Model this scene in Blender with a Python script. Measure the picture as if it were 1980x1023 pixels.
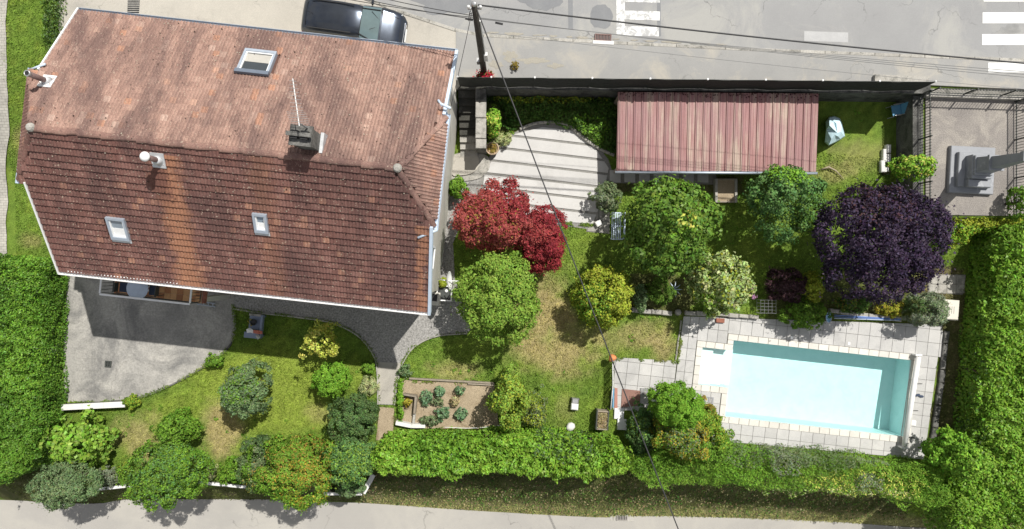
import bpy, bmesh, math, random
import numpy as np
from mathutils import Vector, Matrix, noise as mnoise

for o in list(bpy.data.objects):
    bpy.data.objects.remove(o)
scene = bpy.context.scene
COL = scene.collection
rng = np.random.default_rng(11)
random.seed(5)
R = math.radians

# ---------------------------------------------------------------- camera, sky, sun, exposure
H, F, CX, CY = 29.3, 1320.0, 990.0, 511.5        # drone height, focal length in photo pixels, photo centre
cam_d = bpy.data.cameras.new('camera')
cam_d.sensor_width = 36.0
cam_d.lens = 24.0
cam_d.clip_end = 1000.0
cam = bpy.data.objects.new('camera', cam_d)
COL.objects.link(cam)
cam.location = (0, 0, H)
cam.rotation_euler = (0, 0, 0)
scene.camera = cam

SUN = Vector((0.39, 0.50, 1.0)).normalized()       # direction towards the sun
world = bpy.data.worlds.new('World')
scene.world = world
world.use_nodes = True
wn = world.node_tree.nodes
sky = wn.new('ShaderNodeTexSky')
sky.sky_type = 'NISHITA'
sky.sun_disc = False
sky.sun_elevation = math.asin(SUN.z)
sky.sun_rotation = math.atan2(SUN.x, SUN.y)
sky.altitude = 300
sky.dust_density = 1.5
wn['Background'].inputs['Strength'].default_value = 0.082
wl_ = world.node_tree.links
# broken cloud over the whole sky: white patches mixed into the blue
w_tc = wn.new('ShaderNodeTexCoord')
w_no = wn.new('ShaderNodeTexNoise'); w_no.inputs['Scale'].default_value = 2.2; w_no.inputs['Detail'].default_value = 6; w_no.inputs['Roughness'].default_value = 0.55
wl_.new(w_tc.outputs['Generated'], w_no.inputs['Vector'])
w_rp = wn.new('ShaderNodeValToRGB'); w_rp.color_ramp.elements[0].position = 0.37; w_rp.color_ramp.elements[1].position = 0.57
wl_.new(w_no.outputs['Fac'], w_rp.inputs['Fac'])
w_mx = wn.new('ShaderNodeMix'); w_mx.data_type = 'RGBA'
wl_.new(w_rp.outputs['Color'], w_mx.inputs[0]); wl_.new(sky.outputs[0], w_mx.inputs[6])
w_mx.inputs[7].default_value = (5.3, 5.2, 5.1, 1)
wl_.new(w_mx.outputs[2], wn['Background'].inputs['Color'])
sun_d = bpy.data.lights.new('sun', 'SUN')
sun_d.energy = 4.2
sun_d.angle = R(0.55)
sun_d.color = (1.0, 0.965, 0.90)
sun = bpy.data.objects.new('sun', sun_d)
COL.objects.link(sun)
sun.location = SUN * 60
sun.rotation_euler = SUN.to_track_quat('Z', 'Y').to_euler()
vs = scene.view_settings
vs.view_transform = 'Standard'
vs.look = 'None'
vs.gamma = 1.0
vs.use_curve_mapping = False
vs.exposure = 0.32
scene.render.engine = 'CYCLES'

# ---------------------------------------------------------------- helpers
def P(px, py, z=0.0):
    s = (H - z) / F
    return Vector(((px - CX) * s, -(py - CY) * s, z))

def smooth(pts, n=6, closed=False):
    """Catmull-Rom through 2D points."""
    out = []
    m = len(pts)
    rngk = range(m if closed else m - 1)
    for i in rngk:
        p0 = pts[(i - 1) % m] if closed or i > 0 else pts[0]
        p1, p2 = pts[i], pts[(i + 1) % m]
        p3 = pts[(i + 2) % m] if closed or i + 2 < m else pts[-1]
        for k in range(n):
            t = k / n
            out.append(tuple(0.5 * ((2 * b) + (c - a) * t + (2 * a - 5 * b + 4 * c - d) * t * t + (3 * b - a - 3 * c + d) * t ** 3)
                             for a, b, c, d in zip(p0, p1, p2, p3)))
    if not closed:
        out.append(tuple(pts[-1]))
    return out

WM = {}
def empty(name, loc, rz=0.0):
    o = bpy.data.objects.new(name, None)
    o.empty_display_size = 0.2
    COL.objects.link(o)
    o.location = loc
    o.rotation_euler = (0, 0, rz)
    WM[o.name] = Matrix.Translation(Vector(loc)) @ Matrix.Rotation(rz, 4, 'Z')
    return o

def tag(o, label=None, cat=None, group=None, kind=None):
    if label: o['label'] = label
    if cat: o['category'] = cat
    if group: o['group'] = group
    if kind: o['kind'] = kind
    return o

def thing(name, label, cat, loc, rz=0.0, group=None):
    return tag(empty(name, loc, rz), label, cat, group)

class MB:
    def __init__(s):
        s.v = []; s.f = []
    def add(s, vs_, fs):
        n = len(s.v)
        s.v += [tuple(p) for p in vs_]
        s.f += [tuple(i + n for i in f) for f in fs]
        return s
    def box(s, c, size, rz=0.0, M=None):
        x, y, z = size[0] / 2, size[1] / 2, size[2] / 2
        p = [Vector((i, j, k)) for k in (-z, z) for j in (-y, y) for i in (-x, x)]
        T = M if M is not None else Matrix.Translation(Vector(c)) @ Matrix.Rotation(rz, 4, 'Z')
        return s.add([T @ q for q in p], [(0, 2, 3, 1), (4, 5, 7, 6), (0, 1, 5, 4), (2, 6, 7, 3), (0, 4, 6, 2), (1, 3, 7, 5)])
    def bbox(s, c, size, rz=0.0, b=0.02):
        """box with chamfered top edge"""
        x, y, z = size[0] / 2, size[1] / 2, size[2] / 2
        T = Matrix.Translation(Vector(c)) @ Matrix.Rotation(rz, 4, 'Z')
        r = lambda xx, yy, zz: [Vector((-xx, -yy, zz)), Vector((xx, -yy, zz)), Vector((xx, yy, zz)), Vector((-xx, yy, zz))]
        p = r(x, y, -z) + r(x, y, z - b) + r(x - b, y - b, z)
        fs = [(3, 2, 1, 0), (8, 9, 10, 11)]
        for k in (0, 4):
            for i in range(4):
                j = (i + 1) % 4
                fs.append((k + i, k + j, k + 4 + j, k + 4 + i))
        return s.add([T @ q for q in p], fs)
    def beam(s, a, b, w, h, up=(0, 0, 1)):
        a, b = Vector(a), Vector(b)
        d = (b - a); L = d.length; d.normalize()
        side = d.cross(Vector(up))
        if side.length < 1e-4: side = d.cross(Vector((1, 0, 0)))
        side.normalize(); u = side.cross(d)
        M = Matrix((( d.x, side.x, u.x, (a.x + b.x) / 2), (d.y, side.y, u.y, (a.y + b.y) / 2), (d.z, side.z, u.z, (a.z + b.z) / 2), (0, 0, 0, 1)))
        return s.box(None, (L, w, h), M=M)
    def prism(s, pts, z0, z1):
        """polygon of (x,y) extruded z0..z1"""
        n = len(pts)
        ar = sum(pts[i][0] * pts[(i + 1) % n][1] - pts[(i + 1) % n][0] * pts[i][1] for i in range(n))
        if ar < 0: pts = pts[::-1]
        v = [(p[0], p[1], z0) for p in pts] + [(p[0], p[1], z1) for p in pts]
        return s.add(v, [tuple(range(n - 1, -1, -1)), tuple(range(n, 2 * n))] + [(i, (i + 1) % n, n + (i + 1) % n, n + i) for i in range(n)])
    def tube(s, path, r, n=6, caps=True):
        path = [Vector(p) for p in path]
        m = len(path)
        rs = r if hasattr(r, '__len__') else [r] * m
        vs_, fs = [], []
        ref = Vector((0, 0, 1))
        d0 = path[-1] - path[0]
        if abs(d0.normalized().z) > 0.9: ref = Vector((1, 0, 0))
        for i, p in enumerate(path):
            d = (path[min(i + 1, m - 1)] - path[max(i - 1, 0)]).normalized()
            a = d.cross(ref).normalized(); b = d.cross(a)
            for k in range(n):
                t = 2 * math.pi * k / n
                vs_.append(p + (a * math.cos(t) + b * math.sin(t)) * rs[i])
        for i in range(m - 1):
            for k in range(n):
                j = (k + 1) % n
                fs.append((i * n + k, i * n + j, (i + 1) * n + j, (i + 1) * n + k))
        if caps:
            fs.append(tuple(range(n - 1, -1, -1))); fs.append(tuple(range((m - 1) * n, m * n)))
        return s.add(vs_, fs)
    def lathe(s, c, prof, n=16, M=None):
        """profile of (radius, z)"""
        vs_, fs = [], []
        T = M if M is not None else Matrix.Translation(Vector(c))
        for r_, z_ in prof:
            for k in range(n):
                t = 2 * math.pi * k / n
                vs_.append(T @ Vector((r_ * math.cos(t), r_ * math.sin(t), z_)))
        for i in range(len(prof) - 1):
            for k in range(n):
                j = (k + 1) % n
                fs.append((i * n + k, i * n + j, (i + 1) * n + j, (i + 1) * n + k))
        m = len(prof) - 1
        fs.append(tuple(range(n - 1, -1, -1))); fs.append(tuple(range(m * n, m * n + n)))
        return s.add(vs_, fs)
    def mesh(s, name, mat=None, smooth_=False):
        me = bpy.data.meshes.new(name)
        me.from_pydata(s.v, [], s.f)
        me.validate()
        if mat: me.materials.append(mat)
        if smooth_:
            me.polygons.foreach_set('use_smooth', [True] * len(me.polygons))
        me.update()
        return me
    def build(s, name, mat, parent=None, smooth_=False):
        if parent is not None:
            W = WM[parent.name]
            Mi = W.inverted()
            s.v = [tuple(Mi @ Vector(p)) for p in s.v]
        o = bpy.data.objects.new(name, s.mesh(name, mat, smooth_))
        COL.objects.link(o)
        if parent is not None:
            o.parent = parent
            WM[o.name] = WM[parent.name]
        else:
            WM[o.name] = Matrix.Identity(4)
        return o
    def rebase(s):
        """base point of everything so far: middle in plan, lowest z"""
        a = np.array(s.v)
        return Vector(((a[:, 0].min() + a[:, 0].max()) / 2, (a[:, 1].min() + a[:, 1].max()) / 2, a[:, 2].min()))

def solo(mb, name, mat, label, cat, group=None, smooth_=False):
    """a thing that is one mesh, with its origin at its base"""
    b = mb.rebase()
    mb.v = [tuple(Vector(p) - b) for p in mb.v]
    o = bpy.data.objects.new(name, mb.mesh(name, mat, smooth_))
    COL.objects.link(o); o.location = b
    WM[o.name] = Matrix.Translation(b)
    return tag(o, label, cat, group)

# ---- value noise for python-side variation
_lat = rng.random((256, 256))
def vnoise(x, y):
    x = np.asarray(x, float); y = np.asarray(y, float)
    xi = np.floor(x).astype(int); yi = np.floor(y).astype(int)
    fx = x - xi; fy = y - yi
    fx = fx * fx * (3 - 2 * fx); fy = fy * fy * (3 - 2 * fy)
    g = lambda a, b: _lat[a % 256, b % 256]
    return (g(xi, yi) * (1 - fx) + g(xi + 1, yi) * fx) * (1 - fy) + (g(xi, yi + 1) * (1 - fx) + g(xi + 1, yi + 1) * fx) * fy
def fbm(x, y, o=3):
    t = 0; a = 0.5; s = 0
    for i in range(o):
        t = t + a * vnoise(x * 2 ** i + 17.3 * i, y * 2 ** i + 5.1 * i); s += a; a *= 0.5
    return t / s
def inpoly(x, y, poly):
    x = np.asarray(x); y = np.asarray(y)
    c = np.zeros(x.shape, bool)
    n = len(poly)
    for i in range(n):
        x1, y1 = poly[i][:2]; x2, y2 = poly[(i + 1) % n][:2]
        cond = ((y1 > y) != (y2 > y))
        with np.errstate(divide='ignore', invalid='ignore'):
            xs = (x2 - x1) * (y - y1) / (y2 - y1 if y2 != y1 else 1e-9) + x1
        c ^= cond & (x < xs)
    return c
def sstep(a, b, x):
    t = np.clip((x - a) / (b - a), 0, 1)
    return t * t * (3 - 2 * t)
def clip_poly(poly, clip):
    """Sutherland-Hodgman, convex clip"""
    ar = sum(clip[i][0] * clip[(i + 1) % len(clip)][1] - clip[(i + 1) % len(clip)][0] * clip[i][1] for i in range(len(clip)))
    if ar < 0: clip = clip[::-1]
    out = list(poly)
    for i in range(len(clip)):
        a, b = clip[i], clip[(i + 1) % len(clip)]
        side = lambda p: (b[0] - a[0]) * (p[1] - a[1]) - (b[1] - a[1]) * (p[0] - a[0])
        inp, out = out, []
        for k in range(len(inp)):
            p, q = inp[k], inp[(k + 1) % len(inp)]
            sp, sq = side(p), side(q)
            if sp >= 0: out.append(p)
            if (sp >= 0) != (sq >= 0):
                t = sp / (sp - sq)
                out.append((p[0] + (q[0] - p[0]) * t, p[1] + (q[1] - p[1]) * t))
        if not out: return []
    return out
def parea(p):
    return abs(sum(p[i][0] * p[(i + 1) % len(p)][1] - p[(i + 1) % len(p)][0] * p[i][1] for i in range(len(p)))) / 2

# ---------------------------------------------------------------- materials
def newmat(name):
    m = bpy.data.materials.new(name)
    m.use_nodes = True
    return m, m.node_tree.nodes, m.node_tree.links, m.node_tree.nodes['Principled BSDF']

def noise_node(N, L, vec, scale, detail=4, rough=0.6, dist=0.0):
    n = N.new('ShaderNodeTexNoise')
    n.inputs['Scale'].default_value = scale
    n.inputs['Detail'].default_value = detail
    n.inputs['Roughness'].default_value = rough
    n.inputs['Distortion'].default_value = dist
    L.new(vec, n.inputs['Vector'])
    return n.outputs['Fac']
def ramp(N, L, fac, stops):
    r = N.new('ShaderNodeValToRGB')
    el = r.color_ramp.elements
    while len(el) < len(stops): el.new(0.5)
    for e, (p, c) in zip(el, stops):
        e.position = p
        e.color = (c[0], c[1], c[2], 1) if hasattr(c, '__len__') else (c, c, c, 1)
    L.new(fac, r.inputs['Fac'])
    return r.outputs['Color']
def mix(N, L, fac, a, b, mode='MIX'):
    m = N.new('ShaderNodeMix'); m.data_type = 'RGBA'; m.blend_type = mode
    if hasattr(fac, 'node'): L.new(fac, m.inputs['Factor'])
    else: m.inputs['Factor'].default_value = fac
    for s_, k in ((a, 'A'), (b, 'B')):
        i = [q for q in m.inputs if q.name == k and q.type == 'RGBA'][0]
        if hasattr(s_, 'node'): L.new(s_, i)
        else: i.default_value = (s_[0], s_[1], s_[2], 1)
    return [q for q in m.outputs if q.type == 'RGBA'][0]
def bump(N, L, B, h, strength, dist=0.02):
    b = N.new('ShaderNodeBump')
    b.inputs['Strength'].default_value = strength
    b.inputs['Distance'].default_value = dist
    L.new(h, b.inputs['Height'])
    L.new(b.outputs['Normal'], B.inputs['Normal'])
def pos(N):
    return N.new('ShaderNodeNewGeometry').outputs['Position']

def pmat(name, c1, c2=None, scale=3.0, rough=0.8, fine=40.0, fine_amt=0.25, bmp=0.3, stain=None, stain_scale=0.6, stain_lo=0.5, stain_hi=0.65, metal=0.0, rand=0.0, spec=0.4, crack=None):
    """mottled surface: two tones of large noise, fine grain, optional stain colour, optional per-object variation"""
    m, N, L, B = newmat(name)
    p = pos(N)
    c2 = c2 or tuple(x * 0.85 for x in c1)
    f = noise_node(N, L, p, scale, 5, 0.65)
    col = ramp(N, L, f, [(0.3, c1), (0.7, c2)])
    if stain:
        sf = noise_node(N, L, p, stain_scale, 6, 0.7, 0.6)
        sm = ramp(N, L, sf, [(stain_lo, 0.0), (stain_hi, 1.0)])
        col = mix(N, L, sm, col, stain)
    ff = noise_node(N, L, p, fine, 3, 0.7)
    fr = ramp(N, L, ff, [(0.25, 1 - fine_amt), (0.75, 1 + fine_amt * 0.6)])
    col = mix(N, L, 1.0, col, fr, 'MULTIPLY')
    if crack:
        dn = N.new('ShaderNodeTexNoise'); dn.inputs['Scale'].default_value = 2.5; dn.inputs['Detail'].default_value = 6; L.new(p, dn.inputs['Vector'])
        wp = N.new('ShaderNodeVectorMath'); wp.operation = 'MULTIPLY_ADD'; L.new(dn.outputs['Color'], wp.inputs[0]); wp.inputs[1].default_value = (.9, .9, 0); L.new(p, wp.inputs[2])
        vo = N.new('ShaderNodeTexVoronoi'); vo.feature = 'DISTANCE_TO_EDGE'; vo.inputs['Scale'].default_value = crack[0]; L.new(wp.outputs[0], vo.inputs['Vector'])
        cm = ramp(N, L, vo.outputs['Distance'], [(0.0, crack[1]), (crack[2], 0.0)])
        gate = ramp(N, L, noise_node(N, L, p, 0.45, 3), [(0.48, 0.0), (0.6, 1.0)])
        col = mix(N, L, mix(N, L, 1.0, cm, gate, 'MULTIPLY'), col, tuple(x * .35 for x in c1))
    if rand > 0:
        oi = N.new('ShaderNodeObjectInfo').outputs['Random']
        rr = ramp(N, L, oi, [(0.0, 1 - rand), (1.0, 1 + rand * 0.5)])
        col = mix(N, L, 1.0, col, rr, 'MULTIPLY')
    L.new(col, B.inputs['Base Color'])
    B.inputs['Roughness'].default_value = rough
    B.inputs['Metallic'].default_value = metal
    B.inputs['Specular IOR Level'].default_value = spec
    if bmp: bump(N, L, B, ff, bmp)
    return m

def flat(name, c, rough=0.5, metal=0.0, coat=0.0, var=0.08):
    m, N, L, B = newmat(name)
    p = pos(N)
    f = noise_node(N, L, p, 6.0, 5, 0.7)
    col = ramp(N, L, f, [(0.25, tuple(x * (1 - var) for x in c)), (0.75, tuple(min(1, x * (1 + var)) for x in c))])
    L.new(col, B.inputs['Base Color'])
    r = ramp(N, L, f, [(0.3, rough * 0.85), (0.7, min(1, rough * 1.15))])
    L.new(r, B.inputs['Roughness'])
    B.inputs['Metallic'].default_value = metal
    B.inputs['Coat Weight'].default_value = coat
    B.inputs['Coat Roughness'].default_value = 0.08
    return m

def leafmat(name, trans=0.12, rough=0.55, spec=0.12):
    m, N, L, B = newmat(name)
    a = N.new('ShaderNodeAttribute'); a.attribute_name = 'Col'
    L.new(a.outputs['Color'], B.inputs['Base Color'])
    B.inputs['Roughness'].default_value = rough
    B.inputs['Specular IOR Level'].default_value = spec
    t = N.new('ShaderNodeBsdfTranslucent')
    g = mix(N, L, 1.0, a.outputs['Color'], (1.25, 1.35, 0.7), 'MULTIPLY')
    L.new(g, t.inputs['Color'])
    ms = N.new('ShaderNodeMixShader')
    ms.inputs['Fac'].default_value = trans
    L.new(B.outputs[0], ms.inputs[1]); L.new(t.outputs[0], ms.inputs[2])
    L.new(ms.outputs[0], N['Material Output'].inputs['Surface'])
    return m

M = {}
M['leaf'] = leafmat('leaf')
M['leaf_gloss'] = leafmat('leaf_gloss', 0.14, 0.45, 0.2)
M['leaf_matt'] = leafmat('leaf_matt', 0.18, 0.7, 0.15)
M['grass'] = leafmat('grass_blade', 0.25, 0.6, 0.15)
M['bark'] = pmat('bark', (0.10, 0.07, 0.05), (0.05, 0.035, 0.025), 8, 0.9, 30, 0.4, 0.6)
M['asphalt'] = pmat('asphalt', (0.31, 0.31, 0.307), (0.27, 0.27, 0.27), 0.5, 0.85, 60, 0.22, 0.25, stain=(0.355, 0.35, 0.33), stain_scale=0.35, stain_lo=0.48, stain_hi=0.62, crack=(.28, .7, .008))
M['asphalt_dark'] = pmat('asphalt_patch', (0.19, 0.195, 0.205), (0.235, 0.24, 0.245), 1.5, 0.85, 60, 0.25, 0.25)
M['pavement'] = pmat('pavement_asphalt', (0.33, 0.325, 0.312), (0.285, 0.283, 0.275), 0.6, 0.88, 55, 0.22, 0.25, stain=(0.42, 0.39, 0.335), stain_scale=0.5, stain_lo=0.5, stain_hi=0.68, crack=(.35, .7, .008))
M['lane'] = pmat('lane_asphalt', (0.38, 0.363, 0.335), (0.345, 0.33, 0.307), 0.4, 0.88, 70, 0.16, 0.2, stain=(0.42, 0.40, 0.36), stain_scale=0.25, stain_lo=0.45, stain_hi=0.65, crack=(.25, .6, .006))
M['forecourt'] = pmat('forecourt_concrete', (0.47, 0.44, 0.385), (0.40, 0.375, 0.33), 0.5, 0.9, 40, 0.2, 0.25, stain=(0.33, 0.31, 0.275), stain_scale=0.5, stain_lo=0.52, stain_hi=0.72, crack=(.3, .7, .008))
M['concrete'] = pmat('patio_concrete', (0.44, 0.42, 0.38), (0.33, 0.318, 0.295), 0.6, 0.92, 14, 0.30, 0.3, stain=(0.20, 0.195, 0.185), stain_scale=0.55, stain_lo=0.45, stain_hi=0.64, crack=(.4, .6, .008))
M['gravel'] = pmat('gravel', (0.35, 0.34, 0.325), (0.29, 0.28, 0.265), 1.2, 0.95, 15, 0.65, 1.0)
M['gravel_warm'] = pmat('gravel_warm', (0.30, 0.275, 0.25), (0.23, 0.21, 0.195), 1.0, 0.95, 26, 0.45, 0.8, stain=(0.36, 0.33, 0.29), stain_scale=0.8)
M['soil'] = pmat('soil', (0.42, 0.34, 0.235), (0.34, 0.27, 0.18), 1.6, 0.95, 25, 0.4, 0.8, stain=(0.26, 0.20, 0.125), stain_scale=1.4, stain_lo=0.5, stain_hi=0.62)
M['slab'] = pmat('paving_slab', (0.53, 0.52, 0.50), (0.45, 0.445, 0.435), 1.1, 0.85, 30, 0.14, 0.2, stain=(0.37, 0.365, 0.355), stain_scale=0.8, stain_lo=0.5, stain_hi=0.75, rand=0.10)
M['strip'] = pmat('patio_strip', (0.56, 0.55, 0.535), (0.50, 0.49, 0.475), 1.1, 0.85, 30, 0.10, 0.15, stain=(0.40, 0.39, 0.375), stain_scale=0.9, stain_lo=0.55, stain_hi=0.8, rand=0.05)
M['coping'] = pmat('pool_coping', (0.68, 0.655, 0.60), (0.60, 0.575, 0.52), 2.0, 0.7, 30, 0.1, 0.15, rand=0.10)
M['joint'] = pmat('slab_joint', (0.19, 0.18, 0.16), (0.27, 0.26, 0.23), 5, 0.95, 30, 0.3, 0.4)
M['stone'] = pmat('wall_stone', (0.20, 0.195, 0.18), (0.13, 0.128, 0.12), 2.5, 0.92, 18, 0.5, 0.7, stain=(0.06, 0.06, 0.055), stain_scale=1.6, stain_lo=0.45, stain_hi=0.62, rand=0.15)
M['stone_light'] = pmat('light_stone', (0.46, 0.44, 0.40), (0.36, 0.345, 0.31), 4, 0.9, 25, 0.3, 0.5, stain=(0.22, 0.215, 0.19), stain_scale=3, rand=0.15)
M['granite'] = pmat('granite', (0.30, 0.31, 0.33), (0.25, 0.26, 0.28), 3, 0.55, 60, 0.15, 0.1, stain=(0.44, 0.45, 0.47), stain_scale=2.2, stain_lo=0.58, stain_hi=0.7)
M['render'] = pmat('wall_render', (0.62, 0.60, 0.54), (0.56, 0.54, 0.48), 1.2, 0.9, 45, 0.08, 0.2, stain=(0.45, 0.43, 0.38), stain_scale=0.9, stain_lo=0.58, stain_hi=0.8)
M['white'] = flat('white_paint', (0.78, 0.78, 0.77), 0.45)
M['white_wall'] = pmat('white_coping', (0.74, 0.73, 0.71), (0.66, 0.65, 0.62), 3, 0.8, 30, 0.1, 0.2, stain=(0.45, 0.44, 0.40), stain_scale=2.5, stain_lo=0.6, stain_hi=0.8)
M['zinc'] = flat('zinc', (0.42, 0.47, 0.54), 0.45, 0.35)
M['bluegrey'] = flat('bluegrey_paint', (0.52, 0.61, 0.72), 0.5)
M['lead'] = flat('lead_flashing', (0.55, 0.56, 0.57), 0.55, 0.3, var=0.2)
M['steel'] = flat('steel', (0.50, 0.50, 0.50), 0.35, 0.7)
M['dark'] = flat('dark_metal', (0.03, 0.03, 0.03), 0.6)
M['iron'] = flat('painted_iron', (0.045, 0.05, 0.045), 0.6)
M['black'] = flat('black_plastic', (0.018, 0.018, 0.019), 0.5)
M['wire'] = flat('cable_sheath', (0.03, 0.03, 0.032), 0.6)
M['wire_grey'] = flat('bare_cable', (0.16, 0.16, 0.16), 0.6)
M['wood'] = pmat('weathered_wood', (0.36, 0.31, 0.24), (0.27, 0.23, 0.18), 6, 0.85, 40, 0.3, 0.4, rand=0.15)
M['pole_wood'] = pmat('pole_wood', (0.075, 0.065, 0.055), (0.045, 0.04, 0.035), 6, 0.85, 30, 0.3, 0.5)
M['paint'] = pmat('road_paint', (0.80, 0.80, 0.78), (0.70, 0.70, 0.68), 3, 0.7, 45, 0.12, 0.1)
M['terracotta'] = pmat('terracotta', (0.50, 0.22, 0.10), (0.38, 0.155, 0.07), 3.5, 0.75, 30, 0.2, 0.2, rand=0.3)
M['brick'] = pmat('brick_red', (0.36, 0.14, 0.09), (0.27, 0.11, 0.075), 5, 0.85, 30, 0.25, 0.4, rand=0.25)
def wornpaint(name):
    """road paint with worn holes that show the asphalt colour"""
    m, N, L, B = newmat(name)
    p = pos(N)
    f = noise_node(N, L, p, 2.6, 8, 0.75, 0.5)
    col = ramp(N, L, f, [(0.44, (0.80, 0.80, 0.78)), (0.56, (0.40, 0.40, 0.395))])
    L.new(col, B.inputs['Base Color']); B.inputs['Roughness'].default_value = 0.8
    return m
M['worn_paint'] = wornpaint('worn_road_paint')
def glassmat(name, c, rough=0.05):
    m, N, L, B = newmat(name)
    p = pos(N); f = noise_node(N, L, p, 3, 4)
    L.new(ramp(N, L, f, [(0.3, c), (0.7, tuple(x * 1.2 for x in c))]), B.inputs['Base Color'])
    B.inputs['Roughness'].default_value = rough
    B.inputs['Specular IOR Level'].default_value = 0.8
    B.inputs['Coat Weight'].default_value = 0.6
    B.inputs['Coat Roughness'].default_value = 0.02
    return m
M['pane'] = glassmat('window_pane', (0.20, 0.24, 0.28))
M['pane_dark'] = glassmat('dark_pane', (0.035, 0.04, 0.042))
M['car_glass'] = glassmat('car_glass', (0.105, 0.15, 0.155), 0.03)
M['car_glass_side'] = glassmat('tinted_car_glass', (0.012, 0.013, 0.013), 0.03)

def tilemat(name, single):
    """clay tiles: per-tile tone, soot and lichen patches fixed on the roof, orange run-off lanes under the flues"""
    m, N, L, B = newmat(name)
    if single:
        rnd = N.new('ShaderNodeObjectInfo').outputs['Random']
    else:
        a = N.new('ShaderNodeAttribute'); a.attribute_name = 'rnd'; rnd = a.outputs['Fac']
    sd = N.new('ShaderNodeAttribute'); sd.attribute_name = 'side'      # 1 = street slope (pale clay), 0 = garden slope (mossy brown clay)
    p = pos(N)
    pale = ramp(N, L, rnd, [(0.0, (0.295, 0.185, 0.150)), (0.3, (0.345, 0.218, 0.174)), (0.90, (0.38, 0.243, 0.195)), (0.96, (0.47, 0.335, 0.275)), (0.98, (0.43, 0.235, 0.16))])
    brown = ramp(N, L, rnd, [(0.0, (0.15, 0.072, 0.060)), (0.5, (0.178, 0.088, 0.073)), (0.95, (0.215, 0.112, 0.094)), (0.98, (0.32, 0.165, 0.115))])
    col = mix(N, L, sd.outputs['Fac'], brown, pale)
    # streaky soot running down slope: noise stretched along the fall line
    mp = N.new('ShaderNodeMapping'); mp.inputs['Scale'].default_value = (1.1, 0.32, 0.32)
    mp.inputs['Rotation'].default_value = (0, 0, R(6.3))
    L.new(p, mp.inputs['Vector'])
    s1 = noise_node(N, L, mp.outputs[0], 1.0, 6, 0.65, 0.4)
    soot = ramp(N, L, s1, [(0.42, 0.0), (0.62, 0.92)])
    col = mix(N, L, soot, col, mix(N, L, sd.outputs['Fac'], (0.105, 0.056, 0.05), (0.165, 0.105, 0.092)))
    s2 = noise_node(N, L, p, 14.0, 3, 0.7)
    spot = ramp(N, L, s2, [(0.61, 0.0), (0.68, 0.8)])
    col = mix(N, L, spot, col, (0.44, 0.36, 0.28))
    s3 = noise_node(N, L, p, 9.0, 4, 0.8)
    dk = ramp(N, L, s3, [(0.58, 0.0), (0.68, 0.75)])
    col = mix(N, L, dk, col, (0.07, 0.045, 0.04))
    # orange lanes where run-off from metal flues keeps moss away (house coordinates)
    tc = N.new('ShaderNodeTexCoord'); tc.object = HOUSE
    sp = N.new('ShaderNodeSeparateXYZ'); L.new(tc.outputs['Object'], sp.inputs[0])
    wob = noise_node(N, L, p, 1.6, 7, 0.78)
    def lane(u, w, v0, strength):
        su = N.new('ShaderNodeMath'); su.operation = 'SUBTRACT'; L.new(sp.outputs['X'], su.inputs[0]); su.inputs[1].default_value = u
        wb = N.new('ShaderNodeMath'); wb.operation = 'MULTIPLY_ADD'; L.new(wob, wb.inputs[0]); wb.inputs[1].default_value = 1.5; wb.inputs[2].default_value = -0.75
        ad = N.new('ShaderNodeMath'); ad.operation = 'ADD'; L.new(su.outputs[0], ad.inputs[0]); L.new(wb.outputs[0], ad.inputs[1])
        ab = N.new('ShaderNodeMath'); ab.operation = 'ABSOLUTE'; L.new(ad.outputs[0], ab.inputs[0])
        mr = N.new('ShaderNodeMapRange'); L.new(ab.outputs[0], mr.inputs[0]); mr.inputs[1].default_value = w; mr.inputs[2].default_value = w * 0.35; mr.inputs[3].default_value = 0; mr.inputs[4].default_value = strength
        yy = N.new('ShaderNodeMath'); yy.operation = 'LESS_THAN'; L.new(sp.outputs['Y'], yy.inputs[0]); yy.inputs[1].default_value = v0
        mu = N.new('ShaderNodeMath'); mu.operation = 'MULTIPLY'; L.new(mr.outputs[0], mu.inputs[0]); L.new(yy.outputs[0], mu.inputs[1])
        return mu.outputs[0]
    for (u, w, v0, st) in LANES:
        col = mix(N, L, lane(u, w, v0, st), col, (0.40, 0.19, 0.105))
    # soot run and painted flue shadow below the flue, fading out two metres down
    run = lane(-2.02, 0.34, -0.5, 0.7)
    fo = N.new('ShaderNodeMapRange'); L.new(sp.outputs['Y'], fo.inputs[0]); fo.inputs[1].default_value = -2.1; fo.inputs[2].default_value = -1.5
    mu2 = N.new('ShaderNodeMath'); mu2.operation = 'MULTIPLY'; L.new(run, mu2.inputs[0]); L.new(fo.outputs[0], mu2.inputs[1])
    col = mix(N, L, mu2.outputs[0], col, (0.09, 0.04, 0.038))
    mott = noise_node(N, L, p, 34.0, 4, 0.75)
    col = mix(N, L, 1.0, col, ramp(N, L, mott, [(0.30, 0.60), (0.50, 0.97), (0.70, 1.40)]), 'MULTIPLY')
    L.new(col, B.inputs['Base Color'])
    B.inputs['Roughness'].default_value = 0.85
    B.inputs['Specular IOR Level'].default_value = 0.25
    bump(N, L, B, noise_node(N, L, p, 60, 3, 0.7), 0.4, 0.01)
    return m

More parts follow.
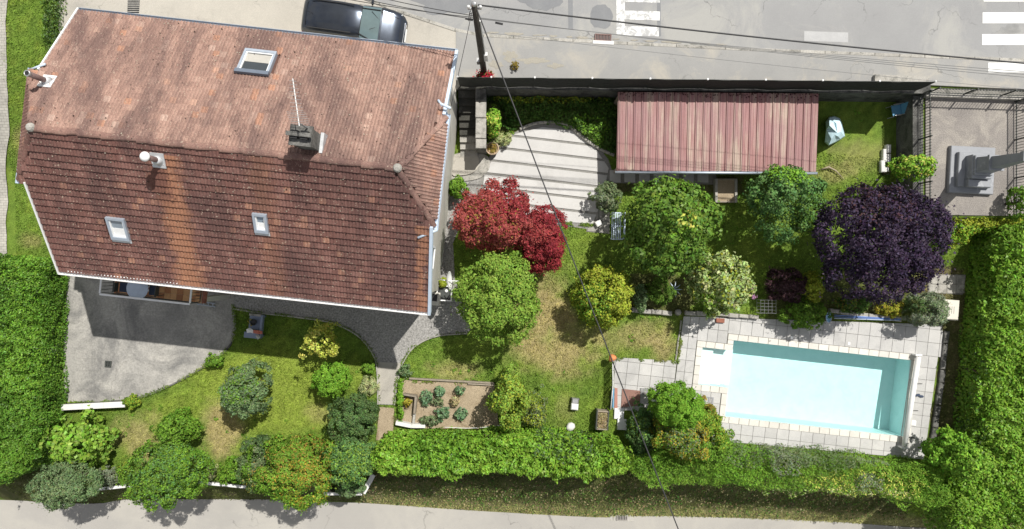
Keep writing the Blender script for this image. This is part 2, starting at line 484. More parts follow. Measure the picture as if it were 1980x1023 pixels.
# ---------------------------------------------------------------- foliage
def foliage(name, pts, nrm, size, col, mat, parent, aspect=0.55, fold=0.15):
    n = len(pts)
    nrm = nrm / (np.linalg.norm(nrm, axis=1, keepdims=True) + 1e-9)
    rv = rng.normal(size=(n, 3))
    t = np.cross(nrm, rv); t /= (np.linalg.norm(t, axis=1, keepdims=True) + 1e-9)
    b = np.cross(nrm, t)
    s = size[:, None]
    v = np.empty((n, 4, 3))
    v[:, 0] = pts - t * s * 0.5
    v[:, 1] = pts + b * s * aspect * 0.5 + nrm * s * fold
    v[:, 2] = pts + t * s * 0.5 - nrm * s * fold * 0.5
    v[:, 3] = pts - b * s * aspect * 0.5 + nrm * s * fold
    W = WM[parent.name] if parent is not None else Matrix.Identity(4)
    Mi = np.array(W.inverted())
    v = v.reshape(-1, 3) @ Mi[:3, :3].T + Mi[:3, 3]
    me = bpy.data.meshes.new(name)
    me.vertices.add(4 * n); me.loops.add(4 * n); me.polygons.add(n)
    me.vertices.foreach_set('co', v.astype(np.float32).ravel())
    me.loops.foreach_set('vertex_index', np.arange(4 * n, dtype=np.int32))
    me.polygons.foreach_set('loop_start', np.arange(0, 4 * n, 4, dtype=np.int32))
    a = me.attributes.new('Col', 'FLOAT_COLOR', 'POINT')
    c4 = np.ones((n, 4), np.float32); c4[:, :3] = np.clip(col, 0.002, 1)
    a.data.foreach_set('color', np.repeat(c4, 4, axis=0).ravel())
    me.materials.append(mat)
    me.update(calc_edges=True)
    o = bpy.data.objects.new(name, me)
    COL.objects.link(o)
    if parent is not None:
        o.parent = parent; WM[o.name] = WM[parent.name]
    return o

PAL = {  # darker leaf, lighter leaf
 'maple_red': ((0.24, 0.035, 0.036), (0.47, 0.13, 0.11)),
 'maple_dark': ((0.19, 0.018, 0.028), (0.35, 0.052, 0.056)),
 'light': ((0.13, 0.23, 0.028), (0.28, 0.42, 0.07)),
 'mid': ((0.072, 0.16, 0.016), (0.195, 0.345, 0.04)),
 'dark': ((0.05, 0.11, 0.016), (0.16, 0.27, 0.04)),
 'deep': ((0.045, 0.085, 0.03), (0.12, 0.19, 0.06)),
 'bluegreen': ((0.095, 0.155, 0.065), (0.22, 0.315, 0.14)),
 'teal': ((0.055, 0.13, 0.038), (0.155, 0.285, 0.085)),
 'purple': ((0.022, 0.014, 0.032), (0.085, 0.06, 0.105)),
 'plum': ((0.035, 0.016, 0.022), (0.10, 0.055, 0.06)),
 'yellow': ((0.17, 0.225, 0.020), (0.40, 0.45, 0.055)),
 'lime': ((0.36, 0.40, 0.05), (0.66, 0.66, 0.16)),
 'varieg': ((0.16, 0.25, 0.06), (0.50, 0.56, 0.25)),
 'bright': ((0.095, 0.22, 0.018), (0.25, 0.46, 0.05)),
 'hedge': ((0.055, 0.135, 0.016), (0.17, 0.325, 0.04)),
 'hedge2': ((0.085, 0.18, 0.016), (0.27, 0.44, 0.055)),
 'olive': ((0.10, 0.14, 0.06), (0.22, 0.28, 0.14)),
 'grey': ((0.14, 0.17, 0.11), (0.27, 0.31, 0.20)),
 'autumn': ((0.14, 0.13, 0.02), (0.40, 0.28, 0.06)),
 'gold': ((0.24, 0.21, 0.025), (0.44, 0.36, 0.05)),
 'ivy': ((0.04, 0.10, 0.02), (0.12, 0.21, 0.04)),
 'pale': ((0.26, 0.31, 0.12), (0.50, 0.52, 0.26)),
 'cabbage': ((0.10, 0.20, 0.10), (0.22, 0.34, 0.18)),
 'dry': ((0.34, 0.28, 0.14), (0.50, 0.43, 0.24)),
}
def leafcol(pal, n, clump=None, var=0.22, skew=1.0):
    a, b = np.array(PAL[pal][0]), np.array(PAL[pal][1])
    t = rng.random(n) ** skew
    if clump is not None:
        t = np.clip(0.55 * t + 0.45 * clump, 0, 1)
    c = a + (b - a) * t[:, None]
    return c * (1 + var * (rng.random((n, 1)) - 0.5) * 2) * (1 + 0.08 * rng.normal(size=(n, 3)))

def crown_pts(c, r, n, ncl, cr, shell=(0.78, 1.08), low=-0.45, fz=1.0, up=0.35, jit=0.55, lump=0.13, inner=0.18):
    c = np.array(c); r = np.array(r)
    d = rng.normal(size=(ncl * 4, 3)); d /= np.linalg.norm(d, axis=1, keepdims=True)
    d = d[d[:, 2] > low]
    keep = [0]                                              # spread the clumps evenly
    for i in range(1, len(d)):
        if len(keep) >= ncl: break
        if np.min(np.linalg.norm(d[keep] - d[i], axis=1)) > 1.1 / math.sqrt(ncl): keep.append(i)
    d = d[keep]; ncl = len(d)
    ph = rng.random(3) * 9
    lumpf = 1 + lump * (np.sin(d[:, 0] * 4 + ph[0]) + np.sin(d[:, 1] * 5 + ph[1]) + np.sin(d[:, 2] * 4 + ph[2])) / 1.6
    sf = rng.uniform(shell[0], shell[1], ncl) * lumpf
    mr = r.mean()
    crr = cr * mr * rng.uniform(0.65, 1.35, ncl)
    cc = c + d * r * (sf[:, None]) - d * crr[:, None] * 0.72
    w = crr ** 2; w /= w.sum()
    idx = rng.choice(ncl, n, p=w)
    o = rng.normal(size=(n, 3)); o /= np.linalg.norm(o, axis=1, keepdims=True)
    o = np.where((np.sum(o * d[idx], axis=1) < -0.25)[:, None], -o, o)
    rad = crr[idx] * rng.uniform(0.65, 1.08, n)
    p = cc[idx] + o * rad[:, None] * np.array((1, 1, fz))
    nn = o * 0.75 + d[idx] * 0.35 + np.array((0, 0, up)) + rng.normal(size=(n, 3)) * jit
    tone = rng.random(ncl)[idx]
    sprig = rng.random(n) < 0.05
    p[sprig] = c + (p[sprig] - c) * rng.uniform(1.03, 1.16, (int(sprig.sum()), 1))
    ni = int(n * inner)                                     # leaves deeper inside
    if ni:
        dd = rng.normal(size=(ni, 3)); dd /= np.linalg.norm(dd, axis=1, keepdims=True)
        dd[:, 2] = np.abs(dd[:, 2]) * np.where(rng.random(ni) < 0.8, 1, -0.4)
        p[:ni] = c + dd * r * rng.uniform(0.35, 0.75, (ni, 1))
        nn[:ni] = dd * 0.4 + np.array((0, 0, 0.7)) + rng.normal(size=(ni, 3)) * 0.4
    return p, nn, tone, cc

def limbs(mb, base, cc, r0, k, trunk_top):
    base = Vector(base); top = Vector(trunk_top)
    mid = base.lerp(top, 0.5) + Vector((random.uniform(-.05, .05), random.uniform(-.05, .05), 0))
    mb.tube([base, mid, top], [r0, r0 * 0.85, r0 * 0.65], 7)
    for i in rng.permutation(len(cc))[:k]:
        e = Vector(cc[i]); s0 = base.lerp(top, random.uniform(0.55, 1.0))
        m_ = s0.lerp(e, 0.5) + Vector((0, 0, -0.08 * (e - s0).length))
        mb.tube([s0, m_, e], [r0 * 0.5, r0 * 0.33, r0 * 0.12], 5)

PLANTS = []
def plant(name, label, cat, px, py, rx, ry, ztop, zlow, pal, leaf=0.10, cover=3.2, ncl=40, cr=0.26, z0=0.0, mat='leaf', group=None, multi=None, trunk=0.06, tree=True, base=None, aspect=0.55, **kw):
    """plant whose crown outline in the photo is the ellipse (px,py,rx,ry); the crown spans zlow..ztop"""
    leaf *= 1.18; cover *= 1.2; ncl = int(ncl * 1.8); cr *= 0.76; kw.setdefault('inner', .12)
    zc = (ztop + zlow) / 2 if zlow > z0 + 0.15 else z0 + (ztop - z0) * 0.45
    c = P(px, py, zc); s = (H - zc) / F
    r = (rx * s, ry * s, ztop - zc)
    root = thing(name, label, cat, (base[0], base[1], z0) if base else (c.x, c.y, z0), 0, group)
    b = WM[root.name].translation
    area = 2 * math.pi * ((r[0] * r[1] + r[0] * r[2] + r[1] * r[2]) / 3) * 1.25
    n = int(area * cover / (leaf * leaf * aspect * 0.5) * 0.62)
    n = max(120, min(n, 30000))
    p, nn, tone, cc = crown_pts(c, r, n, ncl, cr, **kw)
    p[:, 2] = np.maximum(p[:, 2], z0 + 0.03)
    col = leafcol(pal, n, tone)
    if multi:                                               # second leaf colour on part of the crown: (palette, fraction, px, py, radius px)
        for (pal2, frac, mx, my, mr) in multi:
            q = P(mx, my, zc); d = np.hypot(p[:, 0] - q.x, p[:, 1] - q.y)
            sel = (d < mr * s * rng.uniform(0.6, 1.15, n)) & (rng.random(n) < frac)
            col[sel] = leafcol(pal2, int(sel.sum()), tone[sel])
    sz = leaf * rng.uniform(0.65, 1.3, n)
    foliage('crown' if tree else 'foliage', p, nn, sz, col, M[mat], root, aspect)
    mb = MB()
    top = Vector((c.x * 0.6 + b.x * 0.4, c.y * 0.6 + b.y * 0.4, max(zc, z0 + 0.2)))
    limbs(mb, b, cc, trunk, 9 if tree else 6, top)
    mb.build('trunk' if tree else 'stem', M['bark'], root, True)
    return root

def hedge(name, label, cat, poly, z0, ztop, pal, leaf=0.11, dens=330, multi=None, lump=0.22, lscale=1.1, mat='leaf_gloss', side=True, group=None, stems=8, depth=0.32, aspect=0.5, edge=0.35, zfun=None, hfun=None):
    """clipped or shaggy hedge: poly = photo outline of its top"""
    leaf *= 1.08; dens *= 0.95; depth *= 1.5
    w = [P(x, y, ztop) for x, y in poly]
    xs = np.array([q.x for q in w]); ys = np.array([q.y for q in w])
    area = parea([(q.x, q.y) for q in w])
    n = int(area * dens * 2.2)
    x = rng.uniform(xs.min() - .15, xs.max() + .15, n * 3); y = rng.uniform(ys.min() - .15, ys.max() + .15, n * 3)
    jx = x + (fbm(x * 1.7, y * 1.7) - .5) * 0.8; jy = y + (fbm(x * 1.7 + 40, y * 1.7 + 9) - .5) * 0.8
    k = inpoly(jx, jy, w); x, y = x[k][:n], y[k][:n]
    hgt = lambda x, y: (fbm(x * lscale, y * lscale, 4) - 0.5) * 2 * lump + (vnoise(x * 4.5, y * 4.5) - 0.5) * 0.34
    # rounding near the edge
    dmin = np.full(len(x), 9.0)
    for i in range(len(w)):
        a, b = w[i], w[(i + 1) % len(w)]
        ab = np.array((b.x - a.x, b.y - a.y)); L2 = ab @ ab + 1e-9
        t = np.clip(((x - a.x) * ab[0] + (y - a.y) * ab[1]) / L2, 0, 1)
        dmin = np.minimum(dmin, np.hypot(x - a.x - t * ab[0], y - a.y - t * ab[1]))
    drop = np.clip(1 - dmin / edge, 0, 1) ** 2 * 0.45
    e = 0.06
    hz = hgt(x, y)
    zb = ztop + hz - drop - rng.random(len(x)) ** 2 * depth
    if hfun is not None: zb = zb + hfun(x, y)
    gx = (hgt(x + e, y) - hz) / e; gy = (hgt(x, y + e) - hz) / e
    p = np.stack([x, y, zb], 1)
    nn = np.stack([-gx, -gy, np.ones_like(x)], 1) + rng.normal(size=(len(x), 3)) * 0.5
    if side:
        per = [(w[i], w[(i + 1) % len(w)]) for i in range(len(w))]
        ls = np.array([(b - a).length for a, b in per]); hh = ztop - z0
        m_ = int(ls.sum() * hh * dens * 0.8)
        idx = rng.choice(len(per), m_, p=ls / ls.sum()); t = rng.random(m_)
        A = np.array([per[i][0][:2] for i in range(len(per))]); Bq = np.array([per[i][1][:2] for i in range(len(per))])
        q = A[idx] + (Bq[idx] - A[idx]) * t[:, None]
        dv = Bq[idx] - A[idx]; dv /= np.linalg.norm(dv, axis=1, keepdims=True) + 1e-9
        cen = np.array((xs.mean(), ys.mean()))
        onrm = np.stack([dv[:, 1], -dv[:, 0]], 1)
        sa = sum(w[i].x * w[(i + 1) % len(w)].y - w[(i + 1) % len(w)].x * w[i].y for i in range(len(w)))
        if sa < 0: onrm = -onrm
        zz = z0 + rng.random(m_) * (hh - 0.15)
        inn = rng.random(m_) ** 1.5 * 0.3 + (fbm(q[:, 0] * 2, zz * 2 + q[:, 1]) - .3) * 0.35
        q = q - onrm * inn[:, None]
        p2 = np.concatenate([q, zz[:, None]], 1)
        n2 = np.concatenate([onrm, np.full((m_, 1), 0.45)], 1) + rng.normal(size=(m_, 3)) * 0.45
        p = np.concatenate([p, p2]); nn = np.concatenate([nn, n2])
    if zfun is not None: p[:, 2] += zfun(p[:, 0], p[:, 1])
    n = len(p)
    tone = np.clip((fbm(p[:, 0] * 0.9 + 5, p[:, 1] * 0.9, 3) - 0.25) * 2, 0, 1)
    col = leafcol(pal, n, tone)
    if multi:
        for (pal2, frac, mx, my, mrx, mry) in multi:
            q = P(mx, my, ztop); s = (H - ztop) / F
            d = np.hypot((p[:, 0] - q.x) / (mrx * s), (p[:, 1] - q.y) / (mry * s)) + (fbm(p[:, 0] * 2, p[:, 1] * 2) - .5) * 0.9
            sel = (d < 1) & (rng.random(n) < frac)
            col[sel] = leafcol(pal2, int(sel.sum()), tone[sel])
    cx, cy = float(xs.mean()), float(ys.mean())
    root = thing(name, label, cat, (cx, cy, z0), 0, group)
    foliage('foliage', p, nn, leaf * rng.uniform(0.65, 1.3, n), col, M[mat], root, aspect)
    k = 0; tries = 0
    while k < stems and tries < 400:
        tries += 1
        sx, sy = random.uniform(xs.min(), xs.max()), random.uniform(ys.min(), ys.max())
        if inpoly(np.array([sx]), np.array([sy]), w)[0]:
            MB().tube([(sx, sy, z0), (sx + random.uniform(-.1, .1), sy + random.uniform(-.1, .1), (z0 + ztop) / 2), (sx + random.uniform(-.2, .2), sy + random.uniform(-.2, .2), z0 + (ztop - z0) * .62)], [0.04, 0.03, 0.015], 5).build('stem', M['bark'], root, True)
            k += 1
    return root
# ---------------------------------------------------------------- frames of reference
CA, SA = math.cos(R(6.33)), math.sin(R(6.33))
def HP(u, v, z):                                            # house frame: u along the ridge, v towards the garden
    return Vector((CA * u - SA * v, -(SA * u + CA * v), z))
def to_uv(x, y):
    yi = -y
    return CA * x + SA * yi, -SA * x + CA * yi
ZS = 1.5                                                    # street level above the garden
ZP = 1.15                                                   # memorial plot level
ZL = -2.0                                                   # lane level
EA, EB = (0.9938, 0.1115), (-0.1115, 0.9938)                # pool frame in photo pixels at z=0
def PP(a, b):
    return (1418 + EA[0] * a + EB[0] * b, 658 + EA[1] * a + EB[1] * b)
POOL = [PP(0, 0), PP(347, 0), PP(347, 148), PP(0, 148), PP(0, 92), PP(-58, 92), PP(-58, 20), PP(0, 20)]
POOLW = [P(x, y, 0) for x, y in POOL]
def wall_y(x): return 7.16 - 0.010 * (np.asarray(x) + 2)     # garden face of the street wall

LANE_EDGE = [(-400, 958), (0, 968), (180, 972), (260, 966), (450, 966), (700, 972), (900, 986), (1150, 1000), (1250, 999), (1400, 1001), (1600, 1010), (1760, 1018), (2000, 1030), (2500, 1050)]
lane_w = [P(x, y, ZL) for x, y in LANE_EDGE]
def lane_y(x):
    return np.interp(x, [p.x for p in lane_w], [p.y for p in lane_w])

def zterr(x, y):
    x = np.asarray(x, float); y = np.asarray(y, float)
    u, v = to_uv(x, y)
    z = np.zeros_like(x)
    st = np.where(x > -2.3, y > wall_y(x) + 0.16, np.where(u > -15.6, v < -6.3, False))
    z = np.where(st, ZS - 0.05, z)
    west = sstep(0.0, -6.5, v) * (ZS - 0.05)
    z = np.where(u <= -15.6, west, z)
    plot = (x > 16.62) & (y > 1.95) & (y < wall_y(x) + 0.2)
    z = np.where(plot, ZP - 0.05, z)
    ly = lane_y(x)
    bank = sstep(-9.35, -10.2, y)
    z = np.where(y < -9.35, (ZL - 0.03) * np.minimum(1, np.clip((-9.35 - y) / np.maximum(0.25, (-9.35 - ly)), 0, 1)), z)
    return z

# ---------------------------------------------------------------- ground sheet
EXCL = []
def G(c): return np.array(c)
GRASS, LIME, DRY, DARKGRASS, BARE, VERGE = G((0.145, 0.225, 0.036)), G((0.245, 0.305, 0.052)), G((0.38, 0.31, 0.15)), G((0.095, 0.16, 0.028)), G((0.13, 0.10, 0.062)), G((0.32, 0.295, 0.14))
DRYSPOT = [(1048, 600, 60, 75, .95), (1075, 690, 85, 45, .85), (1110, 655, 70, 40, .55), (1260, 645, 60, 30, .55), (1285, 672, 35, 35, .8), (1200, 655, 60, 30, .45), (270, 850, 45, 45, .7), (430, 830, 40, 55, .9),
           (880, 715, 60, 22, .6), (1660, 300, 55, 35, .4), (1615, 335, 40, 20, .5), (1800, 545, 60, 40, .7), (620, 800, 30, 25, .45), (300, 880, 60, 30, .5), (62, 285, 26, 30, .55), (45, 85, 20, 22, .5), (40, 210, 16, 16, .5), (60, 465, 30, 18, .5), (60, 570, 20, 30, .3), (1640, 600, 60, 20, .4), (1010, 640, 25, 30, .5), (1090, 790, 25, 35, .3)]
LIMESPOT = [(520, 730, 190, 75, .85), (560, 800, 120, 40, .8), (330, 800, 60, 40, .5), (900, 675, 70, 30, .4), (1440, 500, 40, 60, .45), (1130, 480, 60, 40, .3), (1180, 790, 60, 40, .3)]
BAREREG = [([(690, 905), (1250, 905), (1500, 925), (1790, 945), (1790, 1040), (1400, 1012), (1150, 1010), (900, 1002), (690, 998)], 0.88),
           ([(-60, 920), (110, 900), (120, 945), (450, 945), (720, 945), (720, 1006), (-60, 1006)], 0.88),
           ([(1800, 520), (1870, 520), (1850, 860), (1795, 880), (1815, 700)], 0.85),
           ([(935, 180), (1195, 180), (1195, 300), (1120, 250), (1050, 240), (940, 270)], 0.7),
           ([(1180, 335), (1440, 335), (1440, 375), (1180, 372)], 0.8),
           ([(1215, 530), (1340, 520), (1340, 610), (1215, 600)], 0.75),
           ([(1480, 520), (1800, 540), (1800, 625), (1480, 620)], 0.6),
           ([(730, 785), (770, 785), (765, 840), (730, 840)], 0.8)]
def gcol(x, y):
    x = np.asarray(x, float); y = np.asarray(y, float)
    px = CX + x * F / H; py = CY - y * F / H
    n1 = fbm(x * 0.8, y * 0.8, 4); n2 = fbm(x * 3 + 9, y * 3, 3); n3 = fbm(x * 9, y * 9 + 3, 2)
    c = GRASS[None] * np.ones((len(x), 1))
    def mixin(c, t, k): return c + (t[None] - c) * np.clip(k, 0, 1)[:, None]
    c = mixin(c, LIME, sstep(0.5, 0.75, n2) * 0.45)
    c = mixin(c, DARKGRASS, sstep(0.55, 0.75, fbm(x * 2 + 31, y * 2 + 7)) * 0.5)  # noise patches of darker green turf
    for (a, b, ra, rb, k) in LIMESPOT:
        d = np.hypot((px - a) / ra, (py - b) / rb) + (n1 - .5) * 0.9
        c = mixin(c, LIME, sstep(1.15, 0.5, d) * k)
    for (a, b, ra, rb, k) in DRYSPOT:
        d = np.hypot((px - a) / ra, (py - b) / rb) + (n1 - .5) * 0.8 + (n2 - .5) * 0.9
        c = mixin(c, DRY, sstep(1.3, 0.35, d) * k)
    for poly, k in BAREREG:
        e = inpoly(px + (n2 - .5) * 30, py + (n1 - .5) * 30, poly)
        c = mixin(c, BARE if k != 0.88 else G((0.075, 0.062, 0.038)), e * k * (0.55 + 0.6 * n3))  # bank earth is darkened further, hedge shade put into its colour
    ly = lane_y(x)
    vg = sstep(ly + 1.0, ly + 0.3, y + (n2 - .5) * 0.5) * (px > 690)
    c = mixin(c, VERGE, vg * 0.9)
    return c * (0.62 + 0.76 * n3)[:, None]

def make_ground():
    st = 0.15
    xs = np.concatenate([[-220, -120, -60, -34], np.arange(-26, 26.01, st), [34, 60, 120, 220]])
    ys = np.concatenate([[-220, -120, -60, -30], np.arange(-15, 15.01, st), [30, 60, 120, 220]])
    X, Y = np.meshgrid(xs, ys)
    x, y = X.ravel(), Y.ravel()
    z = zterr(x, y) - 0.012 + np.where(np.abs(x) < 26, (fbm(x * 1.3, y * 1.3) - .5) * 0.03 - 0.005, -0.02)
    # the pool pit lies below the sheet
    cx = np.mean([p.x for p in POOLW]); cy = np.mean([p.y for p in POOLW])
    big = [PP(-6, -6), PP(353, -6), PP(353, 154), PP(-6, 154), PP(-6, 98), PP(-64, 98), PP(-64, 14), PP(-6, 14)]
    z = np.where(inpoly(x, y, [P(a, b, 0) for a, b in big]), -2.2, z)
    nx, ny = len(xs), len(ys)
    me = bpy.data.meshes.new('ground')
    i = np.arange(nx * ny).reshape(ny, nx)
    q = np.stack([i[:-1, :-1], i[:-1, 1:], i[1:, 1:], i[1:, :-1]], -1).reshape(-1, 4)
    me.vertices.add(len(x)); me.loops.add(q.size); me.polygons.add(len(q))
    me.vertices.foreach_set('co', np.stack([x, y, z], 1).astype(np.float32).ravel())
    me.loops.foreach_set('vertex_index', q.astype(np.int32).ravel())
    me.polygons.foreach_set('loop_start', np.arange(0, q.size, 4, dtype=np.int32))
    me.polygons.foreach_set('use_smooth', np.ones(len(q), bool))
    a = me.attributes.new('Col', 'FLOAT_COLOR', 'POINT')
    c = np.ones((len(x), 4), np.float32); c[:, :3] = gcol(x, y)
    a.data.foreach_set('color', c.ravel())
    m, N, L, B = newmat('turf_and_earth')
    at = N.new('ShaderNodeAttribute'); at.attribute_name = 'Col'
    p = pos(N)
    f = noise_node(N, L, p, 22, 5, 0.75)
    col = mix(N, L, 1.0, at.outputs['Color'], ramp(N, L, f, [(0.28, 0.45), (0.72, 1.35)]), 'MULTIPLY')
    L.new(col, B.inputs['Base Color']); B.inputs['Roughness'].default_value = 0.95
    B.inputs['Specular IOR Level'].default_value = 0.1
    bump(N, L, B, f, 0.9, 0.04)
    me.materials.append(m); me.update(calc_edges=True)
    o = bpy.data.objects.new('ground', me); COL.objects.link(o)
    tag(o, kind='structure')
make_ground()

def sheet(name, poly, z, mat, thick=0.08, excl=True, lift=0.0):
    w = [P(x, y, z) for x, y in poly]
    o = MB().prism([(p.x, p.y) for p in w], z - thick, z + lift).build(name, mat)
    WM[o.name] = Matrix.Identity(4)
    tag(o, kind='structure')
    if excl: EXCL.append(w)
    return o

# ---------------------------------------------------------------- street side
KERB = [(-500, -340), (300, -140), (640, -30), (780, 22), (880, 55), (935, 66), (1165, 79), (1450, 93), (1980, 114), (2700, 143), (4000, 180)]
kw = [P(x, y, ZS) for x, y in KERB]
o = MB().prism([(p.x, p.y) for p in kw] + [(90, 120), (-90, 120)], ZS - 0.14, ZS - 0.02).build('street', M['asphalt']); tag(o, kind='structure')
# pavement from the kerb to the garden wall, right of the house
pv = [(p.x, p.y - 0.13) for p in kw[4:]] + [(70, 5.0), (17.0, float(wall_y(17.0)) + 0.33), (-2.28, float(wall_y(-2.28)) + 0.33)]
pv[0] = (-2.28, pv[0][1])
o = MB().prism(pv, ZS - 0.2, ZS + 0.03).build('pavement', M['pavement']); tag(o, kind='structure')
hN = [HP(-2.9, -6.44, 0), HP(-15.4, -6.44, 0)]
fc = [(p.x, p.y - 0.13) for p in kw[:5]] + [(-2.284, kw[4].y - 0.13), (-2.284, hN[0].y), (hN[1].x, hN[1].y), (-18.0, hN[1].y + 0.3), (-18.45, hN[1].y + 1.2), (-18.45, 14.0), (-60, 14.0)]
fc[4] = (kw[4].x, kw[4].y - 0.13)
o = MB().prism(fc, ZS - 0.2, ZS + 0.01).build('forecourt', M['forecourt']); tag(o, kind='structure')
# kerb stones, each about a metre
kerb_root = MB()
kst = tag(MB().prism([(kw[0].x, kw[0].y - 0.2), (kw[0].x, kw[0].y - 0.15), (kw[0].x + .1, kw[0].y - 0.17)], ZS - 0.3, ZS - 0.28).build('kerb', M['joint']), kind='structure')
pts = [Vector((p.x, p.y, 0)) for p in kw[1:9]]
seg = []
for a, b in zip(pts[:-1], pts[1:]):
    n = max(1, int((b - a).length / 1.0))
    for i in range(n): seg.append((a.lerp(b, i / n), a.lerp(b, (i + 1) / n)))
for a, b in seg:
    d = (b - a).normalized() * 0.006
    c = (a + b) / 2
    MB().bbox((c.x, c.y - 0.065, ZS - 0.055), ((b - a).length - 0.012, 0.135, 0.18), math.atan2((b - a).y, (b - a).x), 0.015).build('kerb_stone', M['stone_light'], kst)

def blot(name, px, py, rx, ry, z, mat, n=26, wob=0.22, rect=False):
    pts = []
    for k in range(n):
        t = 2 * math.pi * k / n
        r = 1 + wob * (fbm(np.array([px * .1 + math.cos(t) * 2]), np.array([py * .1 + math.sin(t) * 2]), 3)[0] - 0.5) * 2
        pts.append((px + rx * r * math.cos(t), py + ry * r * math.sin(t)))
    w = [P(x, y, z) for x, y in pts]
    o = MB().prism([(p.x, p.y) for p in w], z - 0.02, z).build(name, mat)
    return tag(o, kind='structure')
zr = ZS - 0.016
M['dirt'] = pmat('gutter_dirt', (0.37, 0.345, 0.29), (0.33, 0.31, 0.265), 5, .95, 30, .3, .4)
for k_, (x_, y_, rx_, ry_) in enumerate(((1030, 118, 26, 7), (985, 108, 12, 10), (1075, 128, 14, 5), (960, 125, 10, 8))):
    blot('pavement_dirt', x_, y_, rx_, ry_, ZS + .034 + .0015 * k_, M['dirt'], 30, .9)
for k_ in range(16):
    x_ = 950 + k_ * 30 + random.uniform(-8, 8); blot('gutter_dirt', x_, 62.5 + (x_ - 935) * .052, random.uniform(6, 14), random.uniform(1.2, 2.4), ZS - .012 + .0006 * k_, M['dirt'], 20, .8)
blot('road_patch', 1163, 32, 22, 24, zr, M['asphalt_dark'])
blot('road_patch', 860, 6, 55, 22, zr, M['asphalt_dark'], wob=0.5)
blot('road_patch', 1050, 0, 42, 16, zr, M['asphalt_dark'], wob=0.5)
for (x0, x1, y0, y1, z_) in ((1098, 1107, -40, 56, zr), (1270, 1277, -40, 70, zr)):
    o = MB().prism([tuple(P(x, y, z_)[:2]) for x, y in ((x0, y0), (x1, y0), (x1 + 1, y1), (x0 + 1, y1))], z_ - 0.02, z_).build('road_patch', M['asphalt_dark']); tag(o, kind='structure')
o = MB().prism([tuple(P(x, y, zr)[:2]) for x, y in ((1555, 60), (1640, 63), (1640, 82), (1555, 79))], zr - .02, zr).build('road_patch', pmat('pale_patch', (0.46, 0.46, 0.455), (0.40, 0.40, 0.40), 3, 0.85, 50, .2)); tag(o, kind='structure')
# crossing stripes
def stripe(x0, x1, y0, y1, label, mat, skew=0.03, z_=ZS - 0.013):
    q = [(x0, y0), (x1, y0 + (x1 - x0) * skew), (x1, y1 + (x1 - x0) * skew), (x0, y1)]
    mb = MB().prism([tuple(P(x, y, z_)[:2]) for x, y in q], z_ - 0.02, z_)
    return solo(mb, 'crossing_stripe', mat, label, 'road marking', 'white crossing stripes painted on the street')
CS = 'white crossing stripes painted on the street'
stripe(1900, 2010, 24, 45, 'white crossing stripe at the right edge, nearest the top of the picture', M['paint'], 0.0)
stripe(1899, 2010, 66, 87, 'white crossing stripe at the right edge, middle one of the row', M['paint'], 0.0)
stripe(1911, 2010, 121, 140, 'bright white stripe on the pavement above the memorial railing', M['paint'], 0.0, ZS + 0.037)
stripe(1902, 2010, -18, 3, 'white crossing stripe at the right edge, cut by the top of the picture', M['paint'], 0.0)
stripe(1193, 1276, -16, 3, 'worn white crossing stripe beside the dark road patch, cut by picture top', M['worn_paint'])
stripe(1193, 1276, 20, 37, 'worn white crossing stripe above the street drain, upper full one', M['worn_paint'])
stripe(1193, 1274, 50, 68, 'worn white crossing stripe nearest the kerb and the street drain', M['worn_paint'])
o = MB().prism([tuple(P(x, y, zr)[:2]) for x, y in ((1192, -40), (1208, -40), (1208, 69), (1192, 68))], zr - .02, zr + 0.001).build('road_patch', M['worn_paint']); tag(o, kind='structure')

def grate(name, label, px, py, z, w, h, rz, nx, ny, mat='dark', bars='iron'):
    c = P(px, py, z)
    g = thing(name, label, 'drain', (c.x, c.y, z - 0.05), rz)
    T = Matrix.Translation(c) @ Matrix.Rotation(rz, 4, 'Z')
    mb = MB()
    for sx in (-1, 1): mb.box(None, (0.04, h + 0.08, 0.06), M=T @ Matrix.Translation((sx * (w / 2 + 0.02), 0, -0.01)))
    for sy in (-1, 1): mb.box(None, (w, 0.04, 0.06), M=T @ Matrix.Translation((0, sy * (h / 2 + 0.02), -0.01)))
    mb.build('frame', M[bars], g)
    MB().box(None, (w, h, 0.02), M=T @ Matrix.Translation((0, 0, -0.025))).build('sump', M['black'], g)
    for i in range(nx + 1):
        MB().box(None, (w / nx * 0.45, h, 0.03), M=T @ Matrix.Translation((-w / 2 + w * i / nx, 0, 0))).build('bar', M[bars], g)
    for j in range(1, ny):
        MB().box(None, (w, h * 0.12, 0.034), M=T @ Matrix.Translation((0, -h / 2 + h * j / ny, 0))).build('crossbar', M[bars], g)
    return g
M['rust'] = flat('rusty_iron', (0.17, 0.105, 0.095), 0.75, var=0.3)
M['grate'] = flat('worn_iron', (0.30, 0.28, 0.255), 0.6, var=0.2)
grate('street_drain', 'rusty barred street drain at the kerb below the worn crossing', 1166, 72.5, ZS + 0.022, 0.60, 0.20, R(-3), 10, 1, bars='rust')
mbk = MB().bbox((*P(1166, 83, ZS)[:2], ZS + 0.0), (0.86, 0.16, 0.12), R(-3), 0.02)
solo(mbk, 'drain_kerb_stone', M['white_wall'], 'pale kerb stone set behind the rusty street drain', 'kerb stone')
grate('lane_drain', 'barred iron drain in a concrete surround at the lane edge', 1203, 996.5, ZL + 0.05, 0.44, 0.40, R(-1), 6, 2, bars='grate')
grate('patio_drain', 'small dark square drain in the left concrete patio', 209, 704, 0.05, 0.19, 0.19, R(-5), 2, 2)
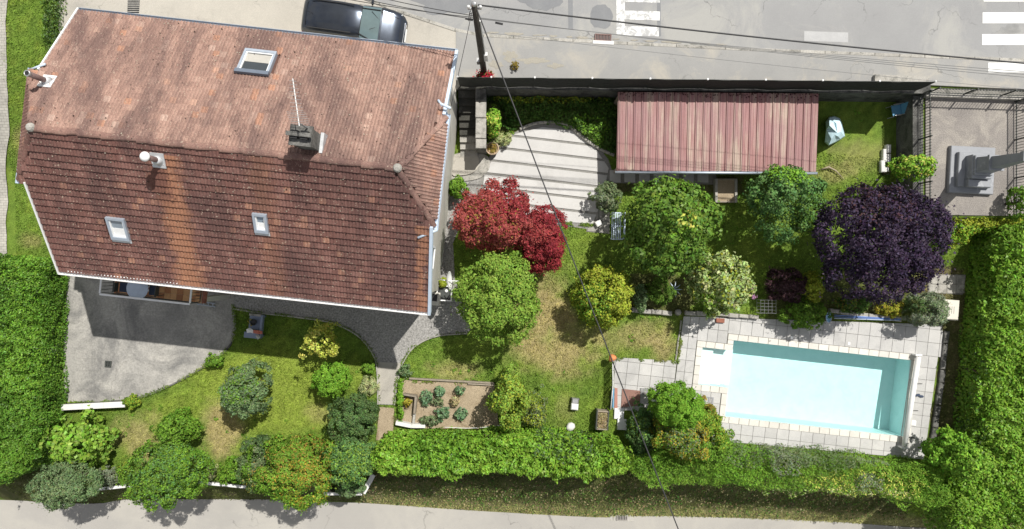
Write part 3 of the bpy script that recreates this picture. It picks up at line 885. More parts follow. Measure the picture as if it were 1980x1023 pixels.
# channel across the forecourt
q = [P(x, y, ZS) for x, y in ((248, -20), (272, -20), (268, 45), (246, 45))]
ch = thing('drain_channel', 'narrow barred drain channel running across the forecourt above the roof', 'drain', (*q[0][:2], ZS - 0.05))
MB().prism([(p.x, p.y) for p in q], ZS - 0.03, ZS + 0.014).build('sump', M['black'], ch)
for i in range(16):
    a, b = q[0].lerp(q[3], (i + .5) / 16), q[1].lerp(q[2], (i + .5) / 16)
    MB().beam(a + Vector((0, 0, .02)), b + Vector((0, 0, .02)), 0.03, 0.02).build('bar', M['stone_light'], ch)

# ---------------------------------------------------------------- lane
lw = [(p.x, p.y) for p in lane_w]
lw = [(x, y + (fbm(np.array([x * 1.5]), np.array([3.0]))[0] - .5) * 0.25) for x, y in lw]
o = MB().prism(smooth(lw, 5) + [(60, -60), (-60, -60)], ZL - 0.1, ZL).build('lane', M['lane']); tag(o, kind='structure')
o = MB().prism([tuple(P(x, y, ZL + .006)[:2]) for x, y in ((1180, 984), (1226, 986), (1226, 1009), (1180, 1008))], ZL - 0.02, ZL + 0.006).build('drain_surround', M['stone_light']); tag(o, kind='structure')

# ---------------------------------------------------------------- garden paving
patio = smooth([(452, 590), (456, 640), (440, 674), (400, 706), (340, 740), (275, 767), (200, 777), (126, 779)], 5)
left_patio = sheet('left_patio', patio + [(122, 700), (126, 600), (131, 520), (300, 470), (452, 500)], 0.02, M['concrete'])
ge = smooth([(452, 597), (500, 605), (570, 613), (640, 624), (690, 648), (718, 680), (729, 712), (731, 782)], 6)
gr = smooth([(763, 783), (770, 730), (783, 695), (805, 668), (845, 650), (903, 645)], 6)
gravel_path = sheet('gravel_path', ge + gr + [(925, 620), (880, 545), (876, 470), (905, 400), (952, 352), (948, 330), (870, 310), (800, 420), (452, 480)], 0.012, M['gravel'])
o = sheet('path_end', [(731, 700), (776, 702), (765, 782), (731, 781)], 0.022, M['forecourt'], excl=False)
o = sheet('lower_path', [(735, 786), (763, 788), (760, 850), (728, 850)], -0.10, M['soil'], excl=True, lift=0.112)
# raised edging between lawn and paving
def edging(name, line, z, mat, w=0.05, h=0.05):
    mb = MB()
    w_ = [P(x, y, z) for x, y in line]
    for a, b in zip(w_[:-1], w_[1:]): mb.beam((a.x, a.y, z), (b.x, b.y, z), w, h + 0.06)
    return tag(mb.build(name, mat), kind='structure')
edging('path_edging', ge, 0.03, M['stone_light'])
edging('path_edging', gr, 0.03, M['stone_light'])
edging('patio_edging', patio[8:-6], 0.02, M['stone'], 0.06)
# the two long expansion joints of the left patio
for line in ([(222, 548), (215, 777)], [(292, 560), (288, 765)], [(126, 640), (430, 672)]):
    a, b = P(*line[0], 0), P(*line[1], 0)
    tag(MB().beam((a.x, a.y, 0.019), (b.x, b.y, 0.019), 0.012, 0.008).build('patio_joint', M['concrete']), kind='structure')
# paved patch of small square tiles let into the patio
tp = P(172, 700, 0.02)
for i in range(4):
    for j in range(3):
        c = tp + Vector(((i - 1.5) * 0.26, (j - 1) * 0.26, 0))
        MB().bbox((c.x, c.y, 0.018), (0.245, 0.245, 0.03), R(-5), 0.006).build('paving_tile', M['concrete'], left_patio)

M['terrace_joint'] = pmat('terrace_joint', (0.29, 0.28, 0.26), (0.22, 0.215, 0.20), 3, .95, 25, .3, .4)
# upper terrace in long concrete strips
terr = [(985, 262), (1055, 244), (1105, 249), (1150, 285), (1177, 325), (1165, 385), (1146, 432), (1085, 429), (925, 418), (938, 330)]
TB = sheet('terrace', smooth([(970, 275), (1020, 243), (1060, 236), (1110, 243), (1155, 282), (1182, 325), (1172, 390), (1150, 440), (1085, 436), (925, 425), (936, 325)], 3, True), 0.015, M['terrace_joint'])
for k in range(9):
    b0 = 232 + k * 26.2; 
    q = [(900, b0 - 4), (1200, b0 - 4 + 300 * 0.118), (1200, b0 + 17.4 + 300 * 0.118), (900, b0 + 17.4)]
    pc = clip_poly(q, terr)
    if len(pc) > 2 and parea(pc) > 60:
        MB().prism([tuple(P(x, y, 0.05)[:2]) for x, y in pc], 0.0, 0.05 + random.uniform(-.004, .004)).build('terrace_strip', M['strip'], TB)
# flags beside the grey bench
fl = sheet('bench_flags', [(1136, 400), (1180, 398), (1178, 452), (1134, 448)], 0.012, M['joint'])
for (x0, y0, x1, y1) in ((1137, 402, 1157, 424), (1159, 401, 1179, 426), (1136, 426, 1156, 447), (1158, 428, 1177, 450)):
    MB().prism([tuple(P(x, y, 0.03)[:2]) for x, y in ((x0, y0), (x1, y0 + 1), (x1 - 1, y1), (x0, y1))], 0, 0.03).build('flagstone', M['stone_light'], fl)
# slabs in front of the shed
sf = sheet('shed_path', [(1176, 328), (1385, 333), (1385, 357), (1176, 354)], 0.012, M['joint'])
for i in range(7):
    x0 = 1179 + i * 28.3
    MB().prism([tuple(P(x, y, 0.035)[:2]) for x, y in ((x0, 329), (x0 + 21, 330), (x0 + 21, 353), (x0, 352))], 0, 0.035).build('paving_slab', M['slab'], sf)

# pool deck, slab by slab
deck_all = [(1322, 612), (1470, 613), (1600, 626), (1822, 628), (1812, 760), (1788, 888), (1395, 853), (1392, 808), (1290, 792), (1188, 792), (1188, 691), (1310, 699)]
pool_out = [PP(-12, -12), PP(359, -12), PP(359, 160), PP(-12, 160)]
def ring_sheet(name, outer_rects, z, mat):
    mb = MB()
    for q, cl in outer_rects:
        pc = clip_poly([PP(*c) for c in q], cl)
        if len(pc) > 2: mb.prism([tuple(P(x, y, z)[:2]) for x, y in pc], z - 0.1, z)
    o = mb.build(name, mat); tag(o, kind='structure'); return o
cN = [(1322, 612), (1822, 628), (1830, 760), (1300, 710)]
cE = [(1700, 627), (1822, 628), (1787, 888), (1640, 880)]
cS = [(1393, 780), (1810, 830), (1788, 888), (1395, 853)]
cW = [(1322, 612), (1480, 615), (1410, 860), (1290, 860)]
cX = [(1188, 691), (1322, 699), (1318, 800), (1186, 792)]
rect = lambda a0, a1, b0, b1: [(a0, b0), (a1, b0), (a1, b1), (a0, b1)]
regions = [(-12, 420, -90, -12, cN), (359, 420, -12, 220, cE), (-12, 359, 160, 220, cS), (-104, -70, -90, 210, cW), (-70, -12, -90, 8, cW), (-70, -12, 104, 210, cW), (-245, -104, 20, 175, cX)]
deck = ring_sheet('pool_deck', [(rect(a0, a1, b0, b1), cl) for a0, a1, b0, b1, cl in regions], 0.02, M['joint'])
EXCL.append([P(x, y, 0) for x, y in deck_all])
for a0, a1, b0, b1, cl in regions:
    na, nb = max(1, round((a1 - a0) / 22.5)), max(1, round((b1 - b0) / 22.5))
    for i in range(na):
        for j in range(nb):
            x0, x1 = a0 + (a1 - a0) * i / na + 0.35, a0 + (a1 - a0) * (i + 1) / na - 0.35
            y0, y1 = b0 + (b1 - b0) * j / nb + 0.35, b0 + (b1 - b0) * (j + 1) / nb - 0.35
            pc = clip_poly([PP(*c) for c in rect(x0, x1, y0, y1)], cl)
            if len(pc) > 2 and parea(pc) > 25:
                h = 0.045 + random.uniform(-.004, .004)
                MB().prism([tuple(P(x, y, h)[:2]) for x, y in pc], 0.0, h).build('paving_slab', M['slab'], deck)

# ---------------------------------------------------------------- swimming pool
def poolmat():
    m, N, L, B = newmat('pool_liner')
    p = pos(N)
    f = noise_node(N, L, p, 2.2, 7, 0.7, 0.6)
    L.new(ramp(N, L, f, [(0.3, (0.55, 0.755, 0.75)), (0.5, (0.61, 0.80, 0.795)), (0.7, (0.65, 0.82, 0.815))]), B.inputs['Base Color'])
    B.inputs['Roughness'].default_value = 0.5
    return m
def watermat():
    m, N, L, B = newmat('pool_water')
    N.remove(B)
    p = pos(N)
    f = noise_node(N, L, p, 3.5, 4, 0.6, 0.8)
    bp = N.new('ShaderNodeBump'); bp.inputs['Strength'].default_value = 0.6; bp.inputs['Distance'].default_value = 0.05
    L.new(f, bp.inputs['Height'])
    t = N.new('ShaderNodeBsdfTransparent'); t.inputs['Color'].default_value = (0.86, 0.985, 0.98, 1)
    g = N.new('ShaderNodeBsdfGlossy'); g.inputs['Roughness'].default_value = 0.04
    L.new(bp.outputs[0], g.inputs['Normal'])
    fr = N.new('ShaderNodeFresnel'); fr.inputs['IOR'].default_value = 1.33; L.new(bp.outputs[0], fr.inputs['Normal'])
    ms = N.new('ShaderNodeMixShader'); L.new(fr.outputs[0], ms.inputs[0]); L.new(t.outputs[0], ms.inputs[1]); L.new(g.outputs[0], ms.inputs[2])
    L.new(ms.outputs[0], N['Material Output'].inputs['Surface'])
    return m
pc0 = P(*PP(173, 74), 0)
pool = thing('swimming_pool', 'rectangular turquoise swimming pool with pale coping and shallow entry bay', 'pool', (pc0.x, pc0.y, -1.3))
zw, zf = -0.10, -1.18
mb = MB()
w = [(p.x, p.y) for p in POOLW]
n = len(w)
main = [P(*PP(a, b), 0) for a, b in ((0, 0), (347, 0), (347, 148), (0, 148))]
mb.add([(x, y, 0.0) for x, y in w] + [(x, y, zf) for x, y in w], [(i, n + i, n + (i + 1) % n, (i + 1) % n) for i in range(n)])
mb.add([(x, y, zf) for x, y in w], [tuple(range(n))])
M['liner'] = poolmat()
mb.build('basin', M['liner'], pool)
M['step'] = flat('white_pool_step', (0.80, 0.83, 0.82), 0.5)
for k, (a0, a1, zt) in enumerate(((-58, -34, -0.16), (-34, -10, -0.42), (-10, 12, -0.70))):
    q = [P(*PP(a, b), 0) for a, b in ((a0 + .3, 20.5), (a1, 20.5), (a1, 91.5), (a0 + .3, 91.5))]
    MB().prism([(p.x, p.y) for p in q], zf + .002, zt).build('pool_step', M['step'], pool)
MB().add([(x, y, zw) for x, y in w], [tuple(range(n))]).build('water', watermat(), pool)
# coping stones
def cop(a0, a1, b0, b1):
    q = [P(*PP(a, b), 0) for a, b in rect(a0 + .25, a1 - .25, b0 + .25, b1 - .25)]
    h = 0.075 + random.uniform(-.003, .003)
    mb = MB(); c = sum(q, Vector()) / 4
    mb.prism([(p.x, p.y) for p in q], -0.02, h - 0.015)
    mb.prism([(c.x + (p.x - c.x) * .97, c.y + (p.y - c.y) * .97) for p in q], h - 0.015, h)
    mb.build('coping_stone', M['coping'], pool)
def run(a0, a1, b0, b1, along):
    L_ = (a1 - a0) if along == 'a' else (b1 - b0)
    k = max(1, round(L_ / 19.5))
    for i in range(k):
        if along == 'a': cop(a0 + L_ * i / k, a0 + L_ * (i + 1) / k, b0, b1)
        else: cop(a0, a1, b0 + L_ * i / k, b0 + L_ * (i + 1) / k)
run(-12, 359, -12, 0, 'a'); run(-12, 359, 148, 160, 'a'); run(347, 359, 0, 148, 'b')
run(-12, 0, 0, 8, 'b'); run(-12, 0, 104, 148, 'b')
run(-70, 0, 8, 20, 'a'); run(-70, 0, 92, 104, 'a'); run(-70, -58, 20, 92, 'b')

# vegetable plot
veg = sheet('vegetable_plot', [(778, 735), (955, 742), (965, 830), (800, 828), (768, 820), (772, 760)], 0.02, M['soil'])
for a, b in (((792, 731), (955, 740)), ((905, 741), (957, 744))):
    pa, pb = P(*a, 0), P(*b, 0)
    solo(MB().beam((pa.x, pa.y, .06), (pb.x, pb.y, .06), 0.07 if b[0] < 956 else 0.05, 0.16), 'edging_board', M['wood'], 'long weathered edging board along the top of the vegetable plot' if b[1] < 742 else 'short board lying below the long edging board of the vegetable plot', 'board')

# memorial plot
def paversmat():
    m, N, L, B = newmat('small_pavers')
    p = pos(N)
    br = N.new('ShaderNodeTexBrick'); br.inputs['Scale'].default_value = 1.0; br.inputs['Brick Width'].default_value = 0.22; br.inputs['Row Height'].default_value = 0.11; br.inputs['Mortar Size'].default_value = 0.008
    br.inputs['Color1'].default_value = (.46, .44, .39, 1); br.inputs['Color2'].default_value = (.39, .37, .33, 1); br.inputs['Mortar'].default_value = (.24, .23, .20, 1)
    L.new(p, br.inputs['Vector'])
    f = noise_node(N, L, p, 1.5, 5)
    L.new(mix(N, L, 1.0, br.outputs['Color'], ramp(N, L, f, [(.3, .7), (.7, 1.1)]), 'MULTIPLY'), B.inputs['Base Color']); B.inputs['Roughness'].default_value = .9
    return m
M['pavers'] = paversmat()
q = [(1790, 172), (2400, 190), (2400, 424), (1790, 415)]
o = sheet('memorial_plot', q, ZP, M['gravel_warm'], 0.06, excl=False)
# neighbour's paved path at the far left
mb = MB(); rows_ = np.arange(-3.6, 13.0, 0.3); v = []
for y_ in rows_:
    xe = float(-20.75 + 0.25 * (fbm(np.array([y_ * .7]), np.array([2.0]))[0] - .5) - 0.012 * (y_ - 4))
    for x_ in (-45.0, xe):
        z_ = float(zterr(np.array([xe]), np.array([y_]))[0]) + .05
        xx = x_ if x_ < -40 else xe * 0 + P(14, 0, z_).x + 0.25 * (float(fbm(np.array([y_ * .7]), np.array([2.0]))[0]) - .5)
        v.append((xx, y_, z_))
f = [(2 * i, 2 * i + 1, 2 * i + 3, 2 * i + 2) for i in range(len(rows_) - 1)]
nb = mb.add(v, f).build('neighbour_path', M['pavers']); tag(nb, kind='structure')
# ---------------------------------------------------------------- house
UC, VC = -9.2, -2.5
HOUSE = thing('house', 'large house with half-hipped clay tile roof, pale walls and white gutters', 'house', HP(UC, VC, 0), -R(6.33))
LANES = [(-1.80, 0.60, -0.35, 0.62), (6.22, 0.22, -1.6, 0.5), (1.2, 0.5, -0.1, 0.2)]
UL, UR, VN, VS = -15.66, -2.72, -6.94, 1.92
RV, RZ, RUL, RUR = -2.51, 8.70, -14.87, -3.75
ZN, ZSo = 6.0, 5.5
CVN, CVS, CZ = -4.46, -0.94, 7.50            # half-hip eave
CUL, CUR = -15.98, -2.60
WL, WR, WN, WS = -15.32, -2.98, -6.42, 1.42  # walls
def zroof(v):
    return RZ - (RV - v) / (RV - VN) * (RZ - ZN) if v < RV else RZ - (v - RV) / (VS - RV) * (RZ - ZSo)
# walls with gables up to the half hips
def hb(mb, u0, u1, v0, v1, z0, z1):
    p = [HP(u, v, z) for z in (z0, z1) for v in (v0, v1) for u in (u0, u1)]
    mb.add(p, [(0, 1, 3, 2), (4, 6, 7, 5), (0, 4, 5, 1), (2, 3, 7, 6), (0, 2, 6, 4), (1, 5, 7, 3)])
    return mb
mb = MB()
prof = [(WN, -0.2), (WN, zroof(WN) - 0.12), (CVN, CZ - 0.16), (CVS, CZ - 0.16), (WS, zroof(WS) - 0.12), (WS, -0.2)]
n = len(prof)
mb.add([HP(WL, v, z) for v, z in prof] + [HP(WR, v, z) for v, z in prof], [tuple(range(n)), tuple(range(2 * n - 1, n - 1, -1))] + [(i, n + i, n + (i + 1) % n, (i + 1) % n) for i in range(n)])
mb.build('wall', M['render'], HOUSE)
# openings in the garden and side walls
M['shutter'] = flat('shutter_paint', (0.42, 0.40, 0.36), 0.6)
def opening(name, side, c, w, z0, z1, fm, pm):
    mb, mp = MB(), MB()
    if side == 'S':
        for (a, b, e, f_) in ((c - w / 2, c - w / 2 + .07, z0, z1), (c + w / 2 - .07, c + w / 2, z0, z1), (c - w / 2 + .07, c + w / 2 - .07, z1 - .07, z1), (c - w / 2 + .07, c + w / 2 - .07, z0, z0 + .07), (c - .03, c + .03, z0 + .07, z1 - .07)):
            hb(mb, a, b, WS - .02, WS + .05, e, f_)
        hb(mp, c - w / 2 + .06, c + w / 2 - .06, WS - .02, WS + .02, z0 + .06, z1 - .06)
    else:
        for (a, b, e, f_) in ((c - w / 2, c - w / 2 + .07, z0, z1), (c + w / 2 - .07, c + w / 2, z0, z1), (c - w / 2 + .07, c + w / 2 - .07, z1 - .07, z1), (c - w / 2 + .07, c + w / 2 - .07, z0, z0 + .07)):
            hb(mb, WR - .02, WR + .05, a, b, e, f_)
        hb(mp, WR - .02, WR + .02, c - w / 2 + .06, c + w / 2 - .06, z0 + .06, z1 - .06)
    f = mb.build(name, fm, HOUSE); mp.build('pane', pm, f)
opening('balcony_door', 'S', -13.6, 1.6, 2.75, 4.85, M['white'], M['pane_dark'])
opening('window', 'S', -9.6, 1.3, 3.4, 4.8, M['white'], M['pane_dark'])
opening('window', 'S', -6.6, 1.3, 3.4, 4.8, M['white'], M['pane_dark'])
opening('window', 'S', -4.2, 1.0, 3.4, 4.8, M['white'], M['pane_dark'])
opening('door', 'S', -10.6, 0.95, 0.05, 2.1, M['white'], M['pane_dark'])
mb = hb(MB(), -14.9, -12.5, WS - .02, WS + .04, 0.05, 2.2); gd = mb.build('garage_door', M['shutter'], HOUSE)
opening('window', 'E', -4.2, 0.9, 3.6, 4.8, M['white'], M['pane_dark'])
opening('window', 'E', 0.1, 0.9, 3.5, 4.8, M['white'], M['pane_dark'])

# roof deck (under the tiles), closed thin shell
roof_polyS = [(RUL, RV, RZ), (RUR, RV, RZ), (CUR, CVS, zroof(CVS)), (UR, CVS, zroof(CVS)), (UR, VS, ZSo), (UL, VS, ZSo), (UL, CVS, zroof(CVS)), (CUL, CVS, zroof(CVS))]
roof_polyN = [(RUR, RV, RZ), (RUL, RV, RZ), (CUL, CVN, zroof(CVN)), (UL, CVN, zroof(CVN)), (UL, VN, ZN), (UR, VN, ZN), (UR, CVN, zroof(CVN)), (CUR, CVN, zroof(CVN))]
roof_polyE = [(RUR, RV, RZ), (CUR, CVN, CZ), (CUR, CVS, CZ)]
roof_polyW = [(RUL, RV, RZ), (CUL, CVS, CZ), (CUL, CVN, CZ)]
mb = MB()
for pl in (roof_polyS, roof_polyN, roof_polyE, roof_polyW):
    t = [HP(u, v, z - 0.03) for u, v, z in pl]; b = [HP(u, v, z - 0.15) for u, v, z in pl]; n = len(t)
    mb.add(t + b, [tuple(range(n - 1, -1, -1)), tuple(range(n, 2 * n))] + [(i, (i + 1) % n, n + (i + 1) % n, n + i) for i in range(n)])
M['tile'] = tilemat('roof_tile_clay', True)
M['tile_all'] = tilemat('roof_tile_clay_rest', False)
M['under'] = pmat('roof_underlay', (0.12, 0.06, 0.045), (0.09, 0.045, 0.035), 3)
ROOF = mb.build('roof', M['under'], HOUSE)

TW = 0.22
fx = [0, .12, .25, .38, .5, .62, .75, .88, 1]
fz = [0, .008, .040, .008, 0, .008, .040, .008, 0]
def tile_shape(g, rib=1.0):
    """local: x across, y down the slope, z out of the roof"""
    v, f = [], []
    k = len(fx)
    for (yy, zz) in ((0, 0.004), (g + 0.035, 0.060)):
        for a, b in zip(fx, fz): v.append(((a - .5) * TW * (.985 if rib > .9 else .998), yy, zz + b * rib))
    for a, b in zip(fx, fz): v.append(((a - .5) * TW * (.985 if rib > .9 else .998), g + 0.035, 0.002 + b * 0.3 * rib))
    for i in range(k - 1):
        f.append((i, k + i, k + i + 1, i + 1)); f.append((k + i, 2 * k + i, 2 * k + i + 1, k + i + 1))
    return v, f
# windows and stacks that interrupt the tiles, given by photo pixel of their middle on the roof plane
def on_roof(px, py):
    z = 7.0
    for _ in range(12):
        p = P(px, py, z); u, v = to_uv(p.x, p.y); z = zroof(v)
    return u, v, z
RW = [  # roof windows: photo middle, width, length along the slope
    (231, 440, 0.62, 0.86, 'S'), (506, 429, 0.46, 0.72, 'S'), (498, 123, 1.06, 1.04, 'N')]
holes = []
for (px, py, w_, l_, sd) in RW:
    u, v, z = on_roof(px, py); holes.append((u, v, w_, l_, sd))
jobs = []       # (tile matrix, slope key)
shapes = {}
def slope_tiles(key, origin, eu, es, en, rows, gauge, umin, umax, ok):
    shapes[key] = tile_shape(gauge, 1.0 if key in 'NE' else 0.42)
    ncol = int(round((umax - umin) / TW)); w_ = (umax - umin) / ncol
    for r_ in range(rows):
        off = 0.0
        for c in range(ncol):
            a = umin + (c + .5) * w_
            s0 = r_ * gauge
            if not ok(a, s0 + gauge / 2): continue
            o = origin + eu * a + es * s0
            j = random.gauss(0, 0.003)
            jobs.append((Matrix(((eu.x, es.x, en.x, o.x + en.x * j), (eu.y, es.y, en.y, o.y + en.y * j), (eu.z, es.z, en.z, o.z + en.z * j), (0, 0, 0, 1))), key))
U0 = HP(1, 0, 0) - HP(0, 0, 0); V0 = HP(0, 1, 0) - HP(0, 0, 0)
for key, ve, ze, rows in (('S', VS, ZSo, 22), ('N', VN, ZN, 21)):
    dv = ve - RV; Ls = math.hypot(dv, RZ - ze)
    es = (V0 * dv + Vector((0, 0, ze - RZ))) / Ls
    eu = U0 if key == 'N' else -U0
    en = eu.cross(es).normalized()
    if en.z < 0: eu = -eu; en = eu.cross(es).normalized()
    sg = 1 if eu.dot(U0) > 0 else -1
    cv = CVS if key == 'S' else CVN
    tc_ = (cv - RV) / dv
    org = HP(0, RV, RZ)
    def ok(a, s, sg=sg, key=key, Ls=Ls, dv=dv, tc_=tc_):
        u = a * sg; t = s / Ls; v = RV + dv * t
        k = t / tc_
        if k < 1:
            if u < RUL + (CUL - RUL) * k + 0.04 or u > RUR + (CUR - RUR) * k - 0.04: return False
        elif u < UL + 0.03 or u > UR - 0.03: return False
        for (hu, hv, hw, hl, hs) in holes:
            if hs == key and abs(u - hu) < hw / 2 + 0.02 and abs(s - math.hypot(hv - RV, zroof(hv) - RZ)) < hl / 2 + 0.02: return False
        return True
    lo, hi = sorted(((UL - TW * 2) * sg, (UR + TW) * sg))
    slope_tiles(key, org, eu, es, en, rows, Ls / rows, lo, hi, ok)
for key, ru, cu in (('E', RUR, CUR), ('W', RUL, CUL)):
    du = cu - ru; Ls = math.hypot(du, RZ - CZ)
    es = (U0 * du + Vector((0, 0, CZ - RZ))) / Ls
    eu = V0.copy(); en = eu.cross(es).normalized()
    if en.z < 0: eu = -eu; en = eu.cross(es).normalized()
    sg = 1 if eu.dot(V0) > 0 else -1
    def ok(a, s, sg=sg, Ls=Ls):
        v = RV + a * sg; t = s / Ls
        return RV + (CVN - RV) * t + 0.03 < v < RV + (CVS - RV) * t - 0.03
    lo, hi = sorted(((CVN - RV) * sg, (CVS - RV) * sg))
    slope_tiles(key, HP(ru, RV, RZ), eu, es, en, 7, Ls / 7, lo, hi, ok)
def proj_area(Mx, key):
    g = shapes[key][0][-1][1]
    q = []
    for x, y in ((-TW / 2, 0), (TW / 2, 0), (TW / 2, g), (-TW / 2, g)):
        p = Mx @ Vector((x, y, 0.03)); s = F / (H - p.z); q.append((p.x * s, p.y * s))
    cx = sum(a for a, b in q) / 4 + CX; cy = CY - sum(b for a, b in q) / 4
    vis = 0 < cx < 1980 and 0 < cy < 1023
    return parea(q) * vis
order = sorted(range(len(jobs)), key=lambda i: -proj_area(*jobs[i]))
single = set(order[:300])
def slope_attr(me, val):
    a = me.attributes.new('side', 'FLOAT', 'POINT')
    a.data.foreach_set('value', np.full(len(me.vertices), val, np.float32))
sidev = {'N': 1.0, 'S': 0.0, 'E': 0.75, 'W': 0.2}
meshes = {}
Wi = WM[HOUSE.name].inverted()
for key, (v, f) in shapes.items():
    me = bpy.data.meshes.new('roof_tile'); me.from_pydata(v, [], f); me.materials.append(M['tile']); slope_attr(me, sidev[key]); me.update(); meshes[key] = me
rest = MB(); rr = []; ss = []
for i, (Mx, key) in enumerate(jobs):
    if i in single:
        o = bpy.data.objects.new('roof_tile', meshes[key]); COL.objects.link(o); o.parent = ROOF
        o.matrix_local = Wi @ Mx
    else:
        v, f = shapes[key]
        rest.add([Mx @ Vector(q) for q in v], f)
        rr += [random.random()] * len(v); ss += [sidev[key]] * len(v)
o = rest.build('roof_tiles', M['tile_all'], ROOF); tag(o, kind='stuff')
for nm, val in (('rnd', rr), ('side', ss)):
    a = o.data.attributes.new(nm, 'FLOAT', 'POINT'); a.data.foreach_set('value', np.array(val, np.float32))
# moss and lichen crumbs lodged in the tile courses
nm_ = 1100; mp_, mn_, mc_ = [], [], []
for i in range(nm_):
    north = i < 650
    t = random.random() ** (0.8 if north else 1.2); u = random.uniform(UL + .6, UR - .6)
    if north and vnoise(np.array([u * .7]), np.array([t * 3]))[0] < .45: continue
    v = RV + ((VN if north else VS) - RV) * t
    mp_.append(tuple(HP(u, v, zroof(v) + .075))); mn_.append((0, .5 if north else -.5, .8))
    mc_.append((.05, .035, .03) if random.random() < .7 else (.42, .37, .30))
o = foliage('moss', np.array(mp_), np.array(mn_) + rng.normal(size=(len(mp_), 3)) * .2, rng.uniform(.025, .065, len(mp_)), np.array(mc_), M['leaf_matt'], ROOF, .9); tag(o, kind='stuff')
# ridge and hip tiles
def cap_line(a, b, step, rad, side):
    a, b = Vector(a), Vector(b); n = max(1, round((b - a).length / step))
    d = (b - a) / n
    ex = d.normalized(); ey = Vector((0, 0, 1)).cross(ex).normalized(); ez = ex.cross(ey)
    v, f = [], []
    K = 7
    for (x, r_) in ((-0.02, rad), (d.length + 0.02, rad * 0.86)):
        for k in range(K):
            t = math.pi * k / (K - 1)
            v.append((x, math.cos(t) * r_, math.sin(t) * r_ * 0.62 - 0.035))
    for k in range(K): v.append((-0.02, math.cos(math.pi * k / (K - 1)) * rad * .82, math.sin(math.pi * k / (K - 1)) * rad * 0.48 - 0.035))
    for k in range(K - 1):
        f.append((k, K + k, K + k + 1, k + 1)); f.append((k, k + 1, 2 * K + k + 1, 2 * K + k))
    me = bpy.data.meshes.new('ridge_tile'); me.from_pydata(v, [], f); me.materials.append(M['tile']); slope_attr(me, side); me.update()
    for i in range(n):
        p = a + d * i
        Mx = Matrix(((ex.x, ey.x, ez.x, p.x), (ex.y, ey.y, ez.y, p.y), (ex.z, ey.z, ez.z, p.z), (0, 0, 0, 1))) @ Matrix.Translation((0, random.gauss(0, .012), random.gauss(0, .008))) @ Matrix.Rotation(random.gauss(0, .03), 4, 'Z')
        o = bpy.data.objects.new('ridge_tile', me); COL.objects.link(o); o.parent = ROOF; o.matrix_local = Wi @ Mx
up = Vector((0, 0, .03))
cap_line(HP(RUL, RV, RZ) + up, HP(RUR, RV, RZ) + up, 0.36, 0.115, 0.55)
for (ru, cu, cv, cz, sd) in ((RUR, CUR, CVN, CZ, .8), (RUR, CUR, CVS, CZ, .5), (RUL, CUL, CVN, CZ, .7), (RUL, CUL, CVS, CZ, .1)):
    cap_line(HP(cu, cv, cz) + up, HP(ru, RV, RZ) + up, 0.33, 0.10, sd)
for ru in (RUL, RUR):
    MB().lathe(HP(ru, RV, RZ + 0.02), [(0.13, -0.06), (0.14, 0.03), (0.10, 0.10), (0.04, 0.12)], 10).build('ridge_end', M['stone_light'], ROOF)

# gutters, fascias, bargeboards
def gutter(name, a, b, mat, r=0.075):
    a, b = Vector(a), Vector(b)
    d = (b - a).normalized(); s = Vector((0, 0, 1)).cross(d)
    mb = MB(); K = 8
    v = []
    for p in (a, b):
        for k in range(K): t = math.pi + math.pi * k / (K - 1); v.append(p + s * math.cos(t) * r + Vector((0, 0, math.sin(t) * r)))
        for k in range(K): t = 2 * math.pi - math.pi * k / (K - 1); v.append(p + s * math.cos(t) * r * .86 + Vector((0, 0, math.sin(t) * r * .86)))
    m = 2 * K
    mb.add(v, [(i, (i + 1) % m, m + (i + 1) % m, m + i) for i in range(m)] + [tuple(range(K))[::-1], tuple(range(m, m + K))])
    return mb.build(name, mat, HOUSE)
gutter('gutter', HP(UL - .05, VS + .085, ZSo - .01), HP(UR + .05, VS + .085, ZSo - .01), M['white'], 0.085)
gutter('gutter', HP(UL - .05, VN - .07, ZN - .03), HP(UR + .05, VN - .09, ZN - .03), M['zinc'], 0.095)
gutter('gutter', HP(CUR + .06, CVN - .1, CZ - .06), HP(CUR + .06, CVS + .1, CZ - .06), M['bluegrey'], 0.065)
gutter('gutter', HP(CUL - .06, CVN - .1, CZ - .06), HP(CUL - .06, CVS + .1, CZ - .06), M['bluegrey'], 0.065)
hb(MB(), UL, UR, VS - .02, VS + .0, ZSo - .26, ZSo - .10).build('fascia', M['white'], HOUSE)
hb(MB(), UL, UR, VN, VN + .02, ZN - .26, ZN - .10).build('fascia', M['bluegrey'], HOUSE)
for u, m_ in ((UL - .03, 'white'), (UR + .04, 'bluegrey')):
    for v0, v1 in ((VS + .1, CVS), (VN - .08, CVN)):
        MB().beam(HP(u, v0, zroof(v0) - .03), HP(u, v1, zroof(v1) - .03), 0.055 if m_ == 'white' else 0.10, 0.22).build('bargeboard', M[m_], HOUSE)
# downpipe stubs carried over the verge from the half-hip gutters
for pts_, nm in (([HP(CUR + .06, CVN - .02, CZ - .1), HP(CUR - .35, CVN - .55, CZ - .22)], 'e'), ([HP(CUR + .1, CVS + .1, CZ - .1), HP(CUR - .5, CVS + .42, CZ - .12)], 'e'), ([HP(CUL - .06, CVN - .02, CZ - .05), HP(CUL + .5, CVN - .25, CZ + .05)], 'w')):
    MB().tube(pts_, 0.04, 8).build('downpipe', M['bluegrey'], HOUSE, True)
MB().tube([HP(CUR + .12, CVN - .25, CZ + .15), HP(CUR - .22, CVN - .35, CZ + .2)], 0.045, 8).build('gutter_bracket', M['bluegrey'], HOUSE)
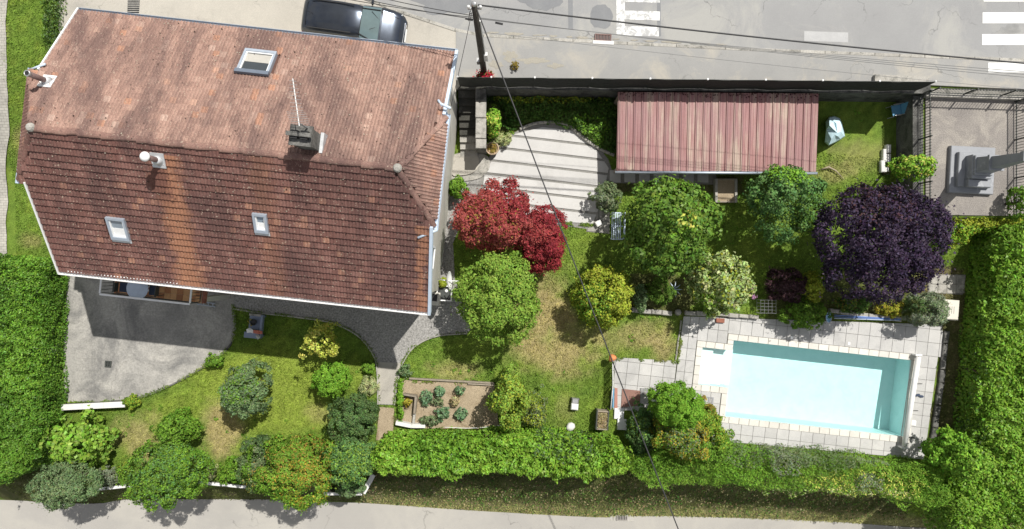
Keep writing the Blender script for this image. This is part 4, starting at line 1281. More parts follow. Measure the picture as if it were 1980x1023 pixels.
# rafter ends and white drip tiles along the garden eave
for i in range(34):
    u = UL + 0.35 + i * 0.115
    MB().box(None, (0.045, 0.10, 0.03), M=Matrix.Translation(HP(u, VS - 0.02, ZSo + 0.045)) @ Matrix.Rotation(-R(6.33), 4, 'Z')).build('drip_clip', M['white'], HOUSE)
M['zinc_dark'] = flat('dark_zinc', (0.17, 0.20, 0.25), 0.45, 0.3)
# roof windows
for (u, v, w_, l_, sd), (px, py, *_r) in zip(holes, RW):
    dv = (VS if sd == 'S' else VN) - RV; ze = ZSo if sd == 'S' else ZN
    Ls = math.hypot(dv, RZ - ze)
    es = (V0 * dv + Vector((0, 0, ze - RZ))) / Ls
    eu = U0 if U0.cross(es).z > 0 else -U0
    en = eu.cross(es).normalized()
    o0 = HP(u, v, zroof(v))
    T = Matrix(((eu.x, es.x, en.x, o0.x), (eu.y, es.y, en.y, o0.y), (eu.z, es.z, en.z, o0.z), (0, 0, 0, 1)))
    mb = MB(); t = 0.075
    for sx in (-1, 1): mb.box(None, (t, l_, 0.16), M=T @ Matrix.Translation((sx * (w_ / 2 - t / 2), 0, 0.06)))
    mb.box(None, (w_ - 2 * t, t, 0.16), M=T @ Matrix.Translation((0, -(l_ / 2 - t / 2), 0.06)))
    mb.box(None, (w_ - 2 * t, t * 1.4, 0.16), M=T @ Matrix.Translation((0, l_ / 2 - t * .7, 0.06)))
    rw = mb.build('roof_window', M['zinc'], HOUSE)
    mb = MB(); k = t + 0.0; iw, il = w_ - 2 * t, l_ - 2.4 * t
    for sx in (-1, 1): mb.box(None, (0.04, il, 0.06), M=T @ Matrix.Translation((sx * (iw / 2 - .02), -t * .2, 0.07)))
    for sy in (-1, 1): mb.box(None, (iw - .08, 0.04, 0.06), M=T @ Matrix.Translation((0, -t * .2 + sy * (il / 2 - .02), 0.07)))
    mb.build('frame', M['white'], rw)
    MB().box(None, (iw - .02, il - .02, 0.02), M=T @ Matrix.Translation((0, -t * .2, 0.045))).build('pane', M['pane_dark'] if sd == 'N' else M['pane'], rw)
    MB().box(None, (iw - .08, il * 0.42, 0.008), M=T @ Matrix.Translation((0, il * 0.2, 0.0595))).build('blind', M['white'] if sd == 'S' else M['shutter'], rw)
    if sd == 'S': MB().box(None, (w_ + 0.04, 0.12, 0.012), M=T @ Matrix.Translation((0, l_ / 2 + 0.06, 0.072))).build('flashing', M['lead'], rw)
    else: MB().box(None, (w_ + 0.05, 0.15, 0.10), M=T @ Matrix.Translation((0, -l_ / 2 - 0.02, 0.13))).build('hood', M['zinc_dark'], rw)

# chimney stack
cu, cv, cz = on_roof(606, 277)
T = Matrix.Translation(HP(cu, cv, 0)) @ Matrix.Rotation(-R(6.33), 4, 'Z')
ch = MB().box(None, (0.55, 0.50, 1.35), M=T @ Matrix.Translation((0, 0, 8.2 + .675))).build('chimney', M['stone'], HOUSE)
MB().box(None, (0.66, 0.60, 0.10), M=T @ Matrix.Translation((0, 0, 9.60))).build('chimney_cap', M['stone'], ch)
for sx in (-.15, .15): MB().box(None, (0.2, 0.24, 0.16), M=T @ Matrix.Translation((sx, 0, 9.73))).build('chimney_pot', M['black'], ch)
MB().box(None, (0.72, 0.12, 0.10), M=T @ Matrix.Translation((0, 0, 9.83))).build('chimney_slab', M['stone'], ch)
MB().box(None, (0.10, 0.62, 0.5), M=T @ Matrix.Translation((0.33, 0, 8.42))).build('flashing', M['lead'], ch)
# flues
def flue(px, py, hgt, r, mat, cap, capmat, name):
    u, v, z = on_roof(px, py); b = HP(u, v, z)
    f = MB().tube([b + Vector((0, 0, -.15)), b + Vector((0, 0, hgt))], r, 14).build(name, mat, HOUSE, True)
    MB().box(None, (0.42, 0.5, 0.03), M=Matrix.Translation(b + Vector((0, 0, .07))) @ Matrix.Rotation(-R(6.33), 4, 'Z') @ Matrix.Rotation(math.atan2(RZ - (ZSo if v > RV else ZN), 4.43) * (-1 if v < RV else 1), 4, 'X')).build('flashing', M['lead'] if cap else M['white'], f)
    MB().lathe(b + Vector((0, 0, .02)), [(r * 1.9, 0), (r * 1.5, .14), (r * 1.05, .2)], 14).build('collar', M['lead'], f, True)
    if cap:
        MB().lathe(b + Vector((0, 0, hgt)), [(r * 1.0, 0.02), (r * 1.75, 0.06), (r * 1.75, 0.10), (r * 1.2, 0.17), (0.01, 0.19)], 18).build('cowl', capmat, f, True)
    else:
        MB().lathe(b + Vector((0, 0, hgt - .001)), [(r * 1.12, -.06), (r * 1.12, 0.03), (r * .8, 0.03), (r * .8, -.0)], 16).build('rim', M['steel'], f, True)
        MB().lathe(b + Vector((0, 0, hgt + .002)), [(r * .78, 0), (r * .78, 0.02)], 16).build('mouth', M['black'], f)
    return b
M['pipe'] = flat('flue_brown', (0.20, 0.135, 0.125), 0.55, 0.2)
flue(308, 311, 0.75, 0.085, M['pipe'], True, M['white'], 'flue')
flue(94, 158, 0.95, 0.085, M['pipe'], False, None, 'flue')

# balcony on the garden side
bu0, bu1, bv1, bz = -15.32, -11.85, 2.86, 2.70
BAL = hb(MB(), bu0, bu1, WS + .002, bv1, bz - .2, bz - .02).build('balcony', M['stone_light'], HOUSE)
M['bt_a'] = pmat('balcony_tile_light', (0.66, 0.38, 0.18), (0.60, 0.32, 0.14), 5, 0.6, 25, 0.2, 0.1, rand=0.15)
M['bt_b'] = pmat('balcony_tile_dark', (0.50, 0.23, 0.10), (0.42, 0.18, 0.08), 5, 0.6, 25, 0.2, 0.1, rand=0.2)
nu, nv = 14, 6
for i in range(nu):
    for j in range(nv):
        u0 = bu0 + .02 + (bu1 - bu0 - .04) * i / nu; u1 = bu0 + .02 + (bu1 - bu0 - .04) * (i + 1) / nu - .008
        v0 = WS + .01 + (bv1 - WS - .04) * j / nv; v1 = WS + .01 + (bv1 - WS - .04) * (j + 1) / nv - .008
        hb(MB(), u0, u1, v0, v1, bz - .03, bz).build('floor_tile', M['bt_a'] if (i * 3 + j * 5 + i * j) % 5 > 1 else M['bt_b'], BAL)
for i in range(9):                                     # brick-on-edge border at the right end
    v0 = WS + .02 + (bv1 - WS - .04) * i / 9
    hb(MB(), bu1 + .004, bu1 + .10, v0, v0 + (bv1 - WS) / 9 - .012, bz - .2, bz + .008).build('edge_brick', M['brick'], BAL)
MB().beam(HP(bu0 + .03, bv1 - .04, bz + .92), HP(bu1 - .03, bv1 - .04, bz + .92), 0.07, 0.05).build('handrail', M['white'], BAL)
for u in (bu0 + .03, bu1 - .03):
    MB().beam(HP(u, WS + .02, bz + .92), HP(u, bv1 - .08, bz + .92), 0.06, 0.05).build('handrail', M['white'], BAL)
    MB().beam(HP(u, WS + .02, bz + .10), HP(u, bv1 - .08, bz + .10), 0.03, 0.03).build('bottom_rail', M['iron'], BAL)
MB().beam(HP(bu0 + .03, bv1 - .04, bz + .10), HP(bu1 - .03, bv1 - .04, bz + .10), 0.03, 0.03).build('bottom_rail', M['iron'], BAL)
bars = [(bu0 + .1 + k * 0.125, bv1 - .04) for k in range(27)] + [(bu0 + .03, WS + .1 + k * .125) for k in range(11)] + [(bu1 - .03, WS + .1 + k * .125) for k in range(11)]
bme = MB().tube([(0, 0, .1), (0, 0, .9)], 0.011, 5).mesh('baluster', M['iron'])
for (u, v) in bars:
    o = bpy.data.objects.new('baluster', bme); COL.objects.link(o); o.parent = BAL; o.matrix_local = Wi @ Matrix.Translation(HP(u, v, bz))

# concrete posts carry the balcony
for u in (bu0 + .12, bu1 - .12):
    hb(MB(), u - .1, u + .1, bv1 - .25, bv1 - .05, 0.0, bz - .2).build('balcony_post', M['render'], HOUSE)

# small round table and two chairs on the balcony
tpx = P(265, 558, bz + .74)
t = thing('round_table', 'round pale blue table between the navy chairs on the balcony', 'table', (tpx.x, tpx.y, bz))
M['paleblue'] = flat('pale_blue_plastic', (0.48, 0.56, 0.68), 0.5)
MB().lathe((tpx.x, tpx.y, bz + .70), [(0.36, 0), (0.41, 0.005), (0.415, 0.025), (0.405, 0.035), (0.03, 0.032), (0.02, 0.030)], 36).build('tabletop', M['paleblue'], t, True)
MB().tube([(tpx.x, tpx.y, bz + .03), (tpx.x, tpx.y, bz + .70)], 0.035, 10).build('pedestal', M['white'], t, True)
for k in range(4):
    a = k * math.pi / 2 + .6
    MB().beam((tpx.x, tpx.y, bz + .05), (tpx.x + .28 * math.cos(a), tpx.y + .28 * math.sin(a), bz + .02), 0.05, 0.03).build('foot', M['white'], t)
M['navy'] = flat('navy_fabric', (0.045, 0.062, 0.105), 0.85)
def bal_chair(px, py, rz, label):
    c = P(px, py, bz + .45)
    t = thing('balcony_chair', label, 'chair', (c.x, c.y, bz), rz, 'navy chairs on the balcony')
    T = WM[t.name]
    b = lambda s, q: MB().box(None, s, M=T @ Matrix.Translation(q))
    b((0.36, 0.36, 0.05), (0, 0, .45)).build('seat', M['navy'], t)
    b((0.03, 0.36, 0.26), (-.21, 0, .66)).build('backrest', M['iron'], t)
    for x in (-.17, .17):
        for y in (-.17, .17): b((0.025, 0.025, 0.42), (x, y, .215)).build('leg', M['iron'], t)
    for y in (-.21, .21): b((0.40, 0.03, 0.025), (0, y, .64)).build('armrest', M['iron'], t)
bal_chair(241, 556, 0.0 - R(6), 'navy chair left of the round balcony table, partly under its top')
bal_chair(298, 562, math.pi - R(6), 'navy chair right of the round balcony table')

# television aerial on its mast
cp = HP(cu, cv, 0)
ma = Vector((cp.x + .25, cp.y + .2, 9.0)); mt = P(578, 238, 10.3)
t = thing('television_aerial', 'thin white television aerial on a mast beside the stone chimney', 'aerial', (ma.x, ma.y, 8.75))
MB().tube([(ma.x, ma.y, 8.75), ma, mt], 0.022, 7).build('mast', M['wire_grey'], t, True)
be = P(566, 152, 10.35)
MB().tube([mt + Vector((0.01, -0.08, .0)), be], 0.014, 6).build('boom', M['white'], t)
for k in range(12):
    c = mt.lerp(be, 0.06 + k * 0.083); L_ = 0.42 - 0.02 * k
    MB().tube([c + Vector((-L_ / 2, -.02, .015)), c + Vector((L_ / 2, -.05, .015))], 0.006, 5).build('element', M['steel'], t)
for k in range(7):
    c = mt.lerp(be, 0.02 + k * 0.035) + Vector((0, 0, -.12 + .04 * k))
    MB().tube([c + Vector((-.27, 0, 0)), c + Vector((.27, -.03, 0))], 0.005, 5).build('reflector_rod', M['steel'], t)

# satellite dish on the side wall
dw = P(866, 543, 2.6)
t = thing('satellite_dish', 'white satellite dish with long arm bracketed to the house side wall', 'satellite dish', (dw.x, dw.y, 2.3), R(4))
T = Matrix.Translation(dw) @ Matrix.Rotation(R(4), 4, 'Z') @ Matrix.Rotation(R(80), 4, 'Y')
MB().lathe(None, [(0.02, -.02), (0.2, 0.0), (0.32, 0.05), (0.37, 0.09), (0.375, 0.095), (0.32, 0.065), (0.2, 0.015), (0.02, -.005)], 28, M=T).build('dish', M['white'], t, True)
MB().tube([dw + Vector((0, 0, -.05)), P(890, 544, 2.5)], 0.022, 8).build('feed_arm', M['white'], t, True)
MB().lathe(None, [(0.03, 0), (0.045, .03), (0.045, .12), (0.03, .13)], 10, M=Matrix.Translation(P(890, 544, 2.5)) @ Matrix.Rotation(R(-80), 4, 'Y')).build('receiver', M['white'], t, True)
MB().tube([dw, P(846, 540, 2.55)], 0.025, 7).build('wall_bracket', M['steel'], t, True)

# framed white fan unit and box at the foot of the side wall
c = P(859, 567, 0.55)
t = thing('fan_unit', 'white framed square fan unit standing by the house corner', 'fan unit', (c.x, c.y, 0.0), R(-3))
T = WM[t.name]
for s_, q in (((.05, .66, .06), (-.305, 0, .55)), ((.05, .66, .06), (.305, 0, .55)), ((.56, .05, .06), (0, .305, .55)), ((.56, .05, .06), (0, -.305, .55))):
    MB().box(None, s_, M=T @ Matrix.Translation(q)).build('frame', M['white'], t)
MB().box(None, (.58, .58, .44), M=T @ Matrix.Translation((0, 0, .24))).build('casing', M['black'], t)
MB().lathe(None, [(.22, .46), (.24, .50), (.20, .51), (.05, .49)], 20, M=T).build('fan_ring', M['iron'], t, True)
MB().lathe(None, [(.07, .46), (.07, .53), (.04, .55)], 12, M=T @ Matrix.Translation((.08, .1, 0))).build('cap', M['white'], t, True)
c = P(842, 578, 0.6)
t = thing('meter_box', 'beige box with dark opening at the house corner beside the fan unit', 'box', (c.x, c.y, 0), R(-6))
T = WM[t.name]
MB().box(None, (.36, .55, .62), M=T @ Matrix.Translation((0, 0, .31))).build('casing', M['render'], t)
MB().box(None, (.22, .30, .03), M=T @ Matrix.Translation((-.04, .05, .632))).build('opening', M['black'], t)
# ---------------------------------------------------------------- street wall, stairs, fences
WY0 = float(wall_y(-1.0)); WY1 = float(wall_y(16.9)); WANG = math.atan2(WY1 - WY0, 17.9)
wl = thing('street_wall', 'long dark stone retaining wall between garden and street', 'wall', (8, 7.2, -0.1))
mb = MB()
x0, x1 = -1.05, 17.0
q = [(x0, float(wall_y(x0))), (x1, float(wall_y(x1))), (x1, float(wall_y(x1)) + .325), (x0, float(wall_y(x0)) + .325)]
mb.prism(q, -0.15, ZS + 0.02).build('wall', M['stone'], wl)
k = 22
for i in range(k):
    a = x0 + (x1 - x0) * i / k; b = x0 + (x1 - x0) * (i + 1) / k - .012
    ya, yb = float(wall_y(a)) - .03, float(wall_y(b)) - .03
    MB().prism([(a, ya), (b, yb), (b, yb + .36), (a, ya + .36)], ZS + .023, ZS + .10 + random.uniform(-.006, .006)).build('coping_stone', M['stone'], wl)
# dark mesh screen on posts along the wall
sf = thing('screen_fence', 'dark mesh screen fence on posts along the top of the street wall', 'fence', (7, 7.4, ZS + .1))
M['screen'] = pmat('dark_screen', (0.028, 0.03, 0.028), (0.045, 0.047, 0.043), 8, 0.9, 80, 0.4, 0.3)
ZF = ZS + 1.40
pxs = [885, 950, 1034, 1145, 1257, 1368, 1480, 1590, 1700, 1808]
fp = []
for px in pxs:
    x = P(px, 150, ZF).x; fp.append((x, float(wall_y(x)) + .09))
for (x, y) in fp:
    MB().tube([(x, y, ZS + .10 if x > -1.1 else ZS), (x, y, ZF + .03)], 0.028, 8).build('post', M['iron'], sf)
    MB().lathe((x, y, ZF + .03), [(0.04, 0), (0.04, .03), (.02, .045)], 8).build('post_cap', M['white'], sf)
for (a, b) in zip(fp[:-1], fp[1:]):
    n = 8; v = []
    for i in range(n + 1):
        t = i / n; x = a[0] + (b[0] - a[0]) * t; y = a[1] + (b[1] - a[1]) * t
        sag = 0.05 * math.sin(math.pi * t); bow = 0.04 * math.sin(math.pi * t) + .02 * math.sin(7 * t)
        v += [(x, y - bow, ZS + .13), (x, y - bow - .02, (ZS + ZF) / 2 + .05), (x, y - bow * .3, ZF - sag)]
    v2 = [(x, y - .012, z) for x, y, z in v]
    m = MB(); f = []
    for i in range(n):
        for j in range(2): f.append((i * 3 + j, (i + 1) * 3 + j, (i + 1) * 3 + j + 1, i * 3 + j + 1))
    m.add(v, f); m.add(v2, [g[::-1] for g in f]); m.build('screen_panel', M['screen'], sf)
    MB().tube([(a[0], a[1], ZF - .01), ((a[0] + b[0]) / 2, (a[1] + b[1]) / 2, ZF - .05), (b[0], b[1], ZF - .01)], 0.012, 5).build('top_wire', M['iron'], sf)
# block kerb on the street side of the wall
a, b = P(1687, 153, ZS), P(1790, 158, ZS)
solo(MB().beam((a.x, a.y, ZS + .12), (b.x, b.y, ZS + .12), .28, .18), 'stone_block', M['stone_light'], 'low pale stone block against the street side of the screen fence', 'stone')

# east wall beside the memorial plot
ew = thing('plot_wall', 'grey retaining wall between the lawn and the memorial plot', 'wall', (16.7, 4.6, -.1))
MB().prism([(16.50, 1.2), (16.86, 1.2), (16.86, 7.0), (16.50, 7.0)], -.15, ZP + .02).build('wall', M['stone'], ew)
for i in range(7):
    y0 = 1.2 + 5.75 * i / 7
    MB().prism([(16.47, y0), (16.90, y0), (16.90, y0 + .81), (16.47, y0 + .81)], ZP + .023, ZP + .10).build('coping_stone', M['stone'], ew)
def railing(name, label, a, b, z0, h, nb, posts=4, spike=True):
    a, b = Vector(a), Vector(b)
    t = thing(name, label, 'railing', ((a.x + b.x) / 2, (a.y + b.y) / 2, z0))
    for zz in (0.10, h - .10):
        MB().beam((a.x, a.y, z0 + zz), (b.x, b.y, z0 + zz), 0.03, 0.04).build('rail', M['iron'], t)
    me = MB().tube([(0, 0, 0.03), (0, 0, h - .04), (0, 0, h + .03)], [0.012, 0.012, 0.002], 5).mesh('bar', M['iron'])
    Wn = WM[t.name].inverted()
    for i in range(nb):
        p = a.lerp(b, (i + .5) / nb); o = bpy.data.objects.new('bar', me); COL.objects.link(o); o.parent = t; o.matrix_local = Wn @ Matrix.Translation((p.x, p.y, z0))
    for i in range(posts):
        p = a.lerp(b, i / (posts - 1))
        MB().box((p.x, p.y, z0 + h / 2 + .02), (.05, .05, h + .04)).build('post', M['iron'], t)
railing('iron_railing', 'black iron railing on the wall beside the lawn and memorial plot', (16.72, 1.5, 0), (16.72, 6.95, 0), ZP + .10, 0.85, 46, 4)
railing('iron_railing', 'black iron railing along the street side of the memorial plot', (16.95, 7.0, 0), (24.5, 6.75, 0), ZP + .25, 0.85, 62, 6)
MB().prism([(16.92, 6.88), (25, 6.60), (25, 7.6), (16.92, 7.5)], ZP - .1, ZP + .25).build('plinth', M['stone_light'], None); 
bpy.data.objects['plinth']['kind'] = 'structure'
xr = P(1962, 300, ZP).x
railing('iron_railing', 'black iron railing right of the stone memorial at the picture edge', (xr, 2.0, 0), (xr, 6.7, 0), ZP, 0.85, 40, 4)

# stairs down from the street
sx0, sx1 = -2.20, -1.47
st = thing('garden_steps', 'narrow stone steps going down from the street beside the house', 'steps', ((sx0 + sx1) / 2, 6, 0))
M['mossy'] = pmat('mossy_shaded_stone', (0.075, 0.072, 0.062), (0.045, 0.045, 0.038), 3, .95, 20, .5, .6, stain=(0.14, 0.135, 0.115), stain_scale=1.5, stain_lo=.55, stain_hi=.7)  # moss tone with the stair shade darkened into the stone colour
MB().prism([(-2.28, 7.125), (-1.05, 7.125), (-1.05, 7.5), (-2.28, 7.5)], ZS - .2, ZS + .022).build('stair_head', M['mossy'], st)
ns = 9
for i in range(ns):
    zt = ZS - (i + 1) * (ZS - 0.14) / (ns); y1 = 7.12 - i * 0.275
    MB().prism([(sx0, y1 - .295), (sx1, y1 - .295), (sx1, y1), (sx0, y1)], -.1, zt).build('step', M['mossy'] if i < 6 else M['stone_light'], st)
land = [(876, 300), (921, 300), (925, 322), (912, 335), (890, 339), (874, 337)]
MB().prism([tuple(P(x, y, .14)[:2]) for x, y in smooth(land, 3, True)], -.05, .13).build('landing', M['forecourt'], st)
MB().prism([tuple(P(x, y, .07)[:2]) for x, y in smooth([(874, 300), (936, 298), (947, 322), (930, 343), (898, 350), (872, 347)], 4, True)], -.05, .06).build('lower_step', M['stone_light'], st)
sw = thing('stair_wall', 'low stone wall with coping blocks beside the garden steps', 'wall', (-1.26, 5.9, 0))
MB().prism([(-1.45, 4.75), (-1.08, 4.72), (-1.06, 7.14), (-1.45, 7.14)], -.1, 1.40).build('wall', M['stone'], sw)
ys_ = [4.72, 5.12, 5.95, 6.6, 7.13]
for i in range(4):
    hgt = 1.42 + .05 * i
    MB().bbox((-1.265, (ys_[i] + ys_[i + 1]) / 2, 1.403 + (hgt - 1.40 + .12) / 2), (.43, ys_[i + 1] - ys_[i] - .015, hgt - 1.40 + .12), R(-1), .02).build('coping_block', M['stone_light'] if i < 3 else M['stone'], sw)
# bed edging stones: pale curved kerb below the ivy bed
curve = smooth([(1005, 250), (1030, 240), (1062, 236), (1095, 240), (1115, 256), (1135, 272), (1160, 288), (1188, 300)], 3)
be_ = thing('bed_edging', 'curved row of pale stones edging the ivy bed above the terrace', 'edging', (*P(1100, 255, 0)[:2], 0))
for i in range(len(curve) - 1):
    a, b = P(*curve[i], .1), P(*curve[i + 1], .1)
    MB().bbox(((a.x + b.x) / 2, (a.y + b.y) / 2, .08), ((b - a).length * .97, .12, .2), math.atan2((b - a).y, (b - a).x), .03).build('stone', M['stone_light'], be_)

# ---------------------------------------------------------------- shed
zs1, zs0 = 1.74, 1.52
c4 = [P(1195, 178, zs1), P(1583, 181, zs1), P(1578, 332, zs0), P(1192, 330, zs0)]
sh = thing('garden_shed', 'long open shed with faded maroon ribbed metal roof under the street wall', 'shed', (*((c4[0] + c4[2]) / 2)[:2], 0))
def shedmat():
    m, N, L, B = newmat('maroon_sheet')
    p = pos(N)
    mp = N.new('ShaderNodeMapping'); mp.inputs['Scale'].default_value = (5.0, 0.35, 1); L.new(p, mp.inputs['Vector'])
    f = noise_node(N, L, mp.outputs[0], 1.0, 5, 0.6)
    col = ramp(N, L, f, [(0.36, (0.27, 0.12, 0.115)), (0.48, (0.32, 0.165, 0.152)), (0.60, (0.43, 0.325, 0.26))])
    f2 = noise_node(N, L, p, 0.6, 4)
    col = mix(N, L, ramp(N, L, f2, [(0.42, 0.0), (0.62, 0.6)]), col, (0.32, 0.165, 0.17))
    f3 = noise_node(N, L, p, 30, 3)
    col = mix(N, L, 1.0, col, ramp(N, L, f3, [(0.3, 0.85), (0.7, 1.08)]), 'MULTIPLY')
    oi = N.new('ShaderNodeObjectInfo').outputs['Random']
    col = mix(N, L, 1.0, col, ramp(N, L, oi, [(0, 0.9), (1, 1.06)]), 'MULTIPLY')
    # grime and rib shading painted dark along the foot of every rib
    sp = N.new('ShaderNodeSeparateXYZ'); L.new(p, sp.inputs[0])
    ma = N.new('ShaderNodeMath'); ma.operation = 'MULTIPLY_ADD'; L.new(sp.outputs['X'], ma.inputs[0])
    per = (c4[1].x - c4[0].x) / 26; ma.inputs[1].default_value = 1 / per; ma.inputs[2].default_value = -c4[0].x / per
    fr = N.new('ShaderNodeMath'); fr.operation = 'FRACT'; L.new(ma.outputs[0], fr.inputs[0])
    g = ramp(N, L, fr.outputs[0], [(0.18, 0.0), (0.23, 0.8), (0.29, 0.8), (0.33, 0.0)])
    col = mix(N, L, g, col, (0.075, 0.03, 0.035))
    L.new(col, B.inputs['Base Color']); B.inputs['Roughness'].default_value = 0.6
    return m
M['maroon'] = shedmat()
ns_ = 13; ribs = 2
nR = (c4[1] - c4[0]).cross(c4[3] - c4[0]).normalized()
if nR.z < 0: nR = -nR
for i in range(ns_):
    prof = []
    for r_ in range(ribs):
        for fxx, hh in ((0, 0), (.06, 0), (.10, .045), (.20, .045), (.24, 0), (.62, 0), (.64, .008), (.66, 0)): prof.append(((i + (r_ + fxx) / ribs) / ns_, hh))
    prof.append(((i + 1) / ns_ - .0004, 0))
    v = []
    for (t, hh) in prof: v.append(c4[0].lerp(c4[1], t) + nR * hh)
    for (t, hh) in prof: v.append(c4[3].lerp(c4[2], t) + nR * hh)
    n = len(prof)
    vb = [q - nR * .012 for q in v]
    f = [(j, n + j, n + j + 1, j + 1) for j in range(n - 1)]
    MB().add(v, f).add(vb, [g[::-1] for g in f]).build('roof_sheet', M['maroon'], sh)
MB().tube([c4[3] + Vector((-.05, -.06, -.03)), c4[2] + Vector((.05, -.06, -.03))], .055, 10).build('gutter', M['zinc'], sh, True)
for t in (0.02, 0.27, 0.52, 0.77, 0.98):
    p = c4[3].lerp(c4[2], t) + Vector((0, .15, 0))
    MB().box((p.x, p.y, zs0 / 2 - .06), (.12, .12, zs0 - .14)).build('post', M['wood'], sh)
    pb = c4[0].lerp(c4[1], t) + Vector((0, -.12, 0))
    MB().beam(p + Vector((0, -.1, -.09)), pb + Vector((0, 0, -.09)), .08, .12).build('rafter', M['wood'], sh)
bx = (c4[0] + c4[1]) / 2
MB().beam(c4[0] + Vector((.05, -.1, -1.05)), c4[1] + Vector((-.05, -.1, -1.05)), .08, 1.8).build('back_wall', M['wood'], sh)
for s_ in (0, 1):
    a_, b_ = (c4[0], c4[3]) if s_ == 0 else (c4[1], c4[2])
    o_ = .08 if s_ == 0 else -.08
    MB().beam(a_ + Vector((o_, -.2, -.09)), b_ + Vector((o_, .22, -.09)), .05, .10).build('verge_board', M['wood'], sh)
# moss pads along the upper edge of the shed roof are growth, one mass
pts_ = []
for i in range(260):
    t = rng.random(); q = c4[0].lerp(c4[1], t) + Vector((0, -abs(rng.normal()) * .10, .03)); pts_.append(q)
ob = foliage('roof_moss', np.array([tuple(q) for q in pts_]), np.tile((0, 0, 1.0), (260, 1)) + rng.normal(size=(260, 3)) * .4, rng.uniform(.03, .08, 260), np.tile((0.06, 0.02, 0.025), (260, 1)), M['leaf_matt'], None, .9)
tag(ob, 'dark moss crumbs along the upper edge of the maroon shed roof', 'moss', kind='stuff')

# timber frame bed beside the shed
def frame_bed(px0, px1, py0, py1, label):
    a, b = P(px0, py0, .25), P(px1, py1, .25)
    t = thing('raised_bed', label, 'raised bed', ((a.x + b.x) / 2, (a.y + b.y) / 2, 0))
    for (p, q) in (((a.x, a.y), (b.x, a.y)), ((a.x, b.y), (b.x, b.y))):
        MB().beam((p[0] + .06, p[1], .14), (q[0] - .06, q[1], .14), .06, .28).build('board', M['wood'], t)
    for xx in (a.x, b.x): MB().beam((xx, a.y + .03, .14), (xx, b.y - .03, .14), .10, .285).build('board', M['stone_light'], t)
    MB().box(((a.x + b.x) / 2, (a.y + b.y) / 2, .1), (abs(b.x - a.x) - .1, abs(b.y - a.y) - .06, .2)).build('soil', M['soil'], t)
frame_bed(1385, 1423, 347, 390, 'square raised bed with pale side boards below the shed')

# ---------------------------------------------------------------- memorial
mc = P(1874, 330, ZP)
me_ = thing('stone_memorial', 'grey granite obelisk memorial on a stepped base in the railed plot', 'memorial', (mc.x, mc.y, ZP), R(-3))
T = WM[me_.name]
bx_ = lambda s, q, nm, m_='granite', b=.02: None
def mblock(s, q, nm, m_='granite'):
    mb = MB().bbox((0, 0, 0), s, 0, .025); mb.v = [tuple(T @ (Vector(p) + Vector(q))) for p in mb.v]; return mb.build(nm, M[m_], me_)
mblock((1.82, 1.92, .20), (0, 0, .10), 'base_slab')
mblock((1.36, 1.40, .20), (-.02, -.02, .30), 'step')
mblock((.78, .95, .45), (-.04, .04, .62), 'plinth')
mblock((.90, .30, .28), (.0, -.60, .54), 'front_ledge')
mblock((.72, .78, .10), (-.04, .08, .90), 'moulding')
def taper(w0, w1, z0, z1, nm, c=(-.04, .08)):
    v = [T @ Vector((c[0] + sx * w, c[1] + sy * w, z)) for w, z in ((w0 / 2, z0), (w1 / 2, z1)) for sx, sy in ((-1, -1), (1, -1), (1, 1), (-1, 1))]
    return MB().add(v, [(3, 2, 1, 0), (4, 5, 6, 7)] + [(i, (i + 1) % 4, 4 + (i + 1) % 4, 4 + i) for i in range(4)]).build(nm, M['granite'], me_)
taper(.62, .52, .95, 1.55, 'pedestal'); taper(.60, .60, 1.55, 1.66, 'collar'); taper(.46, .30, 1.66, 3.1, 'shaft'); taper(.36, .38, 3.1, 3.3, 'capital'); taper(.34, .02, 3.3, 3.62, 'apex')

# ---------------------------------------------------------------- utility pole and cables
pb = P(936, 141, ZS); pb.z = ZS
up_ = thing('utility_pole', 'dark wooden utility pole with boxes on the pavement corner', 'pole', (pb.x, pb.y, ZS))
zt = 8.85
MB().tube([pb, pb + Vector((.0, 0, 3.5)), Vector((pb.x, pb.y, zt))], [.125, .11, .09], 12).build('shaft', M['pole_wood'], up_, True)
MB().box((pb.x + .16, pb.y - .02, ZS + 2.2), (.14, .12, .75)).build('meter_cabinet', M['white'], up_)
MB().tube([(pb.x + .14, pb.y, ZS + 2.5), (pb.x + .12, pb.y, zt - 1.4)], .028, 8).build('sunlit_strip', M['white'], up_)  # white strip added to stand for the pole's sunlit side
MB().box((pb.x - .16, pb.y, ZS + 1.6), (.10, .16, .35)).build('junction_box', M['steel'], up_)
MB().box((pb.x, pb.y, zt - .35), (.42, .06, .07)).build('crossarm', M['steel'], up_)
for s_ in (-.18, .18):
    MB().lathe((pb.x + s_, pb.y, zt - .30), [(.02, 0), (.05, .03), (.05, .10), (.03, .14)], 10).build('insulator', M['white'], up_, True)
loop = [Vector((pb.x - .12 - .12 * math.sin(t * 3.1), pb.y - .05, zt - .9 + .5 * math.cos(t * 6.2) * (1 - t * .4))) for t in np.linspace(0, 1, 12)]
MB().tube(loop, .012, 5).build('cable_loop', M['wire'], up_)
MB().lathe((pb.x, pb.y, zt), [(.09, 0), (.06, .06), (.01, .08)], 10).build('pole_cap', M['steel'], up_)
